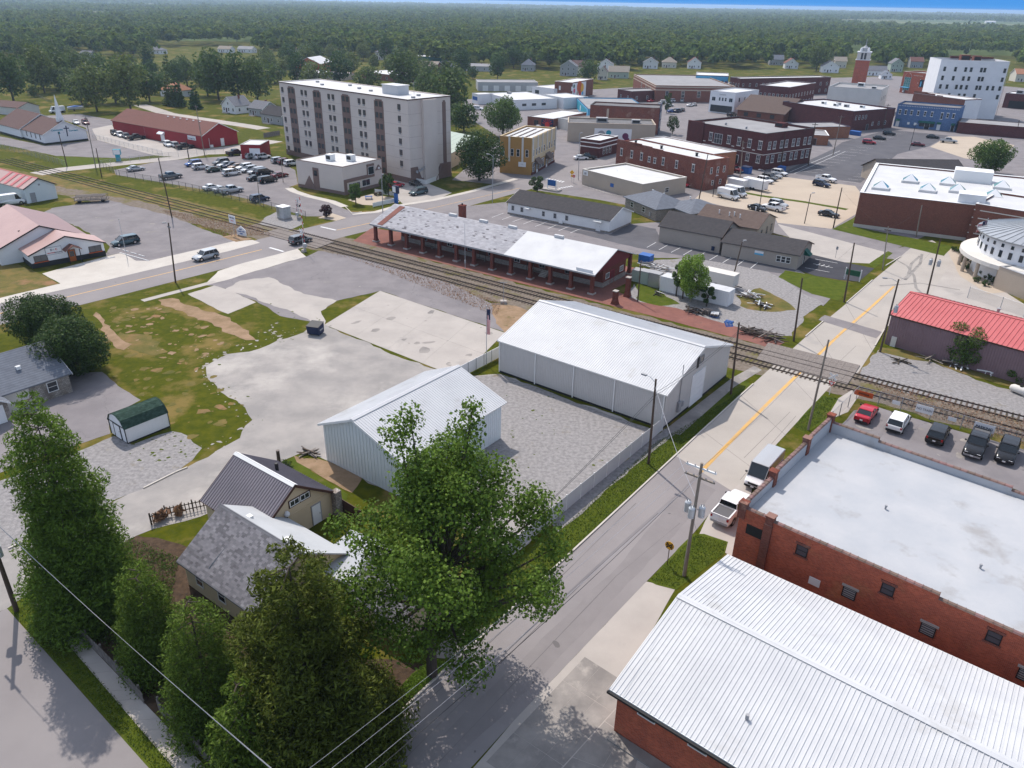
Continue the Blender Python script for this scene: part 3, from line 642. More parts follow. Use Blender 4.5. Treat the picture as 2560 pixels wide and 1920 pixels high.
lines_px([((1280+a/3.456, 480+b/3.456), (1280+c/3.456, 480+d/3.456)) for a, b, c, d in ((1165,480,1245,435),(1270,500,1345,458),(1375,522,1455,480),(1480,545,1558,500),(1600,565,1670,520),(1705,590,1780,545),(1820,612,1895,565),(1945,635,2005,590),(2060,660,2125,608))], 0.12, 5)
S('new_asphalt', [(1989,673),(2028,636),(2112,656),(2186,671),(2147,704),(2100,700),(2040,690)], 4, 'new_asphalt')
lines_px([((1920+a/3.456, 480+b/3.456), (1920+c/3.456, 480+d/3.456)) for a, b, c, d in ((320,655,530,692),(410,580,600,615),(390,620,560,655),(420,633,450,620),(460,640,490,628),(500,650,530,638))], 0.14, 5)
S('corner_lawn', [(1946,693),(1963,676),(2108,703),(2128,711),(2094,752),(2030,735)], 4, 'lawn', 0.15)
S('corner_lawn', [(2170,661),(2220,628),(2232,633),(2186,671)], 5, 'lawn', 0.05)
S('concrete_yard', [(1944,560),(2060,590),(2212,630),(2200,660),(2112,656),(2028,636),(1990,612)], 3, 'concrete')
S('concrete_parking', [(1789,445),(1966,443),(2138,465),(2150,480),(2140,535),(2078,572),(1944,557),(1938,545),(1764,505),(1735,500)], 3, 'tan_concrete')
band('grass_strip', [(1861,482),(1905,490),(2010,505),(2118,524)], 2.0, 5, 'lawn', jitter=0.1)
S('lawn', [(2134,545),(2150,530),(2134,566),(2383,616),(2360,640),(2080,573)], 5, 'lawn', 0.05)
S('town_pavement', [(1130,450),(1250,345),(1180,300),(1150,250),(1400,228),(1640,215),(1900,200),(2240,190),(2560,220),(2900,350),(2900,600),(2560,480),(2200,640),(1900,560),(1500,480),(1330,470)], 1, 'asphalt')
S('dark_parking', [(1955,432),(2082,373),(2105,356),(2221,324),(2371,339),(2320,367),(2244,385),(2209,414),(2151,457),(1983,434)], 3, 'dark_asphalt')
lines_px([((1920+(230+i*48)/3.456, (1500-i*21)/3.456), (1920+(230+i*48+150)/3.456, (1500-i*21+14)/3.456)) for i in range(1, 12)], 0.12, 5)
lines_px([((1920+(650+i*42)/3.456, (1568-i*22)/3.456), (1920+(650+i*42+130)/3.456, (1568-i*22+12)/3.456)) for i in range(10)], 0.12, 5)
lines_px([((1986,434),(2113,379)), ((1975,430),(2100,377))], 0.16, 5)
lines_px([((1920+(930+i*40)/3.456, (1215-i*16)/3.456), (1920+(930+i*40+70)/3.456, (1215-i*16+8)/3.456)) for i in range(6)], 0.12, 5)
S('concrete_parking', [(2371,341),(2435,342),(2536,363),(2499,405),(2412,396),(2325,367)], 4, 'tan_concrete')
S('apartment_parking', [(285,425),(400,403),(560,391),(660,388),(738,425),(745,460),(722,468),(820,505),(880,530),(925,533),(866,548),(800,541),(765,541),(618,497),(515,475),(400,455),(290,437)], 2, 'asphalt')
S('driveway', [(985,440),(1060,455),(1130,482),(1085,502),(1010,512),(985,490)], 2, 'concrete')
band('footpath', [(722,470),(735,478),(770,490),(830,504),(862,517)], 2.0, 4, 'pale_concrete')
band('footpath', [(880,535),(940,530),(1000,513),(1085,500),(1180,478),(1290,447)], 1.6, 4, 'pale_concrete')
S('patio', [(870,500),(930,485),(985,495),(1000,505),(940,514),(905,512)], 4, 'tan_concrete')
S('gravel_pad', [(660,545),(690,530),(745,540),(760,560),(720,575),(650,560)], 3, 'grey_gravel', 0.2)
S('planting_bed', [(795,545),(830,533),(866,545),(840,552)], 4, 'tan_concrete', 0.05)
S('church_lot', [(-60,338),(0,341),(113,364),(222,352),(243,350),(385,388),(318,396),(139,390),(60,372),(-60,350)], 2, 'asphalt', 0.2)
S('church_drive', [(100,290),(200,285),(285,300),(280,318),(240,350),(222,352),(215,320),(160,300)], 2, 'asphalt', 0.1)
S('concrete_yard', [(243,350),(230,322),(280,312),(290,332),(505,374),(605,361),(640,366),(560,385),(410,391),(385,388)], 3, 'concrete')
band('back_street', [(90,435),(155,424),(250,414),(430,396),(640,362),(690,352)], 6.0, 4, 'concrete')
band('back_street', [(350,262),(420,285),(520,300),(620,315),(660,322)], 6.0, 2, 'concrete')
S('church_lawn', [(139,391),(318,397),(345,394),(250,412),(160,421),(150,405)], 3, 'lawn')
S('concrete_road', [(1690,1140),(1757,1076),(1882,960),(2015,842),(2117,758),(2182,701),(2253,642),(2330,600),(2390,640),(2316,752),(2212,821),(2189,865),(2146,931),(2076,966),(1982,1067),(1905,1150),(1830,1228)], 3, 'road_concrete')
S('asphalt_road', [(1690,1140),(1830,1228),(1772,1287),(1734,1333),(1616,1454),(1419,1660),(1280,1807),(1150,1950),(820,1950),(866,1909),(1103,1686),(1280,1524),(1367,1440),(1569,1252)], 3, 'road_asphalt')
S('concrete_apron', [(1616,1454),(1690,1470),(1545,1725),(1570,1800),(1900,1960),(1700,2050),(1150,1960),(1280,1807),(1419,1660)], 2, 'concrete', 0.02)
slabs('apron_slabs', [(1462,1642),(1585,1720),(1340,1990),(1215,1905)], 3, 4, 4, 'stained_shaded_concrete', 0.02)
slabs('apron_slabs', [(1585,1722),(1620,1790),(1560,2040),(1342,1992)], 2, 3, 4, 'stained_shaded_concrete', 0.025)
S('concrete_pad', [(1830,1228),(1905,1150),(1870,1262),(1850,1360),(1840,1398),(1745,1342),(1772,1287)], 4, 'concrete', 0.1)
S('lawn', [(1734,1335),(1760,1335),(1820,1355),(1812,1385),(1690,1475),(1640,1462),(1620,1452)], 5, 'lawn', 0.1)
S('lawn', [(1982,1067),(2056,989),(2096,996),(2062,1052),(2012,1084)], 4, 'lawn', 0.06)
S('concrete_walk', [(2096,996),(2130,975),(2150,985),(2120,1030),(2062,1054)], 3, 'concrete')
S('road_verge', [(1080,1700),(1103,1688),(1280,1526),(1569,1254),(1757,1078),(1884,962),(1860,952),(1740,1040),(1640,1095),(1378,1322),(1150,1520),(1040,1660)], 2, 'lawn', 0.06)
S('walk', [(1659,1077),(1700,1088),(1835,968),(1905,925),(1885,915),(1830,945)], 4, 'stained_shaded_concrete')  # darker concrete paints in the shade falling on this walk
S('fence_gravel', [(1378,1306),(1662,1072),(1690,1085),(1392,1332)], 4, 'grey_gravel', 0.15)
S('gravel_pad', [(1085,1645),(1110,1590),(1190,1565),(1235,1562),(1140,1648)], 4, 'gravel', 0.2)
S('right_gravel', [(2146,937),(2195,875),(2330,905),(2440,950),(2640,1010),(2760,1080),(2760,1110),(2560,1050),(2250,978)], 2, 'grey_gravel', 0.3)
S('right_weeds', [(2200,868),(2330,880),(2560,950),(2700,1000),(2640,1005),(2440,945),(2330,905),(2195,880)], 3, 'dry_grass', 0.4)
S('fenced_parking', [(2135,1026),(2105,1060),(2175,1092),(2470,1198),(2760,1310),(2760,1180),(2560,1124),(2270,1042),(2195,1018)], 3, 'asphalt', 0.1)
S('civic_forecourt', [(2253,640),(2300,600),(2350,612),(2450,690),(2560,760),(2760,870),(2760,980),(2560,862),(2316,757),(2230,800)], 2, 'concrete')
S('planting_bed', [(2360,615),(2425,640),(2440,670),(2500,700),(2520,730),(2470,735),(2400,690),(2375,640)], 4, 'tan_concrete', 0.05)
band('lawn', [(2325,747),(2400,765),(2560,825),(2700,880)], 1.8, 4, 'lawn', jitter=0.05)
S('street', [(17,1521),(376,1925),(440,2000),(-400,2000),(-300,1560),(-80,1570)], 4, 'road_asphalt')
S('street_verge', [(17,1521),(60,1500),(85,1503),(470,1950),(400,1955),(376,1925)], 2, 'lawn', 0.08)
slabs('sidewalk', [(80,1506),(112,1497),(560,1965),(472,1965)], 1, 20, 4, 'concrete', 0.012, jit=0.012)
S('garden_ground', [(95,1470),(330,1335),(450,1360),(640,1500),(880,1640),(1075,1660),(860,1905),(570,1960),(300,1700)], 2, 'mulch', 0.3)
S('garden_path', [(330,1660),(372,1650),(420,1690),(440,1740),(390,1720),(350,1700)], 3, 'dirt', 0.3)
S('dirt_patch', [(735,1140),(819,1154),(905,1197),(880,1232),(800,1190)], 3, 'dirt', 0.3)
S('lawn', [(690,1166),(735,1142),(800,1192),(870,1235),(860,1265),(800,1250),(740,1200)], 2, 'lawn', 0.2)
S('worn_lane', [(1000,1935),(1200,1745),(1400,1555),(1560,1400),(1660,1275),(1735,1195),(1790,1225),(1700,1320),(1590,1440),(1430,1610),(1300,1740),(1110,1935)], 4, 'lane_wear', 0.12)
for k_ in range(3): band('painted_wire_shadow', [(880 + 95 * k_, 1935), (1135 + 80 * k_, 1690 + 4 * k_), (1420 + 60 * k_, 1425 + 8 * k_), (1590 + 55 * k_, 1258 + 25 * k_)], 0.05, 5, 'seam', jitter=0.03, step=2.5)  # dark lines painted along the asphalt as shadows of the overhead wires
lines_px([((1757 + 97 * i - 2 * i * i, 1078 - 92 * i + 3 * i * i), (1880 + 88 * i - 3 * i * i, 1170 - 84 * i + 3 * i * i)) for i in range(5)], .04, 4, 'seam')
lines_px([((1850,1200),(1990,1040)), ((1860,1145),(1975,1030)), ((2040,960),(2140,865))], .04, 4, 'seam')
S('track_dirt', [(1227,758),(1300,752),(1352,745),(1830,862),(1900,900),(1880,925),(1835,900),(1345,790),(1262,835),(1240,800)], 2, 'ballast', 0.3)
S('dirt_patch', [(1228,762),(1290,765),(1330,785),(1262,832),(1240,800)], 4, 'dirt', 0.25)
FB = [[(440,1085),(545,1135),(640,1060),(625,1010),(525,945),(520,910),(660,868),(760,830),(700,800),(600,850),(480,900),(500,960),(590,1040),(560,1090)]]
flecks('gravel_flecks', FB, 420, .08, .5, 4, 'gravel', 1, 'pale gravel patches breaking up the field grass edge', 'gravel')
flecks('grass_flecks', [[(600,1100),(660,1050),(640,1000),(560,950),(560,900),(700,860),(820,830),(760,800),(640,860),(530,900),(530,950),(620,1020)], [(285,1095),(430,1075),(500,1120),(450,1160),(330,1150)], [(1060,940),(1240,930),(1640,1080),(1560,1140),(1380,1240)], [(640,745),(800,790),(820,830),(700,860)]], 420, .05, .28, 5, 'lawn', 2, 'weed tufts scattered over gravel edges', 'weeds')
flecks('dry_flecks', [[(255,775),(400,745),(470,790),(590,850),(520,920),(620,1020),(540,1120),(440,1080),(290,960),(230,860)]], 420, .15, 1.0, 2, 'dry_grass', 3, 'dry brown patches in the field grass', 'grass')
flecks('dirt_flecks', [[(240,780),(420,760),(600,850),(500,900),(330,900)]], 160, .12, .8, 3, 'dirt', 4, 'bare earth spots in the field', 'dirt')
flecks('lot_stains', [[(640,680),(800,630),(1130,712),(1240,800),(950,727),(700,720)], [(820,815),(950,735),(1250,830),(1150,940)], [(130,525),(270,505),(560,595),(370,650),(280,610)], [(2110,1050),(2200,1020),(2560,1130),(2560,1220)]], 120, .2, 1.5, 6, 'stained_shaded_concrete', 5, 'dark stains on the paved lots', 'stains')
flecks('road_stains', [[(1000,1900),(1560,1400),(1730,1200),(1800,1230),(1430,1610),(1200,1900)], [(0,770),(640,612),(640,645),(0,805)]], 90, .1, .7, 5, 'seam', 6, 'small dark patches on the worn roads', 'stains')
band('centre_line', [(1752,1180),(1836,1094),(1920,1008),(2000,931)], 0.42, 5, 'paint_yellow')
band('centre_line', [(2024,908),(2110,826),(2170,775),(2235,716)], 0.42, 5, 'paint_yellow')
band('centre_line', [(-60,798),(0,784),(188,737.5),(420,682),(655,624)], 0.22, 5, 'paint_yellow')
band('centre_line', [(842,575.5),(924,558),(1000,540)], 0.22, 5, 'paint_yellow')
band('centre_line', [(1060,525),(1300,470)], 0.15, 5, 'paint_yellow')
lines_px([((674,619),(709,629)), ((802,567),(840,575.5))], 0.5, 5)
lines_px([((1180+(1010+i*38)/5.53, 380+(378+i*7)/5.53), (1180+(1045+i*38)/5.53, 380+(362+i*7)/5.53)) for i in range(7)], 0.5, 5)
lines_px([((1180+(1190+i*34)/5.53, 380+(497-i*6)/5.53), (1180+(1225+i*34)/5.53, 380+(508-i*6)/5.53)) for i in range(6)], 0.5, 5)
for a in ([(2222,640),(2268,665),(2285,690),(2290,720),(2320,750)], [(2262,700),(2300,660),(2305,635)], [(2200,715),(2300,708),(2400,725)], [(2270,690),(2278,660),(2300,640)]):
 band('tyre_mark', a, 0.5, 5, 'tyre_mark', jitter=0.06, step=2)
kerb([(820,1952),(866,1910),(1103,1687),(1280,1525),(1367,1441),(1569,1253),(1757,1077),(1884,961)])
kerb([(2015,842),(2059,804)]); kerb([(2117,758),(2182,701)]); kerb([(2215,665),(2253,642)])
kerb([(2189,865),(2212,824)]); kerb([(155,1305),(100,1335),(20,1372)]); kerb([(360,1222),(440,1182),(470,1170)])
kerb([(862,517),(880,535),(905,530)]); kerb([(1455,464),(1530,488),(1620,497)])
kerb([(372,652),(300,632)], m='paint_white', h=0.1)
for a, b in (((188,666),(213,660)), ((228,656),(250,651)), ((264,648),(288,643))): kerb([a, b], 0.18, 0.13, 'paint_white', name='wheel_stop', seg=9)
for i in range(4): kerb([(286+i*20, 620+i*6), (300+i*20, 624+i*6)], 0.16, 0.12, 'paint_white', name='wheel_stop', seg=9)
# ------------------------------------------------------------------ buildings near the camera
def RH(a, c, z, ridge, t=0.5):
 """ridge height from the two eave corners (same end) and the ridge end seen at a pixel"""
 m = G(*a, z) * (1 - t) + G(*c, z) * t; lo, hi = z, z + 12
 for _ in range(40):
  q = (lo + hi) / 2
  if proj((m.x, m.y, q))[1] > ridge[1]: lo = q
  else: hi = q
 return lo
# --- grey metal warehouse
h = 4.55
b = Bld('metal_warehouse', 'large grey ribbed metal warehouse with white gable roof beside the concrete road', (1250,851), (1665,986), (1827,862), h, he=h)
b.gable('metal_grey', 'metal_white', h, 7.35, walls=True)[0]
for o in [c for c in b.root.children if c.name.startswith('roof')]: bpy.data.objects.remove(o)
b.rib_roof('metal_white', h, 7.35, 'x', 0.25, 0.92, 0.3, cap='metal_white', fascia='trim_white')
b.rib_wall('front', 'metal_grey', 0, b.L, 0.25, h - 0.1, 1.0, 0.25)
b.add(MB().box(-0.06, b.L + 0.06, -0.06, 0.0, 0, 0.24).box(b.L, b.L + 0.06, 0, b.W, 0, 0.24), 'base_strip', 'trim_black')
for i in (0.02, 5.8, 11.6, 17.4, b.L - 0.1): b.add(MB().box(-0.06, 0.06, -0.16, -0.07, 0.1, h - 0.15), 'downspout', 'trim_white', loc=(i, 0, 0))
for i in range(18):
 y0, y1 = b.W * i / 18, b.W * (i + 1) / 18; f = lambda y: h + (7.35 - h) * (1 - abs(y - b.W / 2) / (b.W / 2)) - 0.06
 b.add(MB().hull2([(b.L + 0.0, y0 + 0.004, 0.25), (b.L, y1 - 0.004, 0.25), (b.L, y1 - 0.004, f(y1)), (b.L, y0 + 0.004, f(y0))], [(b.L + 0.04, y0 + 0.004, 0.25), (b.L + 0.04, y1 - 0.004, 0.25), (b.L + 0.04, y1 - 0.004, f(y1)), (b.L + 0.04, y0 + 0.004, f(y0))]), 'wall_panel', 'metal_grey')
o = b.door('right', 8.6, 0.05, 3.6, 4.2, 'wall_white', 'trim_white', name='roller_door'); o.location.x += 0.05
for j in range(6): put('door_panel', cached('w1dp', lambda: MB().box(-1.76, 1.76, -0.075, -0.052, 0.02, 0.66).mesh('door_panel', [M['wall_white']])), o, (0, 0, 0.69 * j))
o = b.win('right', 9.0, 5.3, 1.0, 1.0, 'trim_grey', 'glass_grey', 1, 1); o.location.x += 0.05
b.panel('right', 7.9, 5.0, 0.5, 1.5, 'trim_black', 'louvre', 0.05, 0.08)
b.panel('right', 3.6, 0.9, 0.7, 1.3, 'trim_grey', 'meter_box', 0.05, 0.3); b.panel('right', 4.6, 1.2, 0.4, 0.6, 'trim_grey', 'meter_box', 0.05, 0.2)
b.add(MB().cyl((0, 0, 2.2), (0, 0, 7.0), 0.05, 0.05, 8), 'conduit', 'trim_grey', loc=(b.L + 0.14, 3.6, 0))
# --- pale metal building half hidden by the big tree
A = G(819,1151); b = Bld('metal_shed', 'pale blue-grey ribbed metal shed with white gable roof behind the big leafy tree', A, A + Vector((math.cos(TV), math.sin(TV), 0)) * 11.5, 15.2)
b.gable('metal_pale', 'metal_white', 4.6, 6.85, 'y', ridge=0.435)
for o in [c for c in b.root.children if c.name.startswith('roof')]: bpy.data.objects.remove(o)
b.rib_roof('metal_white', 4.6, 6.85, 'y', 0.45, 0.92, 0.3, cap='metal_white', fascia='trim_white', ridge=0.565)
for i in range(12):
 x0, x1 = b.L * i / 12, b.L * (i + 1) / 12
 f = lambda x: 4.6 + 2.25 * (x / (b.L * .435) if x < b.L * .435 else (b.L - x) / (b.L * .565)) - 0.06
 mb = MB().hull2([(x0 + .004, 0, .05), (x1 - .004, 0, .05), (x1 - .004, 0, f(x1)), (x0 + .004, 0, f(x0))], [(x0 + .004, -.03, .05), (x1 - .004, -.03, .05), (x1 - .004, -.03, f(x1)), (x0 + .004, -.03, f(x0))])
 for k in (0.25, 0.75):
  x = x0 + (x1 - x0) * k; mb.box(x - 0.025, x + 0.025, -0.07, -0.031, 0.05, f(x) - 0.02)
 b.add(mb, 'wall_panel', 'metal_pale')
b.rib_wall('left', 'metal_pale', 0, b.W, 0.05, 4.5, 1.0, 0.33); b.rib_wall('right', 'metal_pale', 0, b.W, 0.05, 4.5, 1.0, 0.33)
b.add(MB().box(-0.06, 0.06, -0.06, 0.06, 0.1, 4.4), 'downspout', 'trim_white', loc=(-0.12, 0.1, 0))
# --- cream house with charcoal metal roof
b = Bld('cream_house', 'small cream stucco house with charcoal standing-seam roof and white ridge cap', (512,1252), (646,1336), 8.1, 2.5, cat='house')
b.gable('stucco_cream', 'metal_charcoal', 2.6, 5.5, ov=0.3)
for o in [c for c in b.root.children if c.name.startswith('roof')]: bpy.data.objects.remove(o)
b.rib_roof('metal_charcoal', 2.6, 5.5, 'x', 0.35, 0.92, 0.3, cap='trim_white', fascia='trim_brown', h=0.06)
for o in (b.win('right', 4.0, 3.35, 1.05, 0.62, 'trim_white', 'glass', 2, 1), b.win('right', 5.15, 3.35, 1.05, 0.62, 'trim_white', 'glass', 2, 1)): pass
b.panel('right', 4.57, 3.25, 2.45, 0.82, 'trim_brown', 'window_surround', -0.03, 0.05)
b.door('right', 6.2, 0.05, 0.95, 2.1, 'wall_white', 'trim_grey'); b.door('right', 1.6, 0.05, 1.1, 2.0, 'trim_brown', 'stucco_cream')
b.add(MB().box(b.L, b.L + 0.05, 0, b.W, 2.5, 2.6), 'belt_course', 'stucco_cream')
for u in (1.2, 3.2, 5.0, 7.2): b.panel('front', u, 2.0, 0.16, 0.22, 'trim_black', 'vent')
b.add(MB().box(-0.35, 0.35, -0.35, 0.35, 0, 2.7), 'stone_pier', 'stone_pile', loc=(b.L + 0.4, b.W + 0.25, 0))
o = b.add(MB().cyl((0, 0, 0), (0, 0, 0.9), 0.17, 0.17, 8), 'chimney_pipe', 'trim_black', loc=(b.L * 0.5, b.W * 0.66, 4.6))
CREAM = b
# --- shingled house among the garden trees
b = Bld('shingle_house', 'house with weathered grey shingle roof and pale felt back slope among garden trees', (458,1400), (640,1528), 8.6, 2.6, cat='house')
hr = 5.4
b.gable('stucco_cream', 'shingle_grey', 2.6, hr, ov=0.4)
rt = [c for c in b.root.children if c.name.startswith('roof')]; rt[1].data.materials[0] = M['shingle_felt']
an = math.atan2(hr - 2.6, b.W / 2); uy = Vector((0, math.cos(an), math.sin(an)))
tabs(b.root, 'shingle_tabs', 'tab_grey', Vector((-0.4, -0.4 * math.cos(an), 2.6 - 0.4 * math.sin(an) + 0.17)), Vector((1, 0, 0)), uy, b.L + 0.8, b.W / 2 / math.cos(an) + 0.4, 0.34, 0.2, 0.02, seed=5)
b.add(MB().hull2([(-0.42, b.W/2 - 0.16, hr + 0.1), (-0.42, b.W/2 + 0.16, hr + 0.1), (-0.42, b.W/2, hr + 0.24)], [(b.L + 0.42, b.W/2 - 0.16, hr + 0.1), (b.L + 0.42, b.W/2 + 0.16, hr + 0.1), (b.L + 0.42, b.W/2, hr + 0.24)]), 'ridge_cap', 'shingle_grey')
for x, y in ((2.4, 5.1), (7.3, 5.1)): b.add(MB().box(-0.25, 0.25, -0.2, 0.2, 0, 0.22), 'roof_vent', 'trim_white', loc=(x, y, hr - (y - b.W/2) * math.tan(an) + 0.1))
b.add(MB().hull2([(0, 0, 0), (0.24, 0, 0), (0.12, 0, 0.16)], [(0, 2.0, 1.2), (0.24, 2.0, 1.2), (0.12, 2.0, 1.36)]), 'roof_valley', 'trim_grey', loc=(3.0, 0.4, 3.0))
b.wins('front', (2, 5, 9), 0.9, 1.0, 1.3)
W_ = Bld('porch_wing', 'dark shingle-roofed wing of the garden house glimpsed between pine and big tree', (880,1480), (1010,1555), 6.0, 2.6, cat='house')
W_.gable('stucco_cream', 'shingle_grey', 2.6, 4.6, ov=0.4); an = math.atan2(2.0, W_.W / 2)
tabs(W_.root, 'shingle_tabs', 'tab_grey', Vector((-0.4, -0.4 * math.cos(an), 2.6 - 0.4 * math.sin(an) + 0.17)), Vector((1, 0, 0)), Vector((0, math.cos(an), math.sin(an))), W_.L + 0.8, W_.W / 2 / math.cos(an) + 0.4, 0.34, 0.2, 0.02, seed=6)
W_.win('front', 3, 0.9, 1.0, 1.3); W_.win('right', 3, 0.9, 1.0, 1.3)
b = Bld('flat_carport', 'flat white-roofed carport beside the cream house door', (771,1418), (904,1470), (804,1298), 2.4, cat='carport')
for x in (0.2, b.L - 0.2):
 for y in (0.2, b.W - 0.2): b.add(MB().box(-0.08, 0.08, -0.08, 0.08, 0, 2.25), 'post', 'trim_brown', loc=(x, y, 0))
b.add(MB().box(0, b.L, 0, b.W, 2.25, 2.4), 'roof', 'roof_white_worn'); b.add(MB().box(-0.04, b.L + 0.04, -0.04, -0.002, 2.2, 2.42).box(b.L + 0.002, b.L + 0.04, 0, b.W, 2.2, 2.42), 'fascia', 'trim_white')
# --- gambrel garden shed
b = Bld('garden_shed', 'white garden shed with dark green barn-shaped roof on the grass', (320,1110), (425,1067), 3.5, 0, cat='shed')
hw = 1.9; prof = [(0, 0.1), (b.W, 0.1), (b.W, hw), (b.W * .86, hw + .75), (b.W * .62, hw + 1.15), (b.W * .38, hw + 1.15), (b.W * .14, hw + .75), (0, hw)]
b.add(MB().hull2([(0, y, z) for y, z in prof], [(b.L, y, z) for y, z in prof]), 'wall', 'wall_white')
for k in range(2, 7):
 (y0, z0), (y1, z1) = prof[k], prof[k + 1]
 nrm = Vector((0, -(z1 - z0), (y1 - y0))).normalized() * -0.05
 ex = 0.12 if k == 2 else 0; ey = 0.12 if k == 6 else 0
 d = Vector((0, y1 - y0, z1 - z0)).normalized()
 p0 = Vector((0, y0, z0)) - d * ex; p1 = Vector((0, y1, z1)) + d * ey
 q = [p0, p1, p1 + nrm, p0 + nrm]
 r_ = b.add(MB().hull2([v + Vector((-0.12, 0, 0)) for v in q], [v + Vector((b.L + 0.12, 0, 0)) for v in q]), 'roof', 'shingle_green')
 ln = (p1 - p0).length
 tabs(b.root, 'shingle_tabs', 'shingle_green', p1 + nrm + Vector((-0.12, 0, 0)), Vector((1, 0, 0)), (p0 - p1).normalized(), b.L + 0.24, ln, 0.33, 0.16, 0.012, seed=k)
f = MB()
for x in (-0.03, b.L + 0.03):
 for y in (0, b.W): f.box(x - 0.03, x + 0.03, y - 0.06, y + 0.06, 0.1, hw)
 f.box(x - 0.02, x + 0.02, 0.06, b.W - 0.06, hw - 0.05, hw + 0.04)
 for k in range(2, 7):
  (y0, z0), (y1, z1) = prof[k], prof[k + 1]; f.cyl((x, y0, z0), (x, y1, z1), 0.045, 0.045, 4)
f.box(0, b.L, -0.04, 0.0, 0.02, 0.14)
b.add(f, 'trim', 'trim_black'); b.rib_wall('front', 'wall_white', 0.05, b.L - 0.05, 0.15, hw - 0.03, 1.22, 0.4, 0.015, 0.008); b.door('left', 1.75, 0.12, 1.3, 1.7, 'wall_white', 'trim_black')
# --- stone gabled house at the left edge
b = Bld('stone_house', 'low house with blue-grey shingle roof and stone walls at the left edge', (-90,1018), (168,934), 10.5, 2.5, cat='house')
b.gable('wall_offwhite', 'shingle_blue', 2.6, 5.2, ov=0.4, fascia='trim_white')
b.add(MB().box(b.L - 4.5, b.L + .05, -0.09, -0.002, 0, 2.4), 'stone_facing', 'stone_pile')
b.win('front', b.L - 2.0, 0.9, 1.2, 1.3).location.y = -.1
b.add(MB().box(-0.22, 0.22, -0.22, 0.22, 0, 0.4).box(-0.3, 0.3, -0.06, 0.06, 0.4, 0.44), 'roof_vent', 'trim_white', loc=(b.L - 4.2, 2.4, 3.9))
P_ = b.L - 11.0
b.gable('stone_pile', 'shingle_blue', 2.4, 3.6, 'y', 0.3, x0=P_, x1=P_ + 3.4, y0=-2.0, y1=2.5, name='porch_roof', fascia='trim_white'); b.door('front', P_ + 1.7, 0.05, 2.2, 2.1, 'wall_white', 'trim_white', name='garage_door').location.y = -2.01
# --- brick building with white flat roof at the right (stepped parapets with clay coping tiles)
h = 6.3
b = Bld('brick_warehouse', 'red brick warehouse with wide white flat roof and clay coping tiles at right', (1853,1264), (2300,1459), (2047,1050), h, he=h); L, W = 34.0, b.W
b.L = L
ROOF = h - 0.75
b.walls('brick_red', ROOF)
b.add(MB().box(0.35, L - 0.35, 0.35, W - 0.35, ROOF, ROOF + 0.05), 'roof', 'roof_white_worn')
segs = [((0, 0), (2.6, 0), h), ((2.6, 0), (15.6, 0), h - 0.18), ((15.6, 0), (L, 0), h - 0.55), ((0, W), (5.0, W), h + 0.45), ((5.0, W), (16.5, W), h + 0.1), ((16.5, W), (L, W), h - 0.2), ((0, 0), (0, W * .3), h + .3), ((0, W * .3), (0, W * .68), h + .7), ((0, W * .68), (0, W), h + .95), ((L, 0), (L, W), h)]
tile = {}
for (x0, y0), (x1, y1), hh in segs:
 al = abs(x1 - x0) > abs(y1 - y0)
 if al: sgn = 1 if y0 == 0 else -1; bx = (x0, x1, min(y0, y0 + sgn * .35), max(y0, y0 + sgn * .35))
 else: sgn = 1 if x0 == 0 else -1; bx = (min(x0, x0 + sgn * .35), max(x0, x0 + sgn * .35), y0 + (0.35 if y0 == 0 else 0), y1 - (0.35 if y1 == W else 0))
 bx2 = (bx[0] + .002, bx[1] - .002, bx[2] + .002, bx[3] - .002)
 b.add(MB().box(*bx2, ROOF, hh - 0.1), 'parapet', 'brick_red')
 if (al and y0 == W) or not al:
  o = (bx2[0], bx2[1], bx2[2] - .02, bx2[2] - .001) if al else (bx2[1] + .001, bx2[1] + .02, bx2[2], bx2[3])
  b.add(MB().box(*o, ROOF + .06, hh - 0.12), 'flashing', 'roof_white_worn')
 n = max(1, round((abs(x1 - x0) + abs(y1 - y0)) / 0.6)); ln = (abs(x1 - x0) + abs(y1 - y0)) / n
 me = MB().hull2([(-ln/2 + .01, -.22, 0), (-ln/2 + .01, .22, 0), (-ln/2 + .01, .12, .1), (-ln/2 + .01, -.12, .1)], [(ln/2 - .05, -.22, 0), (ln/2 - .05, .22, 0), (ln/2 - .05, .12, .1), (ln/2 - .05, -.12, .1)]).hull2([(ln/2 - .05, -.24, 0), (ln/2 - .05, .24, 0), (ln/2 - .05, .14, .13), (ln/2 - .05, -.14, .13)], [(ln/2, -.24, 0), (ln/2, .24, 0), (ln/2, .14, .13), (ln/2, -.14, .13)]).mesh('coping_tile', [M['clay_coping']])
 for i in range(n):
  t = (i + .5) / n
  put('coping_tile', me, b.root, (x0 + (x1 - x0) * t + (0 if al else sgn * .17), y0 + (y1 - y0) * t + (sgn * .17 if al else 0), hh - 0.1), (0, 0, 0 if al else math.pi / 2))
for x, y, z in ((0.17, 0.17, h + .3), (0.17, W * .3, h + .75), (0.17, W * .68, h + 1.0), (0.17, W - .17, h + 1.1), (2.6, 0.17, h + .1)):
 b.add(MB().box(-.32, .32, -.32, .32, ROOF - .4, z).box(-.38, .38, -.38, .38, z + .002, z + .12), 'pier', ['brick_old', 'concrete'], loc=(x, y, 0))
b.add(MB().box(2.25, 2.95, -0.22, 0.0, 0, h - .6), 'pilaster', 'brick_old')
for u, z, w_, h_ in ((5.6, 4.1, .95, 1.0), (12.3, 4.1, .95, 1.0), (19.5, 4.1, .95, 1.0)):
 b.win('front', u, z, w_, h_, 'trim_black', 'glass_grey', 1, 2, sill='brick_old', head='brick_old')
for u in (9.8, 15.6, 22):
 o = b.win('front', u, 2.2, 1.05, 1.0, 'trim_black', 'trim_grey', 1, 5, head='concrete')
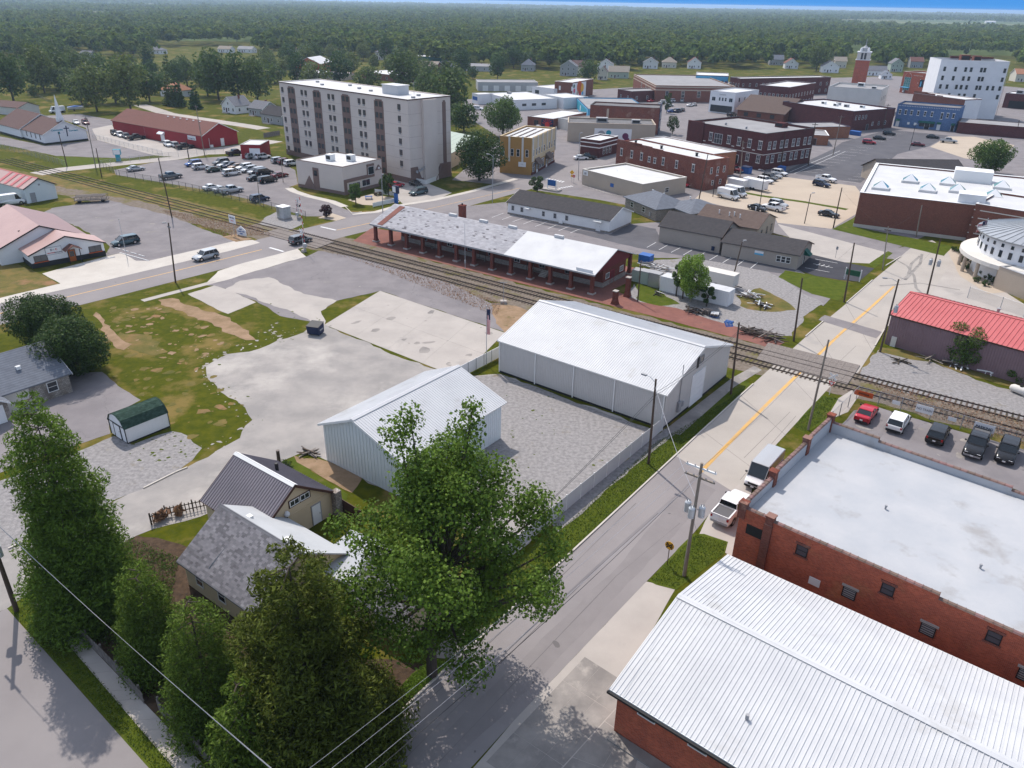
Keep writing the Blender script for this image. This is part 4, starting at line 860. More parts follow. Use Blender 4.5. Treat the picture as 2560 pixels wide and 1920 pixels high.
b.panel('front', 1.55, 3.9, 1.5, .95, 'trim_black', 'window_grille'); b.panel('front', 7.1, 1.9, .9, .7, 'wall_white', 'blocked_window')
for x, y in ((9, 9), (17, 6), (22, 13)): b.vent(x, y, ROOF + .05, .08, .3)
b.wins('left', (3.0, 7.5, 13, 17), 2.2, 1.4, 1.6, 'trim_white', 'glass'); b.door('left', 10, 0.05, 1.2, 2.2, 'trim_grey')
# --- brick garage with white ribbed roof at the bottom right
h = 4.0
b = Bld('brick_garage', 'low brick garage under a broad white ribbed metal roof at bottom right', (1546,1722), (1864,1916), 16.9, h, he=h); b.L = 30.0
b.gable('brick_red', 'metal_white', h, 5.75, ov=0.3)
for o in [c for c in b.root.children if c.name.startswith('roof')]: bpy.data.objects.remove(o)
b.rib_roof('metal_white', h, 5.75, 'x', 0.4, 0.92, 0.31, cap='metal_white', fascia='trim_white', h=0.045)
b.add(MB().box(-0.5, b.L + .5, -0.62, -0.46, h - .22, h - .06), 'gutter', 'trim_black')
for u in (2.2, 5.8, 9.6, 13.4): b.win('front', u, 2.9, 1.3, 0.55, 'trim_white', 'glass_grey', 1, 1)
b.add(MB().cyl((0, 0, 0), (0, 0, .35), .12, .12, 8), 'roof_vent', 'trim_grey', loc=(7.6, 2.6, 4.7)); b.door('front', 7.6, 0.05, 1.0, 2.1, 'trim_brown'); b.add(MB().box(0, b.L, -0.9, -0.06, 0, 0.12), 'apron_strip', 'stained_shaded_concrete')
b.door('left', 4.5, .05, 3.2, 3.2, 'wall_white', name='roller_door'); b.door('left', 11.5, .05, 3.2, 3.2, 'wall_white', name='roller_door')
# --- old railway depot
h = 3.55
b = Bld('railway_depot', 'long brick railway depot, half grey-tiled and half white roof, beside the tracks', (923.6,561), (1487,690), (1588,636), h, cat='depot')
L, W = b.L, b.W; hr = RH((1487,690), (1588,636), h, (1542,624.7)); DEPOT = b
spl = b.loc(G(1256,638.6,h)).x
def slope(x0, x1, k, m):
 s_ = 1 if k == 0 else -1; y0 = 0 if k == 0 else W
 q = [(y0, h), (W/2, hr), (W/2, hr + .14), (y0, h + .14)]
 return b.add(MB().hull2([(x0, y, z) for y, z in q], [(x1, y, z) for y, z in q]), 'roof', m)
for k in (0, 1): slope(0, spl - .003, k, 'tab_silver'); slope(spl + .003, L, k, 'roof_white')
an = math.atan2(hr - h, W / 2); sl = W / 2 / math.cos(an)
for k, o_ in ((0, Vector((0, 0, h + .145))),):
 tabs(b.root, 'roof_tiles', ['tab_silver', 'tab_missing'], o_, Vector((1, 0, 0)), Vector((0, math.cos(an), math.sin(an))), spl, sl, 0.62, 0.34, 0.03, miss=0.055, seed=11, t=.02)
b.add(MB().hull2([(1.9, .25, h + .2 + .25 * math.tan(an)), (3.3, .25, h + .2 + .25 * math.tan(an)), (3.3, W/2 - .5, hr - .5 * math.tan(an) + .2), (1.9, W/2 - .5, hr - .5 * math.tan(an) + .2)], [(1.9, .25, h + .25 + .25 * math.tan(an)), (3.3, .25, h + .25 + .25 * math.tan(an)), (3.3, W/2 - .5, hr - .5 * math.tan(an) + .25), (1.9, W/2 - .5, hr - .5 * math.tan(an) + .25)]), 'bare_strip', 'brick_paving')
b.add(MB().box(0, L, -.06, -.002, h - .12, h + .12).box(L + .002, L + .05, 0, .1, h - .1, h + .1), 'fascia', 'trim_grey')
x0, x1, y0, y1 = 4.2, L - .9, 4.6, W - 2.2
prof = [(y0, 0), (y1, 0), (y1, h + y1 * 0 + (W - y1) * math.tan(an)), (W/2, hr - .02), (y0, h + y0 * math.tan(an))]
b.add(MB().hull2([(x0, y, z) for y, z in prof], [(x1, y, z) for y, z in prof]), 'wall', 'brick_depot')
b.add(MB().hull2([(x1 + .002, .5, h - .35), (x1 + .002, W - .5, h - .35), (x1 + .002, W - .5, h + .5 * math.tan(an) - .05), (x1 + .002, W/2, hr - .06), (x1 + .002, .5, h + .5 * math.tan(an) - .05)], [(x1 + .12, .5, h - .35), (x1 + .12, W - .5, h - .35), (x1 + .12, W - .5, h + .5 * math.tan(an) - .05), (x1 + .12, W/2, hr - .06), (x1 + .12, .5, h + .5 * math.tan(an) - .05)]), 'gable_board', 'wall_maroon')
b.add(MB().box(x0 - .06, x1 + .06, y0 - .06, y1 + .06, 0, .9), 'plinth', 'brick_grey')
pm = MB().hull2([(-.5, -.5, 0), (.5, -.5, 0), (.5, .5, 0), (-.5, .5, 0)], [(-.28, -.28, .8), (.28, -.28, .8), (.28, .28, .8), (-.28, .28, .8)]).box(-.28, .28, -.28, .28, .802, h + .3).mesh('pillar', [M['brick_depot']])
cm = MB().box(-.56, .56, -.56, .56, 0, .28).mesh('pillar_base', [M['concrete']])
for i in range(13):
 o = put('pillar', pm, b.root, (.8 + (L - 1.6) * i / 12, .8, 0)); put('pillar_base', cm, o)
for i in range(6): o = put('pillar', pm, b.root, (.8 + (L - 1.6) * i / 5, W - .8, 0)); put('pillar_base', cm, o)
for u in (6, 10.5, 17, 22, 27, 33, 38.5, 44):
 o = b.win('front', u, 1.1, 1.3, 1.5, 'trim_white' if u in (6, 17, 33) else 'trim_grey', 'glass', 2, 2); o.location.y = y0 - .004
for u in (14, 25, 36): o = b.door('front', u, .05, 1.4, 2.4, 'trim_brown', 'trim_brown'); o.location.y = y0 - .004
o = b.win('left', y0 + 2.2, 1.0, .9, 1.5, 'trim_white', 'wall_white', 1, 1); o.location.x = x0 - .004
for u in (y0 + 1.6, y1 - 1.6): o = b.win('right', u, 1.3, 1.3, 1.0, 'trim_white', 'glass', 3, 1); o.location.x = x1 + .01
o = b.door('right', W/2 + .3, .05, 1.3, 2.3, 'wall_maroon', 'wall_red'); o.location.x = x1 + .01
c = b.loc(G(1297,572)); cy = W * .62
o = b.add(MB().box(-.55, .55, -.55, .55, 0, 2.4).box(-.62, .62, -.62, .62, 2.402, 2.6), 'chimney', 'brick_depot', loc=(c.x - 1.5, cy, hr - .6)); b.add(MB().cyl((0, 0, 2.6), (0, 0, 2.95), .16, .16, 8), 'chimney_pot', 'trim_black', o)
for x in (15.5, 23, 29.8, 40): b.add(MB().box(-.9, .9, -.28, .28, 0, .42), 'ridge_vent', 'roof_white', loc=(x, W/2, hr + .1))
b.add(MB().box(-1.6, 1.6, -.05, 0, 0, .55), 'sign_board', 'wall_white', loc=(L - 2.2, .35, h + .15), rot=(0, 0, math.pi / 2 * 0))
for i in range(3): b.add(MB().box(-1.2, 1.2, -.2, .2, .4, .46).box(-1.1, -1.0, -.18, .18, 0, .4).box(1.0, 1.1, -.18, .18, 0, .4), 'bench', 'wood_grey', loc=(12 + 13 * i, y0 - .7, .03))
for i in range(5): put('stair_tread', MB().box(-.7, .7, 0, .32, 0, .18 * (5 - i)).mesh('stair_tread', [M['concrete']]), b.root, (39.5, y0 - .4 - .32 * i, 0))
# two free-standing brick pillars past its end
for k, (px, hh) in enumerate((((1568,741), 3.3), ((1537,760), 2.2))):
 p = G(*px); o = thing('brick_pillar', (p.x, p.y, 0), DEPOT.rz, ['tall free-standing brick pillar just past the depot end', 'short free-standing brick pillar nearest the platform edge'][k], 'pillar')
 put('shaft', cached('bp%d' % k, lambda: MB().hull2([(-.55, -.55, 0), (.55, -.55, 0), (.55, .55, 0), (-.55, .55, 0)], [(-.36, -.36, .9), (.36, -.36, .9), (.36, .36, .9), (-.36, .36, .9)]).box(-.36, .36, -.36, .36, .902, hh).mesh('shaft', [M['brick_depot']])), o); put('cap', cached('bc%d' % k, lambda: MB().box(-.42, .42, -.42, .42, hh + .002, hh + .12).mesh('cap', [M['concrete']])), o)
# ------------------------------------------------------------------ buildings across the street and in the town
def gb(name, label, A, B, C, he, ridge, wall, roof, cat='building', axis='x', **k):
 """gable building by its eave corners and one ridge end"""
 b = Bld(name, label, A, B, C, he, cat=cat)
 hr = ridge if isinstance(ridge, (int, float)) else RH(B, C, he, ridge) if axis == 'x' else RH(A, B, he, ridge)
 b.hr = hr; b.rf = b.gable(wall, roof, he, hr, axis, **k); b.he = he; return b
def fb(name, label, A, B, C, h, wall, roof, cat='building', **k):
 b = Bld(name, label, A, B, C, h, cat=cat); b.he = h; b.flat(wall, roof, h, **k); return b
# --- heating and cooling shop
b = Bld('heating_shop', 'white shop with rose metal gable roofs, orange door and HEATING and COOLING sign', (83,672), (265,638), 5.0, 0, cat='shop'); L = b.L
b.gable('wall_white', 'metal_rose', 2.5, 4.8, 'y', .35, base=(.9, 'trim_black'), fascia='trim_black', y0=0, y1=5.5)
b.gable('wall_white', 'metal_rose', 2.9, 6.0, 'y', .35, x0=-3.6, x1=L - 1.2, y0=5.5, y1=26, name='main_roof', fascia='trim_black')
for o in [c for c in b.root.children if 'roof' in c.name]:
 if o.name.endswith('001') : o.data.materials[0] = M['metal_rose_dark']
b.wins('front', (1.6, L - 1.6), 1.0, 2.2, 1.15, 'trim_black', 'glass_grey', 2, 1, sill='orange_paint')
b.door('front', 6.7, .05, 1.05, 2.1, 'door_orange', 'trim_brown', 'glass')
b.gable('trim_black', 'shingle_rust', 2.5, 3.2, 'y', .2, x0=5.5, x1=7.9, y0=-1.7, y1=-.05, name='porch_roof', walls=False)
for x in (5.7, 7.7): b.add(MB().box(-.06, .06, -.06, .06, 0, 2.5), 'porch_post', 'trim_black', loc=(x, -1.6, 0))
s_ = b.panel('front', 3.9, 1.95, 2.6, 1.25, 'wall_white'); b.panel('front', 3.9, 1.9, 2.7, 1.35, 'navy_paint', 'sign_frame', -.02)
t = b.text('front', 3.55, 2.6, 'D', .5, 'navy_paint', .075, bold=.012); b.text('front', 3.95, 2.62, '&', .28, 'navy_paint', .075); b.text('front', 4.35, 2.6, 'C', .5, 'red_paint', .075, bold=.012); b.text('front', 3.4, 2.12, 'HEATING', .3, 'red_paint', .075, bold=.008); b.text('front', 4.1, 2.14, '&', .18, 'navy_paint', .075); b.text('front', 4.55, 2.12, 'COOLING', .27, 'navy_paint', .075, bold=.008)
b.vent(1.0, 8, 4.4, .14, .6, 'trim_brown')
# --- red striped pole barn
b = gb('pole_barn', 'white metal barn with red and pink striped roof at the left edge', (-90,428), (69,509), (163,500), 0.01, 5.2, 'metal_pale', 'metal_rose', cat='barn', ov=.3) if False else Bld('pole_barn', 'white metal barn with pink metal roof at the left edge', (-60,472), (69,509), (163,500), 0, cat='barn')
b.gable('metal_pale', 'metal_rose', 3.4, 5.2, 'x', .3, fascia='trim_black', cap='metal_red'); b.panel('right', b.W * .5, 3.6, .4, .4, 'trim_grey', 'vent'); b.door('right', 1.6, .05, 1.0, 2.1, 'trim_grey')
for i in range(4): b.add(MB().hull2([(b.L - 3 - 3.0 * i, -.2, 3.52), (b.L - 1.9 - 3.0 * i, -.2, 3.52), (b.L - 1.9 - 3.0 * i, b.W/2 - .2, 5.34), (b.L - 3 - 3.0 * i, b.W/2 - .2, 5.34)], [(b.L - 3 - 3.0 * i, -.2, 3.56), (b.L - 1.9 - 3.0 * i, -.2, 3.56), (b.L - 1.9 - 3.0 * i, b.W/2 - .2, 5.38), (b.L - 3 - 3.0 * i, b.W/2 - .2, 5.38)]), 'roof_panel', 'metal_red')
# --- church
b = Bld('church', 'white church with mauve shingle roof, slim white steeple and dark cross', (114,362), (221,350), 33, 0, cat='church'); L = b.L
b.gable('siding_white', 'shingle_mauve', 3.2, 6.7, 'y', .4, base=(.5, 'trim_black'), fascia='trim_white', y0=0, y1=17)
b.gable('siding_white', 'shingle_mauve', 3.2, 7.3, 'y', .4, x0=-.6, x1=L + .6, y0=17.02, y1=36, name='main_roof', base=(.5, 'trim_black'), fascia='trim_white')
st = b.add(MB().box(-.9, .9, -.9, .9, -.9, 1.0), 'steeple', 'wall_white', loc=(L/2, 1.6, 6.7)); b.add(MB().hull2([(-.75, -.75, 1.002), (.75, -.75, 1.002), (.75, .75, 1.002), (-.75, .75, 1.002)], [(-.04, -.04, 8.0), (.04, -.04, 8.0), (.04, .04, 8.0), (-.04, .04, 8.0)]), 'spire', 'wall_white', st)
b.add(MB().box(-.13, .13, -.12, 0, 1.9, 5.2).box(-.85, .85, -.14, -.121, 4.25, 4.55), 'cross', 'navy_paint', loc=(L * .53, -.01, 0), rot=(0, rad(3), 0))
b.text('front', L * .33, 3.9, 'Community', .75, 'teal_paint', .03, bold=.02); b.text('front', L * .7, 3.3, 'Covenant', .72, 'teal_paint', .03, bold=.02); b.panel('front', L * .36, 2.85, .7, .7, 'teal_paint', 'emblem', 0, .03)
b.wins('left', (3, 6.5, 10, 13.5, 20, 25), 1.2, .7, 1.6, 'trim_grey', 'glass')
b = Bld('church_hall', 'small white hall with brown roof behind the church', (-70,278), (50,290), 9, 0); b.gable('wall_offwhite', 'shingle_mauve', 3.0, 4.6, ov=.3); b.win('front', 8, 1, 1, 1.2)
# --- red storage building
b = Bld('red_store', 'long bright red building with brown shingle roof and white sign', (286,330), (509,372), (602,360), 0, cat='store'); L, W = b.L, b.W
b.gable('wall_red', 'shingle_rust', 4.0, 7.2, 'x', .4, fascia='trim_white')
b.add(MB().box(20.5, L, -.45, -.002, 0, 3.8), 'wall_bay', 'wall_red'); b.add(MB().box(-.06, .06, -.06, .06, 0, 3.7), 'downspout', 'trim_white', loc=(20.2, -.2, 0))
b.door('front', 31, .05, 2.0, 2.3, 'wall_white', 'trim_white').location.y = -.46; b.add(MB().hull2([(-1.6, 0, 2.5), (1.6, 0, 2.5), (1.6, 0, 3.3), (-1.6, 0, 3.3)], [(-1.6, -1.2, 2.5), (1.6, -1.2, 2.5), (1.6, -1.1, 2.7), (-1.6, -1.1, 2.7)]), 'door_awning', 'wall_white', loc=(31, -.46, 0))
b.panel('front', 47.6, 2.3, 4.4, 1.3, 'wall_white', out=.46); b.text('front', 47.6, 2.55, 'Storage Inn', .78, 'navy_paint', .54)
b.door('right', W * .55, .05, 1.1, 2.3, 'wall_white', 'trim_white'); b.panel('right', W * .22, .1, .9, .8, 'trim_white', 'air_conditioner', 0, .5); b.add(MB().cyl((0, 0, 0), (0, 0, 3), .06, .06, 6), 'pipe', 'trim_white', loc=(L + .1, W * .18, 0))
for i in range(6): b.vent(26 + i * 3.6, W * .44, 6.7, .25, .35, 'trim_white')
b = fb('red_annex', 'low red annex with white roof and garage door beside the red store', (600,361), (650,362), 9, 4.2, 'wall_red', 'roof_white', par=.2); b.door('front', 4.2, .05, 3.0, 3.0, 'wall_white', 'trim_white', name='garage_door')
# --- seven-storey apartment tower
H7 = 21.2
b = Bld('apartment_block', 'seven-storey pale pink apartment block with brown vertical window bands', (697,204), (1019,249), (1126,239), H7, cat='apartment block'); L, W = b.L, b.W
fl = 2.85
b.walls('stucco_pink', H7 - .3); b.add(MB().box(.3, L - .3, .3, W - .3, H7 - .3, H7 - .2), 'roof', 'roof_membrane')
b.add(MB().box(-.12, L + .12, -.12, .3, H7 - .3, H7).box(-.12, L + .12, W - .3, W + .12, H7 - .3, H7).box(-.12, .3, .3, W - .3, H7 - .3, H7).box(L - .3, L + .12, .3, W - .3, H7 - .3, H7), 'parapet', ['stucco_pink']); b.add(MB().box(-.2, L + .2, -.2, -.121, H7 - .22, H7 + .04).box(L + .121, L + .2, -.12, W + .2, H7 - .22, H7 + .04).box(-.2, -.121, -.12, W + .2, H7 - .22, H7 + .04), 'coping', 'trim_brown'); b.add(MB().box(-.12, L + .12, -.12, .34, H7 + .002, H7 + .05).box(-.12, .34, .34, W + .12, H7 + .002, H7 + .05).box(L - .34, L + .12, .34, W + .12, H7 + .002, H7 + .05), 'edge_flashing', 'roof_white')
b.add(MB().box(-.1, L + .1, -.1, -.002, 0, 1.5).box(L + .002, L + .1, 0, W, 0, 1.0), 'plinth', 'stucco_brown')
wm = dict(fr='trim_brown', gl='glass_grey')
bands = [.105, .325, .555, .80]; pairs = [.215, .44, .675]; singles = [.025, .94]
for f_ in bands: b.add(MB().box(-1.9, 1.9, -.09, -.002, 1.5, H7 - 1.3).box(-1.4, 1.4, -.09, -.002, H7 - 1.298, H7 - .9), 'window_band', 'stucco_brown', loc=(L * f_, 0, 0))
acm = MB().box(-.35, .35, -.22, 0, 0, .32).mesh('air_conditioner', [M['trim_grey']])
for k in range(7):
 z = 1.35 + k * fl
 for f_ in bands:
  for dx in (-.85, .85): b.win('front', L * f_ + dx, z, 1.1, 1.35, 'trim_black', 'glass_grey', 2, 2).location.y = -.093
 for f_ in pairs:
  if k == 0 and f_ != .675: continue
  b.wins('front', (L * f_ - 1.0, L * f_ + 1.0), z, 1.15, 1.35, 'trim_brown', 'glass_grey', 2, 2)
  for dx in (-1.0, 1.0): put('air_conditioner', acm, b.root, (L * f_ + dx, 0, z - .36))
 for f_ in singles:
  if f_ > .5 and k == 0: continue
  b.win('front', L * f_, z, 1.15, 1.35, 'trim_brown', 'glass_grey', 2, 2); put('air_conditioner', acm, b.root, (L * f_, 0, z - .36))
 if k: b.add(MB().box(0, L, -.012, -.001, 0, .03).box(L + .001, L + .012, 0, W, 0, .03), 'floor_joint', 'stucco_brown', loc=(0, 0, z - .9))
b.add(MB().hull2([(L + .003, W * .3, 0), (L + .003, W * .62, 0), (L + .003, W * .62, H7 - .35), (L + .003, W * .3, H7 - .35)], [(L + .9, W * .3, 0), (L + .9, W * .62, 0), (L + .9, W * .62, H7 - .35), (L + .9, W * .3, H7 - .35)]), 'bay', 'stucco_pink')
b.add(MB().box(L + .003, L + .12, W * .8, W * .88, 1, H7 - 1.4).box(L + .003, L + .12, W * .815, W * .865, H7 - 1.398, H7 - 1.0), 'window_band', 'stucco_brown')
b.add(MB().hull2([(L + .003, 0, .1), (L + .003, W * .28, .1), (L + .003, W * .16, 4.2), (L + .003, 0, 4.2)], [(L + .12, 0, .1), (L + .12, W * .28, .1), (L + .12, W * .16, 4.2), (L + .12, 0, 4.2)]), 'painted_base', 'stucco_brown'); b.add(MB().hull2([(L + .003, W * .55, .1), (L + .003, W * .98, .1), (L + .003, W * .98, 4.0), (L + .003, W * .72, 4.0)], [(L + .95, W * .55, .1), (L + .14, W * .98, .1), (L + .14, W * .98, 4.0), (L + .95, W * .72, 4.0)]), 'painted_base', 'stucco_brown')
ph = b.add(MB().box(-3.2, 3.2, -2, 2, 0, 2.2), 'penthouse', 'roof_membrane', loc=(L * .77, W * .5, H7 - .2)); b.add(MB().box(-3.4, 3.4, -2.2, 2.2, 2.202, 2.4), 'penthouse_roof', 'roof_white', ph)
for x, y in ((.12, .6), (.25, .35), (.36, .7), (.5, .5), (.62, .4), (.9, .6), (.95, .3)): b.add(MB().box(-.4, .4, -.4, .4, 0, .45), 'roof_vent', 'trim_grey', loc=(L * x, W * y, H7 - .2))
b.add(MB().cyl((0, 0, 0), (0, 0, 3), .04, .04, 6).cyl((-1.2, 0, 2.9), (1.2, 0, 3.2), .03, .03, 5).cyl((-.8, .3, 2.6), (.9, -.3, 2.7), .03, .03, 5), 'antenna', 'trim_grey', loc=(L * .84, W * .7, H7 - .2))
for i in range(5): b.add(MB().lathe([(.0, 0), (.35, .12), (.42, .2)], n=10).cyl((0, 0, 0), (0, -.4, -.3), .03, .03, 5), 'satellite_dish', 'trim_grey', loc=(L + .6, 1.6 + i * .9, 3.0 + .25 * i), rot=(0, rad(70), 0))
# --- annex
b = fb('apartment_annex', 'two-storey pale annex with white flat roof in front of the apartment block', (739,398.5), (856,417.5), (967.7,398.5), 6.9, 'stucco_pink', 'roof_white', par=.25, cop='trim_brown', base=(.8, 'stucco_brown')); L, W = b.L, b.W
b.add(MB().box(-1.0, 1.0, -.12, -.002, .8, 5.6), 'window_band', 'stucco_brown', loc=(L * .42, 0, 0)); o = b.win('front', L * .42, 3.6, 1.2, 1.4, 'trim_brown', 'glass'); o.location.y = -.13
b.add(MB().hull2([(L * .12, -.14, 0), (L * .4, -.14, 0), (L * .27, -.14, 3.4)], [(L * .12, -.004, 0), (L * .4, -.004, 0), (L * .27, -.004, 3.4)]), 'painted_base', 'stucco_brown')
b.add(MB().box(L + .003, L + .25, 0, W * .78, 2.9, 3.7).box(L + .003, L + .25, 0, .9, 0, 2.9).box(L + .003, L + .25, W * .6, W * .78, 3.7, 6.2), 'portal_frame', 'stucco_brown')
b.win('right', W * .26, 1.0, 4.2, 1.5, 'trim_white', 'glass', 3, 1); b.win('right', W * .56, 1.0, 3.0, 1.6, 'trim_white', 'glass', 2, 1); o = b.win('right', W * .69, 3.6, 2.2, 2.0, 'trim_white', 'glass', 1, 1); o.location.x += .25
b.add(MB().hull2([(L + .003, W * .82, 4.3), (L + .003, W * .98, 4.3), (L + .003, W * .9, 5.6)], [(L + .3, W * .82, 4.3), (L + .3, W * .98, 4.3), (L + .3, W * .9, 5.6)]), 'gable_emblem', 'stucco_brown'); b.add(MB().box(-.02, .3, -.3, .3, 4.5, 5.0), 'emblem_window', 'wall_white', loc=(L + .02, W * .9, 0))
for x, y in ((.45, .35), (.72, .55)): b.unit(L * x, W * y, 6.75, 1.8, 1.6, 1.5, 'trim_white')
# --- yellow corner building
h = 10.2
b = fb('yellow_building', 'two-storey ochre corner building with buff shopfront and brown awnings', (1250,339), (1330,345), (1453,323), h, 'wall_yellow', 'roof_white', par=.5, cop='wall_buff'); L, W = b.L, b.W
b.add(MB().box(L + .003, L + .2, .02, W, 3.6, h - .1), 'facade', 'wall_buff'); b.add(MB().box(L + .003, L + .22, .02, W, 0, .7), 'stall_riser', 'brick_plum')
for i in range(6): b.add(MB().box(L + .201, L + .45, -.2, .2, 6.2 if i not in (0, 5) else 3.7, h + .25), 'pilaster', 'wall_offwhite', loc=(0, .3 + (W - .6) * i / 5, 0))
for f_ in (.3, .72): b.add(MB().box(-.28, .28, -.14, -.002, 3.4, h + .2), 'pilaster', 'wall_offwhite', loc=(L * f_, 0, 0))
for i in range(9):
 o = b.win('right', 1.3 + (W - 2.6) * i / 8, 5.0, .85, 1.9, 'trim_white', 'glass', 1, 2); o.location.x += .2
for u in (1.0, 3.8, 5.6, 8.3): b.win('front', u * L / 9.7, 4.9, .9, 2.0, 'trim_white', 'glass', 1, 2)
for u, w_ in ((1.6, 2.0), (7.4, 2.2), (10.0, 2.2), (16.5, 2.0), (19.5, 2.0)): o = b.win('right', u * W / 22, .8, w_, 2.5, 'trim_white', 'glass_grey', 2, 2); o.location.x += .2
for u in (4.6, 13.6): o = b.door('right', u * W / 22, .05, 1.1, 2.2, 'trim_white', 'trim_white', 'glass'); o.location.x += .2
for u in (4.4, 14.4): b.add(MB().hull2([(0, -2, 2.7), (0, 2, 2.7), (0, 2, 4.2), (0, -2, 4.2)], [(1.5, -2, 2.6), (1.5, 2, 2.6), (1.5, 2, 2.75), (1.5, -2, 2.75)]), 'awning', 'awning_brown', loc=(L + .22, u * W / 22, 0))
o = b.add(MB().box(-1.1, 1.1, -.15, 0, 0, 1.3), 'wall_sign', 'wall_white', loc=(L * .72, -.16, 2.2)); b.text('front', L * .72, 2.8, 'Cafe', .4, 'trim_grey', .33)
for i in range(14):
 for j in range(3): b.add(MB().box(-.35, .35, -.3, .3, 0, .12), 'skylight', 'awning_brown', loc=(2 + 2.3 * j, 1.5 + 1.35 * i, h - .44))
# --- white flat-roofed shop and the brick block behind it
b = fb('white_shop', 'low off-white corner shop with bright flat roof and small blue sign', (1456.5,422), (1607,460), (1682,434), 4.1, 'wall_tan', 'roof_white', par=.5, cop='wall_offwhite'); b.panel('front', b.L * .52, 1.4, 1.2, .9, 'blue_paint'); b.panel('front', 1.3, 2.6, 1.8, 1.2, 'trim_white'); b.panel('front', 1.3, 2.8, .9, .6, 'trim_grey', 'emblem', .06, .02); b.door('right', 4, .05, 1.0, 2.1, 'trim_white'); b.win('right', 9, 1, 1.4, 1.2); b.add(MB().box(L * 0, .1, 0, .1, 0, .1), 'vent', 'trim_grey', loc=(5, 8, 3.7))
b = fb('old_brick_block', 'weathered two-storey red brick block with stepped white roof and arched windows', (1543,353), (1769,401), (1799,388), 7.9, 'brick_old', 'roof_white', par=.35, cop='brick_old'); L, W = b.L, b.W
for i, u in enumerate((2.2, 6.5, 10.5, 13.6, 15.8, 19, 24, 30)): b.win('front', u * L / 34.5, 4.2, .9, 1.9 if i not in (3, 4) else 1.3, 'trim_white', 'glass_grey', 1, 2, sill='wall_offwhite', head='wall_offwhite')
b.wins('right', (2, 4.5, 7), 4.2, .8, 1.7, 'trim_white', 'glass'); b.wins('right', (3, 6), 1.2, .8, 1.3, 'trim_white', 'glass')
for i in range(3): b.add(MB().box(0, 10 - i * 3, -.02, .33, 7.9, 8.5 - .2 * i), 'parapet_step', 'brick_old', loc=(i * 7.2 + .02, 0, 0))
for x in (.12, .42, .8): b.vent(L * x, W * .4, 7.6, .35, .8, 'trim_black')
b2 = fb('brick_block_extension', 'lower white-roofed extension behind the weathered brick block', (1600,346), (1780,385), 10, 6.6, 'brick_orange', 'roof_white', par=.3, cop='roof_white')
# --- plum brick civic block
b = fb('plum_brick_block', 'dark plum brick two-storey block with white-framed windows and grey roof', (1723,302), (1916,334), (1991,312), 10.6, 'brick_plum', 'roof_grey', par=.7, cop='trim_black', base=(1.1, 'brick_plum')); L, W = b.L, b.W
for u in (.32, .56, .69, .82, .95): b.win('front', L * u, 5.9, 1.3, 2.3, 'trim_white', 'glass_grey', 2, 2, sill='wall_offwhite', head='wall_offwhite')
for u in (.56, .82, .95): b.win('front', L * u, 2.0, 1.3, 2.2, 'trim_white', 'glass_grey', 2, 2, sill='wall_offwhite')
b.win('front', L * .42, 5.3, 3.2, 3.0, 'trim_white', 'glass_grey', 3, 2); b.win('front', L * .42, 1.6, 3.0, 2.6, 'trim_white', 'glass', 3, 2); b.door('front', L * .69, .8, 1.1, 2.3, 'trim_black', 'trim_white')
for u in (.14, .24, .36, .62, .75, .88): b.panel('front', L * u, 5.3, 1.0, .25, 'wall_offwhite', 'stone_block', 0, .05)
b.add(MB().box(0, L + .06, -.06, -.002, 0, .2).box(L + .002, L + .06, 0, W, 0, .2), 'belt_course', 'wall_offwhite', loc=(0, 0, 4.4)); b.add(MB().box(0, L * .22, -.4, -.002, 0, 10.9), 'corner_pavilion', 'brick_plum')
for v in (.1, .2, .34, .44, .58, .68, .82, .92):
 for z in (1.9, 5.9): b.win('right', W * v, z, 1.3, 2.2, 'trim_white', 'glass_grey', 2, 2, sill='wall_offwhite')
b.unit(L * .7, W * .8, 9.9, 3, 2.5, 1.4, 'brick_plum'); b.vent(L * .3, W * .3, 9.9, .3, .7); b.vent(L * .6, W * .25, 9.9, .3, .7); b.panel('front', L * .66, .4, 1.8, 1.4, 'wall_white', out=.5)
b = fb('orange_brick_office', 'low orange brick office with grey roof beside the dark parking lot', (1989,334), (2073,338.5), 13, 3.5, 'brick_orange', 'roof_grey', par=.3, cop='trim_white'); b.wins('right', (2.5, 5, 9, 11.5), 1.2, 1.2, 1.3, 'trim_white', 'glass'); b.door('front', b.L * .6, .05, 1.2, 2.2, 'trim_brown'); b.add(MB().box(-.06, .06, -.1, 0, 0, 3.2), 'downspout', 'trim_white', loc=(b.L * .1, 0, 0))
b = fb('orange_brick_wing', 'taller wing of the orange brick office behind its grey roof', (2010,318), (2127,316), 12, 4.2, 'brick_orange', 'roof_grey', par=.3, cop='navy_paint'); b.wins('right', (3, 6, 9), 1.3, 1.2, 1.4, 'trim_white', 'glass')
b = fb('maroon_block', 'long windowless maroon brick block with rooftop units behind the parking lot', (1957.6,253), (2135.6,278), 26, 7.7, 'brick_plum', 'roof_membrane', par=.6, cop='navy_paint'); L, W = b.L, b.W
for v in (2, 4, 6, 8): b.win('right', v, 4.3, .9, 1.6, 'trim_white', 'glass');
b.wins('right', (13, 17, 21), 1.5, 1.0, 1.5, 'trim_white', 'glass'); b.door('right', 10, .05, 1.2, 2.2, 'trim_black')
for i, (x, y) in enumerate(((.3, .5), (.45, .6), (.5, .45), (.62, .5), (.75, .65))): b.unit(L * x, W * y, 7.1, 1.6, 1.4, 1.0, 'trim_grey' if i % 2 else 'trim_white')
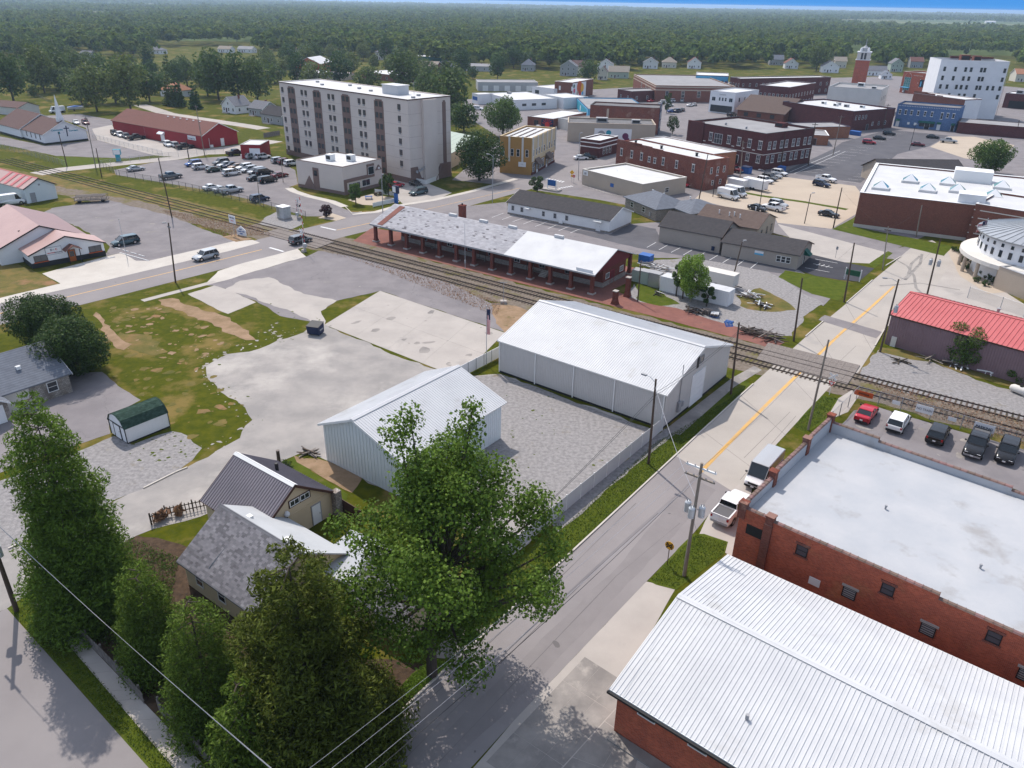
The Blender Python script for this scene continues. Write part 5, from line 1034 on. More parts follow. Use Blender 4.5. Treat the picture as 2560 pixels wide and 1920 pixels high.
b = fb('cream_block', 'tall blank cream block with grey roof in the middle of town', (2072,215.6), (2205,224), 26, 11.3, 'wall_offwhite', 'roof_grey', par=.8, cop='trim_grey'); b.win('front', b.L * .62, 2, 1.4, 1.4, 'trim_grey', 'glass'); b.unit(b.L * .5, 18, 10.6, 3, 2, 1.6, 'trim_white'); b.unit(b.L * .8, 10, 10.6, 2, 2, 1, 'roof_white'); b.wins('right', (6, 12, 18), 6, 1.2, 1.6, 'trim_grey', 'glass')
# --- blue brick building
b = fb('blue_building', 'two-storey blue painted brick building with white arched windows', (2245.6,259), (2402,271), 14, 8.9, 'wall_blue', 'roof_tar', par=.6, cop='navy_paint'); L = b.L
for i, f_ in enumerate((.06, .155, .25, .36, .47, .58, .74, .83, .92)): b.win('front', L * f_, 5.0 if i != 6 else 4.3, .85, 1.7 if i != 6 else 2.4, 'trim_white', 'glass', 1, 2, sill='trim_white', head='trim_white')
for i in range(36): b.panel('front', L * (.02 + .96 * i / 35), 8.1, .22, .3, 'trim_white', 'dentil', 0, .12)
for f_, d in ((.06, 'wall_white'), (.73, 'wall_white'), (.95, 'trim_black')): b.door('front', L * f_, .05, 1.1, 2.2, d, 'trim_white')
b.panel('front', L * .24, 1.2, .9, .9, 'trim_white', 'notice_board'); b.panel('front', L * .35, 1.1, .9, 1.0, 'trim_white', 'notice_board'); b.win('front', L * .46, .9, 2.0, 1.4, 'trim_black', 'glass', 2, 1); b.win('front', L * .62, .9, 1.6, 1.4, 'trim_black', 'glass', 2, 1); b.door('front', L * .545, .05, 1.8, 2.2, 'trim_black', 'trim_white', 'glass')
for f_, w_ in ((.06, 1.6), (.53, 6.0), (.73, 1.6), (.95, 1.4)): b.add(MB().hull2([(-w_/2, 0, 2.4), (w_/2, 0, 2.4), (w_/2, 0, 3.1), (-w_/2, 0, 3.1)], [(-w_/2, -.9, 2.35), (w_/2, -.9, 2.35), (w_/2, -.9, 2.5), (-w_/2, -.9, 2.5)]), 'awning', 'awning_green', loc=(L * f_, -.01, 0))
b = fb('brick_terrace', 'brick building with stepped bright roof right behind the blue building', (2284.6,232), (2413,248.6), 10, 10.6, 'brick_brown', 'roof_white', par=.3, cop='roof_white'); b.add(MB().box(b.L + .003, b.L + .05, .2, b.W - .1, 0, 10.2), 'rendered_wall', 'wall_white')
for i in range(3): b.add(MB().box(.02, 7 - 2 * i, -.02, .3, 10.6, 11.5 - .3 * i), 'parapet_step', 'brick_brown', loc=(6 * i, 0, 0))
b = fb('brick_warehouse_block', 'long brown brick block with dark flat roof below the white hotel', (2319,219), (2463.7,232), 12, 10.2, 'brick_brown', 'roof_grey', par=.7, cop='trim_black'); b.wins('front', (4, 9, 14, 19), 6, 1, 1.5, 'trim_black', 'glass'); b.panel('right', 5, 2, 1.5, 6, 'wall_offwhite', 'stair_tower', .1, .8)
# --- white hotel
h = 24
b = fb('white_hotel', 'tall white-painted five-storey hotel with small windows and fire escape', (2354,149), (2525.5,154), 18, h, 'wall_white', 'roof_tar', par=1.2, cop='trim_white'); L = b.L
for z, us in ((19.3, (.08, .24, .39, .47, .62, .67, .96)), (15.6, (.08, .24, .39, .47, .62, .67, .96)), (12.0, (.08, .18, .32, .39, .47, .62, .67, .78, .86, .96)), (8.4, (.08, .24, .39, .47, .62, .96)), (4.6, (.24, .47, .67))):
 for u in us: b.win('front', L * u, z, 1.1, 1.9, 'trim_grey', 'glass', 1, 2)
for z in (4, 7.5, 11, 14.5, 18):
 b.add(MB().box(0, 1.6, 0, 7, 0, .12), 'fire_escape_landing', 'trim_grey', loc=(L + .01, 3, z)); b.add(MB().hull2([(.2, 0, 0), (1.0, 0, 0), (1.0, .2, 0), (.2, .2, 0)], [(.2, 5, 3.5), (1.0, 5, 3.5), (1.0, 5.2, 3.5), (.2, 5.2, 3.5)]), 'fire_escape_stair', 'trim_grey', loc=(L + .1, 3.5, z)); b.win('right', 6, z + .8, 1, 1.8, 'trim_grey', 'glass')
for y in (3.1, 9.9): b.add(MB().box(-.06, .06, -.06, .06, 0, 19), 'fire_escape_post', 'trim_grey', loc=(L + 1.55, y, 0))
b.unit(L * .42, 8, h - .8, 4, 3, 2.6, 'brick_brown'); b.unit(L * .62, 10, h - .8, 3, 3, 2.2, 'brick_brown'); b.add(MB().box(L * .3, L * .95, 16.6, 17.9, h + .01, h + .7), 'roof_wall', 'brick_plum')
# --- theatre
b = fb('theatre', 'curved-front red brick theatre with black screen and pink lettering', (2260,178), (2345,186), 16, 11.5, 'brick_red', 'roof_grey', par=.8, cop='wall_offwhite'); L = b.L
b.win('front', L * .17, 1.6, 4.2, 7.0, 'wall_offwhite', 'glass_teal', 3, 5); b.add(MB().lathe([(2.3, 0), (2.3, .5)], n=16), 'arch_hood', 'wall_offwhite', loc=(L * .17, .2, 8.6), rot=(math.pi/2, 0, 0))
o = b.panel('front', L * .68, 4.0, 6.4, 4.0, 'trim_black', 'screen'); b.add(MB().lathe([(0, .08), (1.7, .08), (1.7, 0)], n=20), 'pink_oval', 'pink_paint', loc=(L * .68 + 1.2, -.07, 6.7), rot=(math.pi/2, 0, 0)); b.text('front', L * .68 + 1.2, 6.3, 'Live', .9, 'wall_white', .17); b.panel('front', L * .68 - 2.2, 4.4, .8, 2.6, 'sky_paint', 'poster_figure', .06, .02)
for i in range(8):
 t = i * math.pi / 4; b.add(MB().box(-.18, .18, -.1, 0, -.18, .18), 'lamp_block', 'wall_offwhite', loc=(L * .68 + 4.1 * math.cos(t), 0, 6.0 + 2.9 * math.sin(t)))
b.add(MB().box(-2.6, 2.6, -2.0, 0, 3.0, 3.3), 'marquee', 'sky_paint', loc=(L * .17, 0, 0)); b.text('front', L * .45, 9.6, 'THE GRAND THEATRE', .6, 'wall_offwhite', .05)
# --- clock tower cupola
p = G(2145,212); t_ = thing('church_tower', (p.x, p.y, 0), rad(-25), 'square red brick church tower with white belfry and copper top', 'tower')
MB().box(-4, 4, -4, 4, 0, 14.6).build('brick_shaft', M['brick_red'], t_); MB().box(-4.3, 4.3, -4.3, 4.3, 14.602, 15).build('cornice', M['wall_white'], t_)
for sx in (-1, 1):
 for sy in (-1, 1): MB().box(-1.1, 1.1, -1.1, 1.1, 15, 18.9).build('belfry_pier', M['wall_offwhite'], t_, (sx * 2.7, sy * 2.7, 0))
for k in range(4): MB().box(-.3, .3, 3.4, 3.7, 15, 18.9).build('belfry_column', M['wall_offwhite'], t_, rot=(0, 0, k * math.pi / 2))
MB().box(-2.4, 2.4, -2.4, 2.4, 15, 18.8).build('belfry_core', M['glass_grey'], t_); MB().box(-4.2, 4.2, -4.2, 4.2, 18.902, 19.5).build('belfry_cornice', M['wall_white'], t_)
MB().lathe([(2.2, 19.5), (2.2, 21.6), (1.2, 22.2), (.25, 23.2), (.08, 27)], n=8).build('lantern', M['siding_grey'], t_)
for k in range(4): MB().lathe([(.7, 19.5), (.7, 20.9), (.1, 21.9)], n=8).build('finial', M['wall_white'], t_, (3 * math.cos(k * math.pi / 2 + .785), 3 * math.sin(k * math.pi / 2 + .785), 0))
# --- red brick long shed at the right edge
b = fb('maroon_shed', 'long low maroon brick shed with brown roof at the right edge', (2397,305), (2600,321), 14, 4.2, 'brick_plum', 'roof_grey', par=.2, cop='trim_brown')
b = fb('red_garage_row', 'dark open brick garages beyond the hotel yard', (2515,232), (2620,240), 14, 7, 'brick_plum', 'roof_membrane', par=.4); b.panel('front', 6, 0.2, 7, 3.4, 'black', 'garage_opening'); b.unit(5, 6, 6.6, 3, 2.5, 1.6, 'trim_grey')
# --- civic centre with skylights
h = 7.7
b = Bld('civic_hall', 'large brown brick civic hall with white roof and green glass skylights', (2151.5,480), (2412,509), (2267,414), h, cat='civic building'); b.L = 60; L, W = b.L, b.W; b.flat('brick_brown', 'roof_membrane', h, .45, 'trim_white', .5, (.7, 'pale_concrete'), .12)
for x, y in ((3.5, 8), (9, 20), (13, 11), (17, 22), (19, 14), (26, 12), (28, 24), (38, 10), (40, 22)):
 o = b.add(MB().box(-1.8, 1.8, -1.8, 1.8, 0, .5), 'skylight', 'roof_white', loc=(x, y, h - .39))
 for k in range(4): b.add(MB().poly([(-1.6, -1.6, .51), (1.6, -1.6, .51), (0, 0, 1.9)]), 'pane', 'glass_teal' if k % 2 else 'wall_white', o, rot=(0, 0, k * math.pi / 2))
b.add(MB().box(-4, 4, -2.5, 2.5, 0, 2.6), 'roof_screen', 'trim_white', loc=(22, 30, h - .39)); b.add(MB().box(-.05, 5, -.05, 4, 0, 2.2), 'roof_screen', 'wall_white', loc=(19, .8, h - .39)); b.unit(36, 15, h - .39, 5, 3, 1.6, 'trim_grey')
b.add(MB().box(22.5, 26, -1.2, -.003, 0, h - .4), 'corner_pier', 'brick_brown')
b2 = fb('civic_lobby', 'banded brick lobby block between the civic hall and its rotunda', (2440,508), (2640,540), 16, 8.2, 'brick_brown', 'roof_membrane', par=.5, cop='trim_white')
for z in (2.0, 3.6, 5.2, 6.8): b2.add(MB().box(-.03, b2.L, -.04, -.003, 0, .18).box(-.04, -.003, 0, b2.W, 0, .18), 'stone_band', 'wall_offwhite', loc=(0, 0, z))
c = G(2585,690); R = 10.5; t_ = thing('rotunda', (c.x, c.y, 0), 0, 'white round rotunda with grey conical metal roof and colonnade at right edge', 'rotunda')
MB().cyl((0, 0, .0), (0, 0, 7.6), R, R, 48).build('drum', M['wall_white'], t_); MB().lathe([(R + .8, 7.5), (R + .8, 7.75), (.8, 10.6), (0, 10.7)], n=48).build('cone_roof', M['metal_zinc'], t_)
for i in range(48):
 a = 2 * math.pi * i / 48; MB().cyl(((R + .8) * math.cos(a), (R + .8) * math.sin(a), 7.8), (.9 * math.cos(a), .9 * math.sin(a), 10.65), .05, .04, 4).build('roof_seam', M['metal_zinc'], t_)
MB().lathe([(R, 3.1), (R + 2.6, 3.1), (R + 2.6, 3.8), (R, 3.95)], n=48).build('canopy_ring', M['wall_offwhite'], t_)
wq = MB().box(-.25, .25, -.06, .06, -.3, .3).mesh('window', [M['glass']]); wr = MB().box(-.3, .3, -.06, .06, -.6, .6).mesh('window', [M['glass']]); cl = MB().cyl((0, 0, 0), (0, 0, 3.1), .32, .32, 10).mesh('column', [M['wall_tan']])
for i in range(36):
 a = 2 * math.pi * i / 36
 put('window', wq, t_, (R * math.cos(a), R * math.sin(a), 6.7), (0, 0, a + math.pi/2)); put('window', wr, t_, (R * math.cos(a), R * math.sin(a), 5.2), (0, 0, a + math.pi/2))
 if i % 2: put('column', cl, t_, ((R + 2.0) * math.cos(a), (R + 2.0) * math.sin(a), 0))
b = fb('tan_wall_block', 'plain tan block wall building below the rotunda', (2500,665), (2640,715), 5, 4.0, 'wall_tan', 'roof_white', par=.3)
# --- purple metal building with red roof
b = Bld('purple_metal_shed', 'purple-brown ribbed metal shed with bright red standing-seam roof at right', (2231,781), (2560,870.6), 12.5, 4.9); b.L = 24
b.gable('metal_purple', 'metal_red', 4.6, 6.4, ov=.3)
for o in [c for c in b.root.children if c.name.startswith('roof')]: bpy.data.objects.remove(o)
b.rib_roof('metal_red', 4.6, 6.4, 'x', .3, .6, .6, cap='metal_red', fascia='trim_brown', h=.07); b.rib_wall('front', 'metal_purple', 0, b.L, .1, 4.5, 1.0, .33, h=.05); b.rib_wall('left', 'metal_purple', 0, b.W, .1, 4.5, 1.0, .33, h=.05); b.vent(b.L * .45, b.W * .75, 5.8, .2, .4)
# --- long low buildings behind the depot
b = gb('white_motel', 'long low white building with dark shingle roof beside the marked parking bays', (1269.5,505), (1524.5,552), (1580,529), 2.7, (1554,519), 'wall_white', 'shingle_black', ov=.3, fascia='trim_white', base=(.35, 'brick_grey')); L = b.L
for u in (.055, .15, .37, .485, .6): b.win('front', L * u, 1.0, .75, 1.1, 'trim_grey', 'glass_grey', 1, 2)
for u, w_ in ((.215, 1.2), (.9, 1.9)): b.add(MB().box(-w_/2, w_/2, -.8, 0, 2.1, 2.25), 'door_canopy', 'trim_white', loc=(L * u, -.01, 0))
b.door('front', L * .9, .05, .95, 2.0, 'wall_white', 'trim_white'); b.panel('front', L * .55, .2, .9, .6, 'trim_white', 'air_conditioner', 0, .4)
b = Bld('hip_office', 'low brick office with blue-grey hip roof next to the white building', (1562,520), (1650,558), 9.5, 0, cat='office'); b.hip('brick_grey', 'shingle_blue', 2.7, 4.9, .5, x1=13, y1=9.5); b.hip('brick_grey', 'shingle_blue', 2.7, 4.5, .5, x0=9, x1=19, y0=5, y1=15); b.wins('front', (3, 8), .9, 1.2, 1.2); b.panel('front', 10.8, .6, .6, .9, 'trim_grey', 'meter_box', 0, .2)
for x, y in ((4, 4.8), (8, 5.2), (13, 9)): b.vent(x, y, 4.4, .12, .4, 'trim_white')
b = gb('tan_office', 'long grey-tan low building with dark roof and green awning end', (1807,605), (1997,638.7), (2033,610), 2.75, (2022,603.5), 'wall_greytan', 'shingle_black', ov=.3, fascia='trim_brown'); L = b.L; TAN = b
for dx in (-.9, 0, .9): b.win('front', L * .82 + dx, .9, .85, 1.2, 'trim_white', 'glass', 1, 2)
b.panel('front', L * .5, 1.5, 1.7, .8, 'sky_paint'); b.panel('front', L * .5, 1.85, 1.7, .45, 'wall_white', 'sign_face', .06, .02)
b.door('right', b.W * .5, .05, 1.0, 2.1, 'trim_black', 'trim_white'); b.add(MB().hull2([(0, -.9, 1.9), (0, .9, 1.9), (0, .9, 2.9), (0, -.9, 2.9)], [(1.2, -.9, 1.8), (1.2, .9, 1.8), (1.2, .9, 1.9), (1.2, -.9, 1.9)]), 'awning', 'awning_green', loc=(b.L + .01, b.W * .5, 0))
b = gb('tan_office_wing', 'higher left wing of the grey-tan low building', (1650,565), (1803,593), 9.4, 3.3, 5.4, 'wall_greytan', 'shingle_black', ov=.3, fascia='trim_brown'); b.panel('front', b.L * .9, .4, .6, .8, 'navy_paint', 'meter_box', 0, .2)
b = gb('brown_roof_house', 'beige building with wide brown shingle roof and pipe vents', (1740,547), (1894,573), (1946,545), 3.3, (1926,535.6), 'wall_tan', 'shingle_brown', ov=.3); b.wins('right', (3, 6.5, 9.5), 1.0, .8, 1.5, 'trim_black', 'glass')
for x, y in ((4, 3), (6.5, 2.6), (7.4, 3.2), (9, 2.4), (10.4, 8)): b.vent(b.L * x / 14, y, 4.1 + y * .12, .1, .7, 'trim_white')
# --- town centre beyond
def block(name, label, A, B, C, h, wall, roof='roof_white', nw=4, rows=1, side=3, par=.5, cop='trim_grey', ww=1.0, wh=1.7, **k):
 b = fb(name, label, A, B, C, h, wall, roof, par=par, cop=cop)
 for r_ in range(rows):
  z = 1.1 + r_ * 3.6
  for i in range(nw): b.win('front', b.L * (i + .5) / nw, z, ww, wh, 'trim_white', 'glass', 1, 2)
  for i in range(side): b.win('right', b.W * (i + .5) / side, z, ww, wh, 'trim_white', 'glass', 1, 2)
 return b
b = block('mural_block', 'blue-framed low block with teal nautical mural and flat grey roof', (1441,243), (1470,272), 26, 4.6, 'sky_paint', 'roof_grey', 0, 1, 0, cop='navy_paint')
b.panel('front', b.L * .5, .6, b.L * .8, 3.2, 'teal_paint', 'mural', 0, .03); b.panel('front', b.L * .4, .8, 2, 2.2, 'wall_white', 'mural_figure', .03, .02); b.panel('right', 18, 1, 12, 3, 'wall_white', 'mural', 0, .03)
b = fb('flower_mural_building', 'brick building with orange flower mural on its wall', (1387,203), (1430,206), 26, 8.0, 'brick_brown', 'roof_white', par=.4, cop='wall_offwhite'); b.wins('front', (3, 10), 4, 1, 2, 'trim_white', 'wall_white')
o = b.panel('right', 9, .4, 16, 7.0, 'wall_white', 'mural', 0, .03)
for i, (u, z, r_, c_) in enumerate(((9, 5.2, 3.0, 'orange_paint'), (12, 4.6, 2.2, 'yellow_paint'), (2.6, 6, .9, 'green_paint'), (3, 3.8, 1.1, 'pink_paint'), (2.4, 1.9, .8, 'teal_paint'), (7, 2.4, 1.2, 'wall_tan'), (10, 1.9, 1.3, 'red_paint'), (13, 2.0, 1.0, 'sky_paint'))): b.add(MB().lathe([(0, .06), (r_, .05), (r_, 0)], n=14), 'mural_flower', c_, loc=(b.L + .04, u, z), rot=(0, math.pi/2, 0))
b = block('small_brick_store', 'small dark brick store right of the flower mural', (1545,222), (1580,228), 26, 5.2, 'brick_plum', 'roof_grey', 2, 1, 4)
b = block('brown_bank', 'brown brick bank with pale bands and arched white windows', (1585,185), (1640,213), 40, 7.8, 'brick_brown', 'roof_grey', 0, 1, 0, cop='wall_tan'); b.wins('front', (b.L * .4, b.L * .6, b.L * .8), 2.2, 1.6, 3.6, 'trim_white', 'glass', 1, 2); b.wins('right', (6, 14, 22, 30), 2.2, 1.6, 3, 'trim_white', 'glass')
for z in (5.4, 6.8): b.add(MB().box(0, b.L + .05, -.05, -.002, 0, .5).box(b.L + .002, b.L + .05, 0, b.W, 0, .5), 'stone_band', 'wall_tan', loc=(0, 0, z))
b = fb('red_storefront', 'red and white shopfronts with pale roof and red awning', (1652,216), (1737,222), 18, 5.6, 'wall_offwhite', 'roof_white', par=.5); b.panel('front', b.L * .25, .1, b.L * .42, 4.6, 'wall_red', 'red_front'); b.panel('front', b.L * .22, 3.2, 4.5, .7, 'pink_paint', 'awning', .05, 1.0); b.win('front', b.L * .66, .6, 4, 2.2, 'trim_white', 'glass', 3, 1); b.win('front', b.L * .9, .6, 2.5, 2.2, 'trim_white', 'glass', 2, 1); b.win('front', b.L * .2, .6, 3, 2.2, 'trim_white', 'glass', 2, 1)
b = fb('sky_mural_building', 'building with bright sky-blue mural of white clouds and figures', (1740,187), (1822,190), 22, 9.0, 'brick_plum', 'roof_white', par=.4); b.panel('front', b.L * .5, 1.0, b.L * .98, 7.6, 'sky_paint', 'mural', 0, .03)
for i in range(9): b.panel('front', b.L * (.06 + .11 * i), 1.4 + (i % 3) * .7, b.L * .07, 3.4 + (i % 2), ['wall_white', 'navy_paint', 'purple_paint'][i % 3], 'mural_figure', .03 + .003 * i, .02)
b = block('dark_brick_row', 'long dark brick row with arched windows in the far town centre', (1826,192), (1852,196), 60, 9.0, 'brick_plum', 'roof_white', 4, 2, 14)
b = fb('white_storefront', 'white two-storey storefront with wide black shop window', (1777,226), (1840,232), 22, 9.2, 'wall_white', 'roof_white', par=.5); b.win('front', b.L * .5, .4, b.L * .86, 2.9, 'trim_black', 'glass', 5, 1); b.wins('front', (b.L * .16, b.L * .84), 5.0, 1.8, 1.7, 'trim_white', 'glass', 2, 1); b.wins('front', (b.L * .4, b.L * .52, b.L * .64), 5.2, .9, 1.5, 'trim_white', 'glass'); b.text('front', b.L * .5, 7.6, 'GRANITE', .8, 'trim_grey', .05); b.wins('right', (4, 9, 14), 5, 1, 1.8, 'trim_grey', 'glass')
b = gb('brown_hip_bank', 'low tan brick bank with dark brown pyramid roof', (1845,272), (1960,284), 26, 3.6, 8.5, 'brick_brown', 'shingle_brown', ov=1.0); b.wins('front', (4, 10, 16), 1, 2, 1.6, 'trim_brown', 'glass')
b = block('white_roof_brick', 'dark brick corner building with wide white roof and row of windows', (1900,212), (1975,218), 34, 9.8, 'brick_plum', 'roof_white', 7, 2, 9);
b = fb('brick_wall_block', 'broad brick block with blank side wall and navy painted corner front', (1476,262), (1650,270), 12, 9.6, 'brick_old', 'roof_tar', par=.5, cop='trim_black'); b.add(MB().box(b.L + .003, b.L + .15, 0, b.W, 0, 10.4), 'facade', 'navy_paint')
for z in (2.0, 5.2): o = b.win('right', 6, z, 6.0, 2.2, 'trim_white', 'glass', 6, 2); o.location.x += .15
b.panel('right', 6, 8.4, 6, 1.2, 'trim_grey', 'frame_panel', .15, .03); b.add(MB().box(-.4, .4, -.15, 0, 0, 8), 'patched_brick', 'wall_tan', loc=(b.L * .26, 0, .5))
b = fb('tan_block', 'tan rendered low block with tar roof in front of the brick wall', (1420,306), (1640,312), 14, 6.5, 'wall_tan', 'roof_tar', par=.6, cop='wall_tan'); b.unit(12, 7, 6, 4, 2.5, 1.5, 'trim_grey'); b.unit(24, 6, 6, 3, 2, 1.2, 'trim_grey'); b.panel('front', b.L * .52, .2, 13, 4.6, 'wall_white', 'mural', 0, .03)
for i, (u, z, r_, c_) in enumerate(((-4, 2.8, 1.3, 'trim_grey'), (-1.5, 3.4, .9, 'teal_paint'), (1, 1.6, 1.0, 'wall_grey'), (4.4, 2.4, 1.1, 'purple_paint'), (5.0, 1.2, .9, 'purple_paint'))): b.add(MB().lathe([(0, .05), (r_, .04), (r_, 0)], n=14), 'mural_flower', c_, loc=(b.L * .52 + u, -.04, z), rot=(math.pi/2, 0, 0))
b = fb('small_plum_shop', 'small plum brick shop with white trim behind the yellow building', (1452,345), (1500,351), 12, 5.4, 'brick_plum', 'roof_white', par=.5, cop='trim_white'); b.wins('right', (3, 5, 7), .8, 1.3, 2.2, 'trim_white', 'glass')
for z in (2.9, 4.2): b.add(MB().box(b.L + .002, b.L + .06, 0, b.W, 0, .3).box(0, b.L, -.06, -.002, 0, .3), 'white_band', 'trim_white', loc=(0, 0, z))
b = fb('sunrise_shop', 'low brick shop with white roof and painted red sunrise', (1319,290), (1383,297), 26, 3.8, 'brick_brown', 'roof_white', par=.3); b.panel('front', b.L * .78, .3, 5.5, 3.0, 'navy_paint', 'mural', 0, .03); b.add(MB().lathe([(0, .05), (1.1, .04), (1.1, 0)], n=16), 'mural_sun', 'red_paint', loc=(b.L * .78, -.05, 1.4), rot=(math.pi/2, 0, 0))
for i in range(7): b.add(MB().box(-.12, .12, -.03, 0, 1.3, 2.3), 'mural_ray', 'red_paint', loc=(b.L * .78, -.045, 1.4), rot=(0, rad(-75 + 25 * i), 0))
b.win('front', b.L * .35, .8, 2, 1.8, 'trim_black', 'glass', 2, 1)
b = fb('white_side_shop', 'white shop with grey roof and painted side wall beside the sunrise shop', (1395,294), (1422,300), 30, 4.0, 'wall_offwhite', 'roof_grey', par=.3); b.panel('right', 20, .4, 9, 3, 'orange_paint', 'mural', 0, .03)
b = fb('long_white_office', 'long low white office with small dark windows', (1215,232), (1286,250), 22, 4.4, 'wall_white', 'roof_white', par=.3); b.wins('right', (5, 10, 15), 1.6, 2.2, 1.1, 'trim_grey', 'glass'); b.unit(5, 10, 4.1, 2, 1.6, .9)
b = fb('white_block', 'small plain white block beside the mural building', (1355,235), (1409,245), 14, 4.8, 'wall_white', 'roof_white', par=.3); b.win('front', 3, 1, 1, 1); b = fb('white_store', 'white store with pale flat roof left of the flower mural', (1330,215), (1385,222), 20, 4.6, 'wall_white', 'roof_white', par=.3); b.win('front', 4, 1, 3, 2, 'trim_grey', 'glass', 3, 1)
b = fb('grey_long_shop', 'long grey low shop building with garage doors', (1195,205), (1345,206), 16, 4.6, 'wall_grey', 'roof_grey', par=.3);
for i in range(5): b.door('front', 4 + 6 * i, .05, 3, 2.8, 'wall_white', 'trim_grey', name='garage_door')
b = gb('green_roof_store', 'cream metal building with pale green roof behind the apartment block', (1125,385), (1203,345), 22, 4.2, 5.6, 'stucco_cream', 'siding_green', ov=.2, axis='x'); b.win('front', 5, 2, .6, .4, 'trim_grey', 'glass')
b = fb('blue_sign_shop', 'small white shop with blue sign behind the street trees', (1180,232), (1195,236), 8, 4.5, 'wall_white', 'roof_white', par=.2); b.panel('front', b.L * .5, 1.6, b.L * .8, 1.6, 'blue_paint')
b = gb('dark_roof_house', 'dark hip-roofed building behind the civic hall', (2215,438), (2420,440), 14, 3.2, 6.2, 'wall_tan', 'shingle_black', ov=.5); b.wins('front', (4, 9, 14), 1, 1.2, 1.3)
b = gb('school_gym', 'red brick school gym with white roof wings beyond the apartment block', (740,158), (800,160), 20, 6.0, 9.5, 'brick_red', 'roof_white', ov=.2, axis='y'); b.wins('front', (b.L * .4, b.L * .5, b.L * .6), 3, 1.0, 3, 'wall_white', 'wall_white')
b = fb('school_wing', 'low pale school wing beside the red gym', (738,178), (850,186), 14, 3.6, 'wall_tan', 'roof_white', par=.2, cop='brick_red'); b.wins('front', (4, 9, 14, 19, 24), 1, 3, 1.5, 'trim_white', 'glass', 3, 1)
b = fb('flat_school_block', 'long low school block with bright roof behind trees', (905,178), (1000,190), 18, 3.8, 'brick_brown', 'roof_white', par=.2); b.wins('front', (5, 12, 19, 26), 1, 2, 1.3, 'trim_white', 'glass'); b = fb('teal_band_store', 'far store with white roof and teal fascia band', (1015,138), (1078,142), 14, 5, 'awning_green', 'roof_white', par=.3); b.win('front', 6, 1, 4, 2)
# --- houses
def house(px, L, W, he, hr, hd, wall, roof, label, kind='gable', axis='x', **k):
 c = G(*px); d = Vector((math.cos(rad(hd)), math.sin(rad(hd)), 0)); n = Vector((-d.y, d.x, 0)); A = c - d * (L / 2)
 b = Bld('house', label, A, A + d * L, W, cat='house', group='houses in the residential blocks')
 if kind == 'hip': b.hip(wall, roof, he, hr, .4)
 else: b.gable(wall, roof, he, hr, axis, .35, fascia='trim_white')
 nz = max(1, int(he // 2.7))
 for r_ in range(nz):
  for i in range(3): b.win('front', L * (i + .5) / 3, .9 + 2.8 * r_, .9, 1.3)
  for i in range(2): b.win('right', W * (i + .5) / 2, .9 + 2.8 * r_, .9, 1.3)
 if axis == 'y' and hr - he > 1.8: b.win('front', L / 2, he + .2, .8, 1.0)
 b.door('front', L * .33 + .1, .05, .95, 2.0, 'trim_brown', 'trim_white'); b.add(MB().box(L * .2, L * .55, -1.6, -.01, 0, .3), 'porch', 'concrete')
 b.add(MB().box(-.3, .3, -.3, .3, 0, 1.4), 'chimney', 'brick_brown', loc=(L * .7, W * .55, hr - .8)); return b
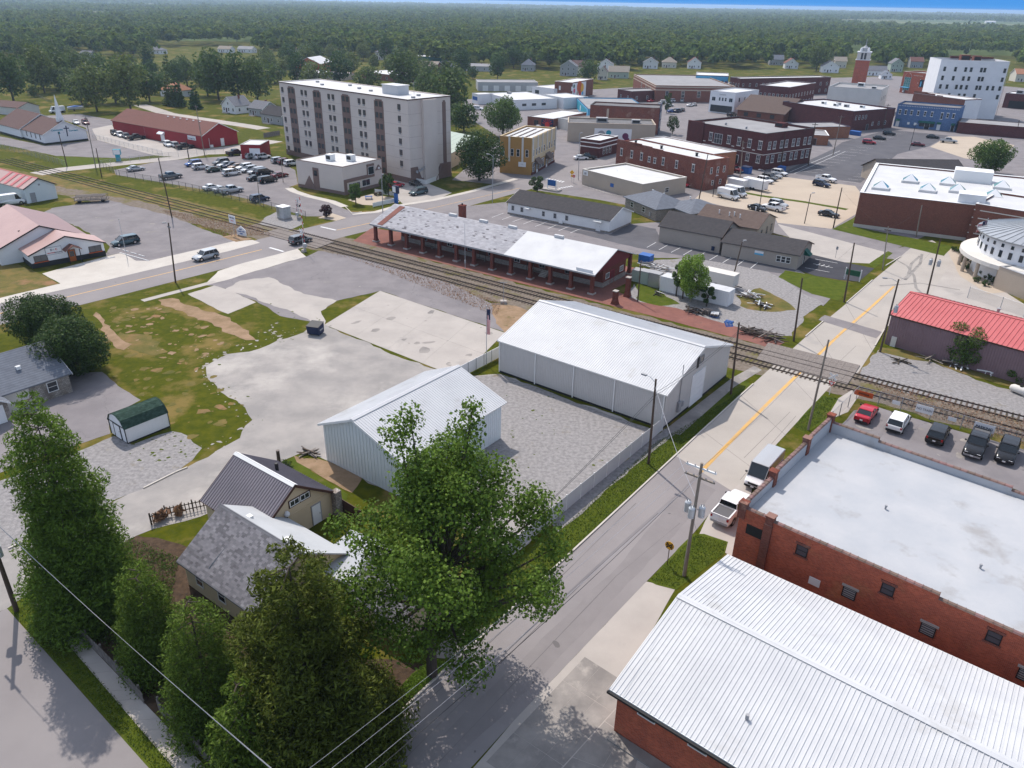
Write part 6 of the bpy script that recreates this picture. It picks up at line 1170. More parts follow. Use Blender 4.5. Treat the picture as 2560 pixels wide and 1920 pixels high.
HS = [((573,283),9,8,3.2,6.4,-35,'siding_white','shingle_grey','white cottage with twin gables and bay window by the red store','gable','y'), ((420,242),12,10,3,6.5,-35,'siding_white','shingle_orange','white bungalow with orange hip roof among dark trees','hip','x'),
 ((385,135),12,9,3,5.6,-20,'siding_white','shingle_grey','pale house with low hip roof on the far lawn','hip','x'), ((360,120),9,8,3,5,-20,'siding_cream','shingle_mauve','cream house at the far edge of the lawn','gable','x'), ((205,110),12,9,3,6,-20,'siding_white','shingle_mauve','white house with brown roof in the woods at upper left','gable','x'), ((212,146),10,8,3,5.2,-20,'siding_grey','shingle_grey','grey house low among the upper left woods','gable','x'),
 ((560,132),12,8,3,5.2,-15,'siding_white','shingle_tan','white ranch house with tan roof behind the lawn','gable','x'), ((612,132),14,8,3,5,-15,'siding_white','roof_grey','long white house beside the ranch house','gable','x'), ((725,130),13,9,3,5.4,-15,'siding_grey','shingle_mauve','grey house with brown roof left of the school gym','gable','x'), ((693,105),9,8,5.4,8,-15,'siding_white','shingle_grey','tall white house in the woods above the gym','gable','y'),
 ((955,150),11,10,5.8,8.6,-10,'siding_cream','shingle_grey','two-storey cream house with grey hip roof above the apartment block','hip','x'), ((1060,178),18,12,3.4,6,-15,'brick_brown','shingle_tan','long brick house with tan roof by dark trees','gable','x'), ((1095,122),10,8,3,5.6,-10,'siding_white','shingle_tan','white house half hidden in woods behind the teal store','gable','x'), ((1215,145),10,9,5,8,-10,'siding_white','shingle_mauve','white house with porch in the woods upper centre','gable','y'), ((1270,140),10,9,5,8,-10,'siding_cream','shingle_rust','cream house with rust roof in the woods upper centre','gable','x'), ((1185,178),22,9,3.2,4.6,-8,'wall_grey','roof_grey','long grey-roofed shed above the grey shop','gable','x'),
 ((1318,178),9,9,4,8,-10,'siding_grey','shingle_blue','house with pointed blue-grey roof left of the mural building','hip','x'), ((1420,190),11,9,6,9.5,-10,'siding_grey','shingle_grey','tall pale Victorian house with front gable','gable','y'), ((1445,186),9,10,5,8.5,-10,'siding_cream','shingle_mauve','cream house right beside the tall Victorian','gable','x'), ((1512,180),11,9,5,8.2,-10,'siding_white','shingle_grey','white gabled house with dormer behind the mural building','gable','y'), ((1545,196),13,9,4,7.2,-10,'siding_green','shingle_tan','grey-green house with wide tan roof','gable','x'), ((1505,200),6,8,5,8,-10,'siding_cream','shingle_mauve','narrow cream house with steep gable','gable','y'),
 ((1625,172),11,9,4.4,7.6,-10,'siding_white','shingle_grey','white house with twin gables above the bank','gable','y'), ((1672,170),11,10,4,7.6,-10,'siding_cream','shingle_tan','cream house with broad tan hip roof','hip','x'), ((1735,172),10,9,4.4,8,-10,'siding_white','shingle_rust','white house with red-brown roof above the blue mural','gable','y'), ((1690,140),10,9,4,7,-10,'siding_grey','shingle_grey','grey house deep in the trees above the bank','gable','x'), ((1750,138),10,9,4,7,-10,'siding_cream','shingle_grey','pale house deep in the trees upper right','gable','x'),
 ((1940,163),11,9,4.4,7.6,-8,'siding_grey','shingle_blue','grey house with blue roof left of the brick tower','gable','x'), ((1978,172),10,9,4,7.4,-8,'siding_white','shingle_rust','white house with rust roof near the white-roofed brick corner','gable','y'), ((2075,182),12,9,4.4,8,-8,'siding_white','shingle_grey','white house with porch and front gable left of the tower','gable','y'), ((2100,170),9,9,5,8,-8,'siding_cream','shingle_tan','cream house half behind the tower','gable','x'), ((2190,190),14,8,3.6,6.4,-8,'siding_white','shingle_grey','long white house with slate roof right of the tower','gable','x'), ((2240,180),9,9,6,9.4,-8,'siding_green','shingle_grey','tall pale green house beside the theatre','gable','y'), ((2215,198),7,6,3,5.2,-8,'siding_white','shingle_blue','small white house with blue-grey roof beside the theatre','gable','y'), ((2290,170),10,9,5,8,-8,'siding_grey','shingle_rust','grey house with rust roof behind the theatre','gable','x'),
 ((2560,205),12,10,5,8,-8,'siding_cream','shingle_orange','house with orange roof at the right edge','gable','x'), ((1120,175),10,8,3,5.4,-10,'siding_white','shingle_grey','white cottage above the grey shed','gable','x'), ((640,290),9,8,3,5.5,-35,'siding_grey','shingle_grey','grey cottage left of the apartment block','gable','x'), ((680,310),12,9,3.4,6,-35,'siding_grey','shingle_black','dark-roofed grey house right behind the apartment block','gable','x'), ((25,96),10,8,3,5.5,-20,'siding_white','shingle_grey','white house in the far upper left woods','gable','x')]
for a in HS: house(a[0], a[1], a[2], a[3], a[4], a[5], a[6], a[7], a[8], a[9], a[10])
# ------------------------------------------------------------------ vehicles
CARC = dict(white=(0.72, 0.72, 0.72), silver=(0.42, 0.43, 0.44), grey=(0.13, 0.135, 0.14), black=(0.012, 0.012, 0.014), navy=(0.012, 0.02, 0.055), blue=(0.03, 0.09, 0.3), red=(0.4, 0.015, 0.03), maroon=(0.13, 0.012, 0.016), green=(0.015, 0.04, 0.035), teal=(0.07, 0.11, 0.125), tan=(0.3, 0.2, 0.13))
for k_, c_ in CARC.items(): mat('car_' + k_, c_, 0.22, spec=0.5, metal=0.25 if k_ in ('silver', 'grey', 'teal') else 0.0)
plain('lamp_clear', (0.7, 0.7, 0.72), 0.15, spec=0.6); plain('lamp_red', (0.3, 0.01, 0.012), 0.2); plain('car_glass', (0.012, 0.016, 0.02), 0.05, spec=0.7); plain('bed_liner', (0.1, 0.1, 0.105), 0.8)
# L, half width, z floor, hood, belt, deck, roof, x: windshield foot, windshield top, rear glass top, rear glass foot, wheel radius, front axle, rear axle
KIND = dict(sedan=(4.75, .91, .22, .92, .98, 1.02, 1.45, .85, .05, -1.0, -1.65, .33, 1.42, -1.38), suv=(4.75, .95, .28, 1.02, 1.1, 1.12, 1.74, 1.0, .35, -1.95, -2.28, .37, 1.42, -1.38),
   minivan=(5.1, .98, .24, .98, 1.05, 1.08, 1.76, 1.5, .55, -2.1, -2.48, .35, 1.6, -1.45), pickup=(5.85, 1.0, .38, 1.2, 1.27, 1.3, 1.92, 1.15, .55, -.95, -1.12, .41, 1.85, -1.75), cargo=(5.95, 1.02, .3, 1.25, 1.45, 1.5, 2.55, 2.3, 1.55, -2.85, -2.93, .37, 2.0, -1.75))
def loft(mb, st, ring, m=0):
 n = None; i0 = len(mb.v)
 for s_ in st:
  r_ = ring(*s_); n = len(r_); mb.v += [(s_[0], y, z) for y, z in r_]
 for a in range(len(st) - 1):
  for k in range(n): b0 = i0 + a * n; mb.f.append((b0 + k, b0 + (k + 1) % n, b0 + n + (k + 1) % n, b0 + n + k)); mb.m.append(m)
 mb.f += [tuple(range(i0 + n - 1, i0 - 1, -1)), tuple(range(i0 + (len(st) - 1) * n, i0 + len(st) * n))]; mb.m += [m, m]
def car_meshes(kind):
 L, w, zf, zh, zb, zd, zr, xa, xb, xc, xd, R, fa, ra = KIND[kind]; h = L / 2; pk = kind == 'pickup'
 ring = lambda x, w_, z0, z1: [(-w_ * .9, z0), (-w_, z0 + (z1 - z0) * .3), (-w_ * .985, z0 + (z1 - z0) * .72), (-w_ * .92, z1 - .03), (-w_ * .7, z1), (w_ * .7, z1), (w_ * .92, z1 - .03), (w_ * .985, z0 + (z1 - z0) * .72), (w_, z0 + (z1 - z0) * .3), (w_ * .9, z0)]
 rear_z = zd if not pk else zd
 st = [(-h, w * .86, zf + .2, rear_z - .12), (-h + .06, w * .95, zf + .06, rear_z - .03), (-h + .35, w, zf, rear_z), (xd, w, zf, zd), (0, w, zf, zb), (xa, w, zf, zh + .03), (h - .7, w * .98, zf, zh - .05), (h - .2, w * .92, zf + .03, zh - .18), (h - .04, w * .82, zf + .12, zh - .32), (h, w * .74, zf + .2, zh - .42)]
 if kind == 'cargo': st[7] = (h - .25, w * .95, zf + .03, zh - .25); st[6] = (h - .6, w, zf, zh - .08)
 bm = MB(); loft(bm, st, ring)
 body = bm.mesh(kind + '_body', [M['car_white']]); body.polygons.foreach_set('use_smooth', [True] * len(body.polygons))
 gm = MB(); wt = w * (.80 if kind != 'cargo' else .9); wb = w * .9
 gr = lambda x, b_, t_, z0, z1: [(-b_, z0), (-t_, z1), (t_, z1), (b_, z0)]
 loft(gm, [(xd, wb, wb * .98, zb - .1, zd + .01), (xc, wb, wt, zb - .1, zr - .04), (xb, wb, wt, zb - .1, zr - .04), (xa, wb, wb * .97, zb - .1, zh + .035)], gr)
 glass = gm.mesh(kind + '_windows', [M['car_glass']])
 rm = MB(); rr = lambda x, w_, z0, z1: [(-w_, z0), (-w_ * .94, z1), (0, z1 + .025), (w_ * .94, z1), (w_, z0)]
 loft(rm, [(xc - .06, wt * .96, zr - .06, zr - .03), (xc + .12, wt + .03, zr - .07, zr), ((xb + xc) / 2, wt + .04, zr - .07, zr + .015), (xb - .12, wt + .03, zr - .07, zr), (xb + .07, wt * .95, zr - .06, zr - .03)], rr)
 for sy in (-1, 1):
  pl = [((xa - .02, sy * wb * .975, zh + .04), (xb + .02, sy * (wt + .01), zr - .04)), ((xd + .03, sy * wb * .985, zd + .02), (xc, sy * (wt + .01), zr - .04))]
  mids = [((xb + xc) / 2 + .12)] if kind in ('sedan', 'pickup') else [xb - .75, (xc + xb) / 2 - .55]
  for xm in mids: pl.append(((xm, sy * wb * 1.0, zb - .06), (xm, sy * (wt + .012), zr - .04)))
  for a, b_ in pl: rm.cyl(a, b_, .045, .04, 5)
  if kind == 'cargo': rm.hull2([(xd + .02, sy * wb * 1.01, zb - .05), (xb - .5, sy * wb * 1.01, zb - .05), (xb - .5, sy * (wt + .02), zr - .05), (xc, sy * (wt + .02), zr - .05)], [(xd + .02, sy * wb * .97, zb - .05), (xb - .5, sy * wb * .97, zb - .05), (xb - .5, sy * (wt - .01), zr - .05), (xc, sy * (wt - .01), zr - .05)])
 if kind == 'cargo': rm.hull2([(xd - .01, -wb, zb), (xd - .01, wb, zb), (xc - .04, wt, zr - .05), (xc - .04, -wt, zr - .05)], [(xd + .05, -wb, zb), (xd + .05, wb, zb), (xc + .05, wt, zr - .05), (xc + .05, -wt, zr - .05)])
 roof = rm.mesh(kind + '_roof', [M['car_white']])
 ty = MB().cyl((0, -.11, 0), (0, .11, 0), R, R, 16).mesh('tyre', [M['rubber']]); ri = MB().cyl((0, -.125, 0), (0, .125, 0), R * .62, R * .58, 10).mesh('rim', [M['chrome']])
 d = dict(body=body, glass=glass, roof=roof, wheel=ty, rim=ri, p=KIND[kind])
 d['head'] = MB().box(-.05, .03, -.17, .17, -.07, .07).mesh('headlight', [M['lamp_clear']]); d['tail'] = MB().box(-.03, .06, -.1, .1, -.12, .14).mesh('taillight', [M['lamp_red']])
 d['mirror'] = MB().box(-.06, .06, -.1, .1, -.06, .08).mesh('mirror', [M['trim_black']]); d['bump'] = MB().box(-.06, .05, -w * .84, w * .84, 0, .2).mesh('bumper', [M['trim_grey' if pk else 'trim_black']]); d['plate'] = MB().box(-.015, .015, -.16, .16, -.08, .08).mesh('licence_plate', [M['wall_white']])
 d['grille'] = MB().box(-.03, .03, -w * .5, w * .5, -.12, .12).mesh('grille', [M['trim_black']])
 d['arch'] = MB().cyl((0, -.02, 0), (0, .02, 0), R * 1.16, R * 1.16, 16).mesh('wheel_arch', [M['black']])
 if pk: d['bed'] = MB().box(-h + .14, xd - .1, -w * .78, w * .78, 0, .02).mesh('truck_bed', [M['bed_liner']]); d['rail'] = MB().box(-h + .1, xd - .06, -w * .93, -w * .8, -.02, .1).box(-h + .1, xd - .06, w * .8, w * .93, -.02, .1).box(-h + .02, -h + .1, -w * .9, w * .9, -.03, .1).box(xd - .06, xd - .01, -w * .93, w * .93, -.02, .1).mesh('bed_rail', [M['car_white']])
 return d
CARN = dict(sedan='car', suv='suv', minivan='minivan', pickup='pickup_truck', cargo='cargo_van')
CATN = dict(sedan='car', suv='SUV', minivan='minivan', pickup='pickup', cargo='van')
def car(px, kind, col, hd, label, group='vehicles parked around the town', far=None):
 p = G(*px); t = thing(CARN[kind], (p.x, p.y, .025), hd, label, CATN[kind], group)
 d = cached(('car', kind), lambda: car_meshes(kind)); L, w, zf, zh, zb, zd, zr, xa, xb, xc, xd, R, fa, ra = d['p']; h = L / 2; pm = [M['car_' + col]]
 bo = put('body', d['body'], t, mats=pm); put('windows', d['glass'], t); put('roof', d['roof'], t, mats=pm)
 far = (p.y > 230) if far is None else far
 for x in (fa, ra):
  for s_ in (-1, 1):
   o = put('wheel', d['wheel'], t, (x, s_ * (w - .1), R))
   if not far: put('rim', d['rim'], o); put('wheel_arch', d['arch'], bo, (x, s_ * (w - .012), R + .02))
 for s_ in (-1, 1):
  put('headlight', d['head'], t, (h - .07, s_ * w * .6, zh - .36)); put('taillight', d['tail'], t, (-h + .02, s_ * w * .8, zd - .22))
  if not far: put('mirror', d['mirror'], t, (xa - .12, s_ * (w + .08), zb + .1))
 if not far:
  put('bumper', d['bump'], t, (h - .02, 0, zf + .1)); put('bumper', d['bump'], t, (-h + .02, 0, zf + .1), (0, 0, math.pi)); put('licence_plate', d['plate'], t, (-h - .05, 0, zf + .42)); put('licence_plate', d['plate'], t, (h + .05, 0, zf + .22)); put('grille', d['grille'], t, (h - .01, 0, zh - .45))
 if kind == 'pickup': put('truck_bed', d['bed'], t, (0, 0, zd + .012)); put('bed_rail', d['rail'], t, (0, 0, zd + .01), mats=pm)
 return t
A1 = rad(47); D1 = rad(-50); PI = math.pi
lot = 'cars in the apartment car park'
for px, k, c, hd, lb in (
 ((428,447),'pickup','grey',A1,'grey pickup parked alone along the fence of the apartment car park'), ((531,474),'sedan','white',A1,'white saloon leftmost of the three along the car park fence'), ((556,479),'sedan','silver',A1,'silver saloon in the middle of the three along the car park fence'), ((580,482),'pickup','silver',A1,'silver pickup rightmost of the three along the car park fence'), ((650,503),'suv','navy',A1,'navy hatchback by the lamp post near the car park fence'),
 ((484,415),'suv','blue',A1+PI,'bright blue SUV at the left end of the middle car row'), ((503,423),'suv','white',A1,'white SUV beside the bright blue one'), ((536,429),'sedan','green',A1,'dark green saloon behind the white minivan'), ((553,411),'suv','grey',A1+PI,'dark grey SUV at the left of the middle double row'), ((563,417),'sedan','silver',A1+PI,'silver saloon second in the middle double row'), ((578,418),'sedan','navy',A1+PI,'navy saloon third in the middle double row'), ((591,422),'sedan','tan',A1+PI,'tan saloon in the middle double row'), ((611,424),'suv','white',A1+PI,'white SUV right of the tan saloon'), ((623,430),'suv','silver',A1+PI,'silver SUV right of the white one in the double row'),
 ((580,438),'minivan','white',A1,'white minivan in front of the middle car row'), ((642,434),'minivan','silver',A1+PI,'silver minivan near the right of the double row'), ((661,436),'minivan','black',A1,'black minivan near the right of the double row'), ((640,451),'sedan','black',A1,'black saloon half behind the long black van'), ((670,456),'minivan','black',A1,'long black van with tan roof strip on the concrete pad'), ((700,443),'sedan','maroon',A1,'maroon saloon near the annex lamp post'), ((590,388),'pickup','black',A1,'black pickup in the row by the store street'), ((623,393),'sedan','white',A1,'white saloon right of the black pickup'), ((634,396),'suv','silver',A1,'silver SUV in the row nearest the tower lawn'), ((658,397),'suv','white',A1,'pale SUV at the right end of the tower lawn row'), ((698,407),'suv','silver',A1,'silver SUV left of three beside the annex'), ((714,410),'suv','maroon',A1,'maroon SUV in the middle of three beside the annex'), ((730,414),'suv','white',A1,'white SUV right of three beside the annex')):
 car(px, k, c, hd, lb, lot)
g = 'vehicles by the red store'
for px, k, c, hd, lb in (((288,338),'suv','black',D1,'black SUV first in the left row at the red store'), ((302,342),'suv','white',D1,'white SUV second in the left row at the red store'), ((317,346),'suv','grey',D1,'dark SUV third in the left row at the red store'), ((342,349),'pickup','black',A1,'black pickup fourth in the left row at the red store'), ((421,366),'suv','white',D1,'white SUV beside the red store door'), ((440,369),'suv','silver',D1,'silver SUV between white and black ones at the red store'), ((463,372),'pickup','black',A1,'black truck at the red store corner under the sign'), ((340,427),'sedan','silver',A1,'silver saloon alone at the left end of the apartment car park'), ((191,310),'sedan','white',D1,'white car behind the church steeple'), ((215,311),'suv','maroon',D1,'red SUV behind the church'), ((144,282),'cargo','white',A1+PI,'white minibus behind the church steeple'), ((27,513),'cargo','white',A1,'white van between the barn and the heating shop')):
 car(px, k, c, hd, lb, g)
car((515,648),'suv','silver',TU+PI,'silver SUV driving along the main street','vehicles on the main street'); car((315,611),'minivan','teal',rad(226),'dark teal minivan parked at the heating shop','vehicles on the main street'); car((752,608),'suv','grey',TU,'grey four-wheel-drive on the level crossing','vehicles on the main street')
car((990,468),'sedan','red',A1,'bright red rounded car behind the annex tree'); car((1040,465),'sedan','black',D1,'black saloon in the driveway below the tower'); car((1046,486),'minivan','teal',A1+PI,'dark teal minivan at the driveway mouth')
g = 'vehicles in the fenced lot'
car((2164,1043),'sedan','red',TU,'crimson saloon at the left of the fenced lot',g); car((2243,1066),'suv','white',TU,'white SUV second from the left in the fenced lot',g); car((2342,1095),'suv','black',TU,'black SUV with roof rails in the middle of the fenced lot',g); car((2437,1124),'pickup','black',TU+PI,'black pickup facing the camera in the fenced lot',g); car((2514,1141),'suv','black',TU+PI,'black SUV at the right end of the fenced lot',g)
car((1826,1283),'pickup','white',TU,'white pickup parked beside the brick warehouse')
g = 'vehicles on the tan concrete lot'
for px, k, c, hd, lb in (((1820,497),'cargo','white',D1,'white cargo van nearest the brown roof'), ((1838,490),'cargo','white',D1,'second white cargo van just behind the first'), ((1912,457),'suv','white',D1,'white pickup-like SUV behind the enclosed trailer'), ((1923,450),'suv','grey',D1,'dark SUV in the row left of the dark parking'), ((1935,444),'sedan','silver',D1,'silver saloon in the row left of the dark parking'), ((1948,438),'suv','white',D1,'white SUV at the far end of the row'), ((2064,454),'pickup','white',D1,'white pickup beside the dark SUV on tan concrete'), ((2053,466),'suv','navy',D1,'slate SUV beside the white pickup'), ((1932,526),'pickup','white',D1+PI,'white pickup with blue stripe behind the brown roof'), ((1893,526),'sedan','black',D1,'black car left of the striped pickup'), ((1945,517),'suv','silver',D1,'silver SUV right of the striped pickup'), ((2071,541),'sedan','black',rad(-42),'black saloon alone on the tan concrete lot'), ((1834,430),'pickup','maroon',D1,'dark red pickup beside the weathered brick block'), ((1818,424),'sedan','silver',D1,'silver car behind the dark red pickup'), ((1681,469),'suv','silver',D1,'silver SUV beside the white corner shop'), ((1706,465),'sedan','red',D1,'red car behind the silver SUV at the corner shop'),
 ((2172,360),'suv','red',rad(-20),'dark red SUV at the front of the dark parking'), ((2198,349),'sedan','black',rad(-20),'black saloon second in the dark parking'), ((2222,338),'suv','black',rad(-20),'black estate third in the dark parking'), ((2331,346),'sedan','black',rad(-25),'black car below the blue building'), ((2294,365),'sedan','maroon',rad(-25),'maroon saloon by the lamp post in the dark parking'), ((2370,357),'pickup','silver',rad(-25),'silver pickup on the tan apron of the blue building'), ((2185,320),'suv','green',rad(40),'dark car beside the maroon block')):
 car(px, k, c, hd, lb, g)
g = 'cars in the town centre'
for i, (px, k, c) in enumerate((((1667,245),'suv','grey'), ((1683,244),'pickup','black'), ((1697,242),'sedan','white'), ((1651,250),'sedan','maroon'), ((1627,255),'sedan','red'), ((1650,262),'sedan','silver'), ((1661,259),'suv','white'), ((1683,255),'suv','white'), ((1706,255),'suv','silver'), ((1673,266),'sedan','white'), ((1725,266),'sedan','white'), ((1736,264),'sedan','silver'), ((1680,281),'sedan','blue'), ((1694,281),'suv','navy'), ((1706,278),'sedan','black'), ((1731,246),'sedan','white'), ((1829,291),'pickup','black'), ((1851,291),'suv','white'), ((1364,250),'suv','white'), ((1373,252),'sedan','navy'), ((1383,256),'sedan','blue'), ((1422,255),'pickup','black'), ((1348,323),'sedan','white'), ((1326,327),'suv','black'), ((1485,388),'pickup','navy'), ((1468,398),'pickup','black'), ((1452,399),'sedan','white'), ((1195,275),'suv','white'), ((2303,224),'sedan','silver'), ((2265,232),'suv','silver'))):
 _w = ['in the town centre street parking', 'on the lot by the long white office', 'near the yellow building', 'beside the theatre or the tower trees'][0 if i < 18 else 1 if i < 22 else 2 if i < 27 else 3]
 car(px, k, c, rad(20 + 25 * (i % 3)) if i < 18 else rad(-15 + 15 * (i % 3)), near_label(dict(navy='navy blue').get(c, c) + ' ' + dict(sedan='car', suv='SUV', pickup='pickup')[k], G(*px)), g)
t = car((1906,1196),'cargo','white',TU+PI,'white delivery van with sky reflection painted grey on its roof parked behind the brick parapet'); [c for c in t.children if c.name.startswith('roof')][0].material_slots[0].material = M['car_silver']; d = cached(('car', 'cargo'), None)  # grey roof colour stands in for sky mirrored in the white roof
# trailers
def trailer(px, hd, L, W, H, m, label, cat='trailer'):
 p = G(*px); t = thing('enclosed_trailer', (p.x, p.y, .025), hd, label, cat); MB().box(-L/2, L/2, -W/2, W/2, .5, H).build('box', M[m], t); MB().box(L/2, L/2 + 1.2, -.06, .06, .5, .62).build('drawbar', M['trim_black'], t); MB().box(-L/2 - .02, -L/2 - .002, -W/2 + .1, W/2 - .1, .6, H - .1).build('rear_door', M['trim_white'], t)
 ty = cached(('car', 'suv'), lambda: car_meshes('suv'))
 for x in (-.5, .4):
  for s_ in (-1, 1): put('wheel', ty['wheel'], t, (x, s_ * (W/2 + .02), .37))
 return t
trailer((1886,474), D1, 6.5, 2.3, 2.8, 'wall_white', 'white enclosed trailer with roof rack on tan concrete'); trailer((1842,470), D1, 5, 2.2, 2.4, 'wall_white', 'white box trailer with blue crate behind the cargo vans')
p = G(231,505); t = thing('flat_trailer', (p.x, p.y, .03), rad(20), 'wooden flatbed wagon with railings parked on the grass lot', 'trailer'); MB().box(-3.6, 3.6, -1.2, 1.2, .6, .78).build('deck', M['wood_grey'], t)
for x in (-2.6, 2.4):
 for s_ in (-1, 1): put('wheel', d['wheel'], t, (x, s_ * .9, .37))
for i in range(7):
 for s_ in (-1, 1): MB().box(-.05, .05, -.05, .05, .78, 1.5).build('stake', M['wood_grey'], t, (-3.4 + i * 1.13, s_ * 1.12, 0))
for s_ in (-1, 1): MB().box(-3.5, 3.5, -.04, .04, 1.4, 1.52).build('rail', M['wood_grey'], t, (0, s_ * 1.2, 0))
for i in range(4): MB().box(-3.2, 3.2, -.14, .14, 1.53, 1.6).build('plank', M['wood_grey'], t, (0, -.9 + i * .6, 0))
p = G(190,277); t = thing('boat', (p.x, p.y, .03), rad(30), 'white boat with blue cover on a trailer behind the church', 'boat'); mb = MB(); loft(mb, [(-3, 1.0, .7, 1.5), (0, 1.15, .6, 1.5), (2, .8, .75, 1.6), (3.2, .08, 1.1, 1.7)], lambda x, w_, z0, z1: [(-w_ * .5, z0), (-w_, z1), (w_, z1), (w_ * .5, z0)]); mb.build('hull', M['wall_white'], t); mb = MB(); loft(mb, [(-2.9, 1.0, 1.52, 1.7), (0, 1.1, 1.52, 2.1), (2.8, .3, 1.72, 1.8)], lambda x, w_, z0, z1: [(-w_, z0), (-w_ * .5, z1), (w_ * .5, z1), (w_, z0)]); mb.build('cover', M['blue_paint'], t); MB().box(-3, 3.5, -.5, .5, .4, .55).build('trailer_frame', M['trim_black'], t)
for s_ in (-1, 1): put('wheel', d['wheel'], t, (-.6, s_ * .9, .37))
# ------------------------------------------------------------------ railway
def track(a, b, label, t0, t1, n_tie):
 A, B = G(*a), G(*b); d = (B - A).normalized(); rz = math.atan2(d.y, d.x)
 t = thing('railway_track', (A.x, A.y, 0), rz, label, 'railway')
 for s_ in (-1, 1): MB().box(t0, t1, s_ * .7175 - .035, s_ * .7175 + .035, .06, .17).box(t0, t1, s_ * .7175 - .07, s_ * .7175 + .07, .03, .06).build('rail', M['rail_steel'], t)
 me = MB().box(-.11, .11, -1.25, 1.25, -.08, .05).mesh('tie', [M['tie_wood']]); r_ = random.Random(int(t1))
 for i in range(n_tie): put('tie', me, t, (-14 + i * .62, r_.uniform(-.05, .05), r_.uniform(-.02, .01)), (0, 0, r_.uniform(-.03, .03)))
 return t
track((846,609), (2560,1049), 'railway track nearest the depot platform', -140, 150, 230)
track((815,619), (2560,1084), 'railway track nearest the grey warehouse', -140, 150, 230)
def crossing(quad, n, m, name):
 root = thing(name, (0, 0, 0)); root['kind'] = 'structure'; slabs(name, quad, n, 5, 30, m, .02, root, .01)
crossing([(652,584),(700,572),(835,606),(792,622)], 10, 'wood_grey', 'crossing_planks'); crossing([(1912,868),(1962,862),(2160,912),(2130,960)] if False else [(1920,858),(2150,915),(2118,963),(1890,900)], 14, 'wood_grey', 'crossing_planks'); sheet('old_rail_crossing', [(2062,788),(2205,830),(2190,846),(2046,800)], 5, 'asphalt', .1)
# ------------------------------------------------------------------ poles and wires
POLE = {}
def pole(key, base, top, label, m='wood_pole', r=.15, arms=(), tr=0, lamp=None, rz=None, name='utility_pole', cat='utility pole', h=None, group='utility poles'):
 p = G(*base); h = h or HT(base, top); q = G(*top, h); lean = Vector((q.x - p.x, q.y - p.y, 0)); lean *= min(1.0, .9 / max(lean.length, .001))
 t = thing(name, (p.x, p.y, 0), 0, label, cat, group); tp = Vector((lean.x, lean.y, h))
 MB().cyl((0, 0, 0), tp, r, r * .68, 10).build('shaft', M[m], t); rz = TV if rz is None else rz; ends = []
 for z, ln, am in arms:
  c = tp * (z / h); dx = Vector((math.cos(rz), math.sin(rz), 0)); a = MB().box(-ln/2, ln/2, -.06, .06, -.07, .07).build('crossarm', M[am], t, (c.x, c.y, c.z), (0, 0, rz))
  for x in (-.46, -.2, .2, .46): MB().cyl((ln * x, 0, .07), (ln * x, 0, .22), .05, .035, 6).build('insulator', M['trim_grey'], a); ends.append(p + c + dx * (ln * x) + Vector((0, 0, .22)))
 for i in range(tr):
  an = rz + (0, math.pi, math.pi * 1.5)[i]; c = tp * .62; o = MB().cyl((0, 0, -.55), (0, 0, .35), .27, .27, 14).cyl((0, 0, .352), (0, 0, .46), .28, .18, 14).build('transformer', M['galvanised'], t, (c.x + .62 * math.cos(an), c.y + .62 * math.sin(an), c.z)); MB().cyl((.1, 0, .46), (.1, 0, .7), .05, .03, 6).cyl((-.1, 0, .46), (-.1, 0, .7), .05, .03, 6).build('bushing', M['trim_grey'], o); MB().cyl((0, 0, 0), (-.4 * math.cos(an), -.4 * math.sin(an), 0), .05, .05, 5).build('bracket', M['trim_grey'], o)
 if lamp:
  an, ln = lamp; c = tp * .96; o = MB().tube([(0, 0, 0), (ln * .5 * math.cos(an), ln * .5 * math.sin(an), .45), (ln * math.cos(an), ln * math.sin(an), .5)], .035, 6).build('lamp_arm', M['galvanised'], t, (c.x, c.y, c.z)); MB().box(-.3, .3, -.14, .14, -.1, .06).build('lamp_head', M['trim_grey'], o, (ln * math.cos(an), ln * math.sin(an), .5), (0, 0, an))
 POLE[key] = (p + tp, ends, p); return t
pole('P1', (1710,1440), (1755,1158), 'pale utility pole with three grey transformers beside the asphalt road', 'wood_pole_pale', .17, ((11.0, 2.6, 'wall_white'), (10.1, 2.6, 'wood_pole_pale')), 3)
pole('P2', (1621,1160), (1640,948), 'dark utility pole with street lamp on the verge by the white fence', 'wood_pole', .15, lamp=(rad(140), 1.4))
pole('P3', (1827,985), (1848,806), 'dark utility pole at the far corner of the grey warehouse'); pole('P4', (2200,880), (2247,698), 'dark utility pole with one transformer at the purple shed corner', tr=1, lamp=(rad(170), 1.8)); pole('P5', (2110,755), (2136,607), 'dark utility pole beside the green sign'); pole('P6', (1984,853), (2006,695), 'dark utility pole between the tracks and the gravel yard')
pole('P7', (2206,675), (2216,566), 'pale utility pole at the curve of the road', 'wood_pole_pale', .12, ((7.6, 1.2, 'wood_pole'),)); pole('P8', (2314,752), (2352,595), 'dark utility pole with two transformers near the rotunda', tr=2); pole('P9', (2020,1075), (2072,849), 'pale leaning utility pole on the grass strip by the brick parapet', 'wood_pole_pale', .14)
pole('P10', (439,706), (421,557), 'dark utility pole on the grass beside the main street', arms=((9.6, .9, 'trim_grey'),), lamp=(rad(200), .6)); pole('P11', (1594,755), (1603,651), 'slim dark pole among the depot junk', r=.12); pole('P12', (1828,711), (1856,604), 'dark pole with floodlight behind the white container', lamp=(rad(20), .5), r=.13)
pole('P13', (42,1527), (-12,1330), 'utility pole at the lower left street corner', 'wood_pole', .19, ((10.2, 2.4, 'wood_pole'),), 2, h=10.8); _q = G(785,2040,10.6)
pole('Q', proj((_q.x, _q.y, 0)), (740,1900), 'utility pole at the near street corner', 'wood_pole', .18, ((10.4, 3.0, 'wood_pole'),), h=11)
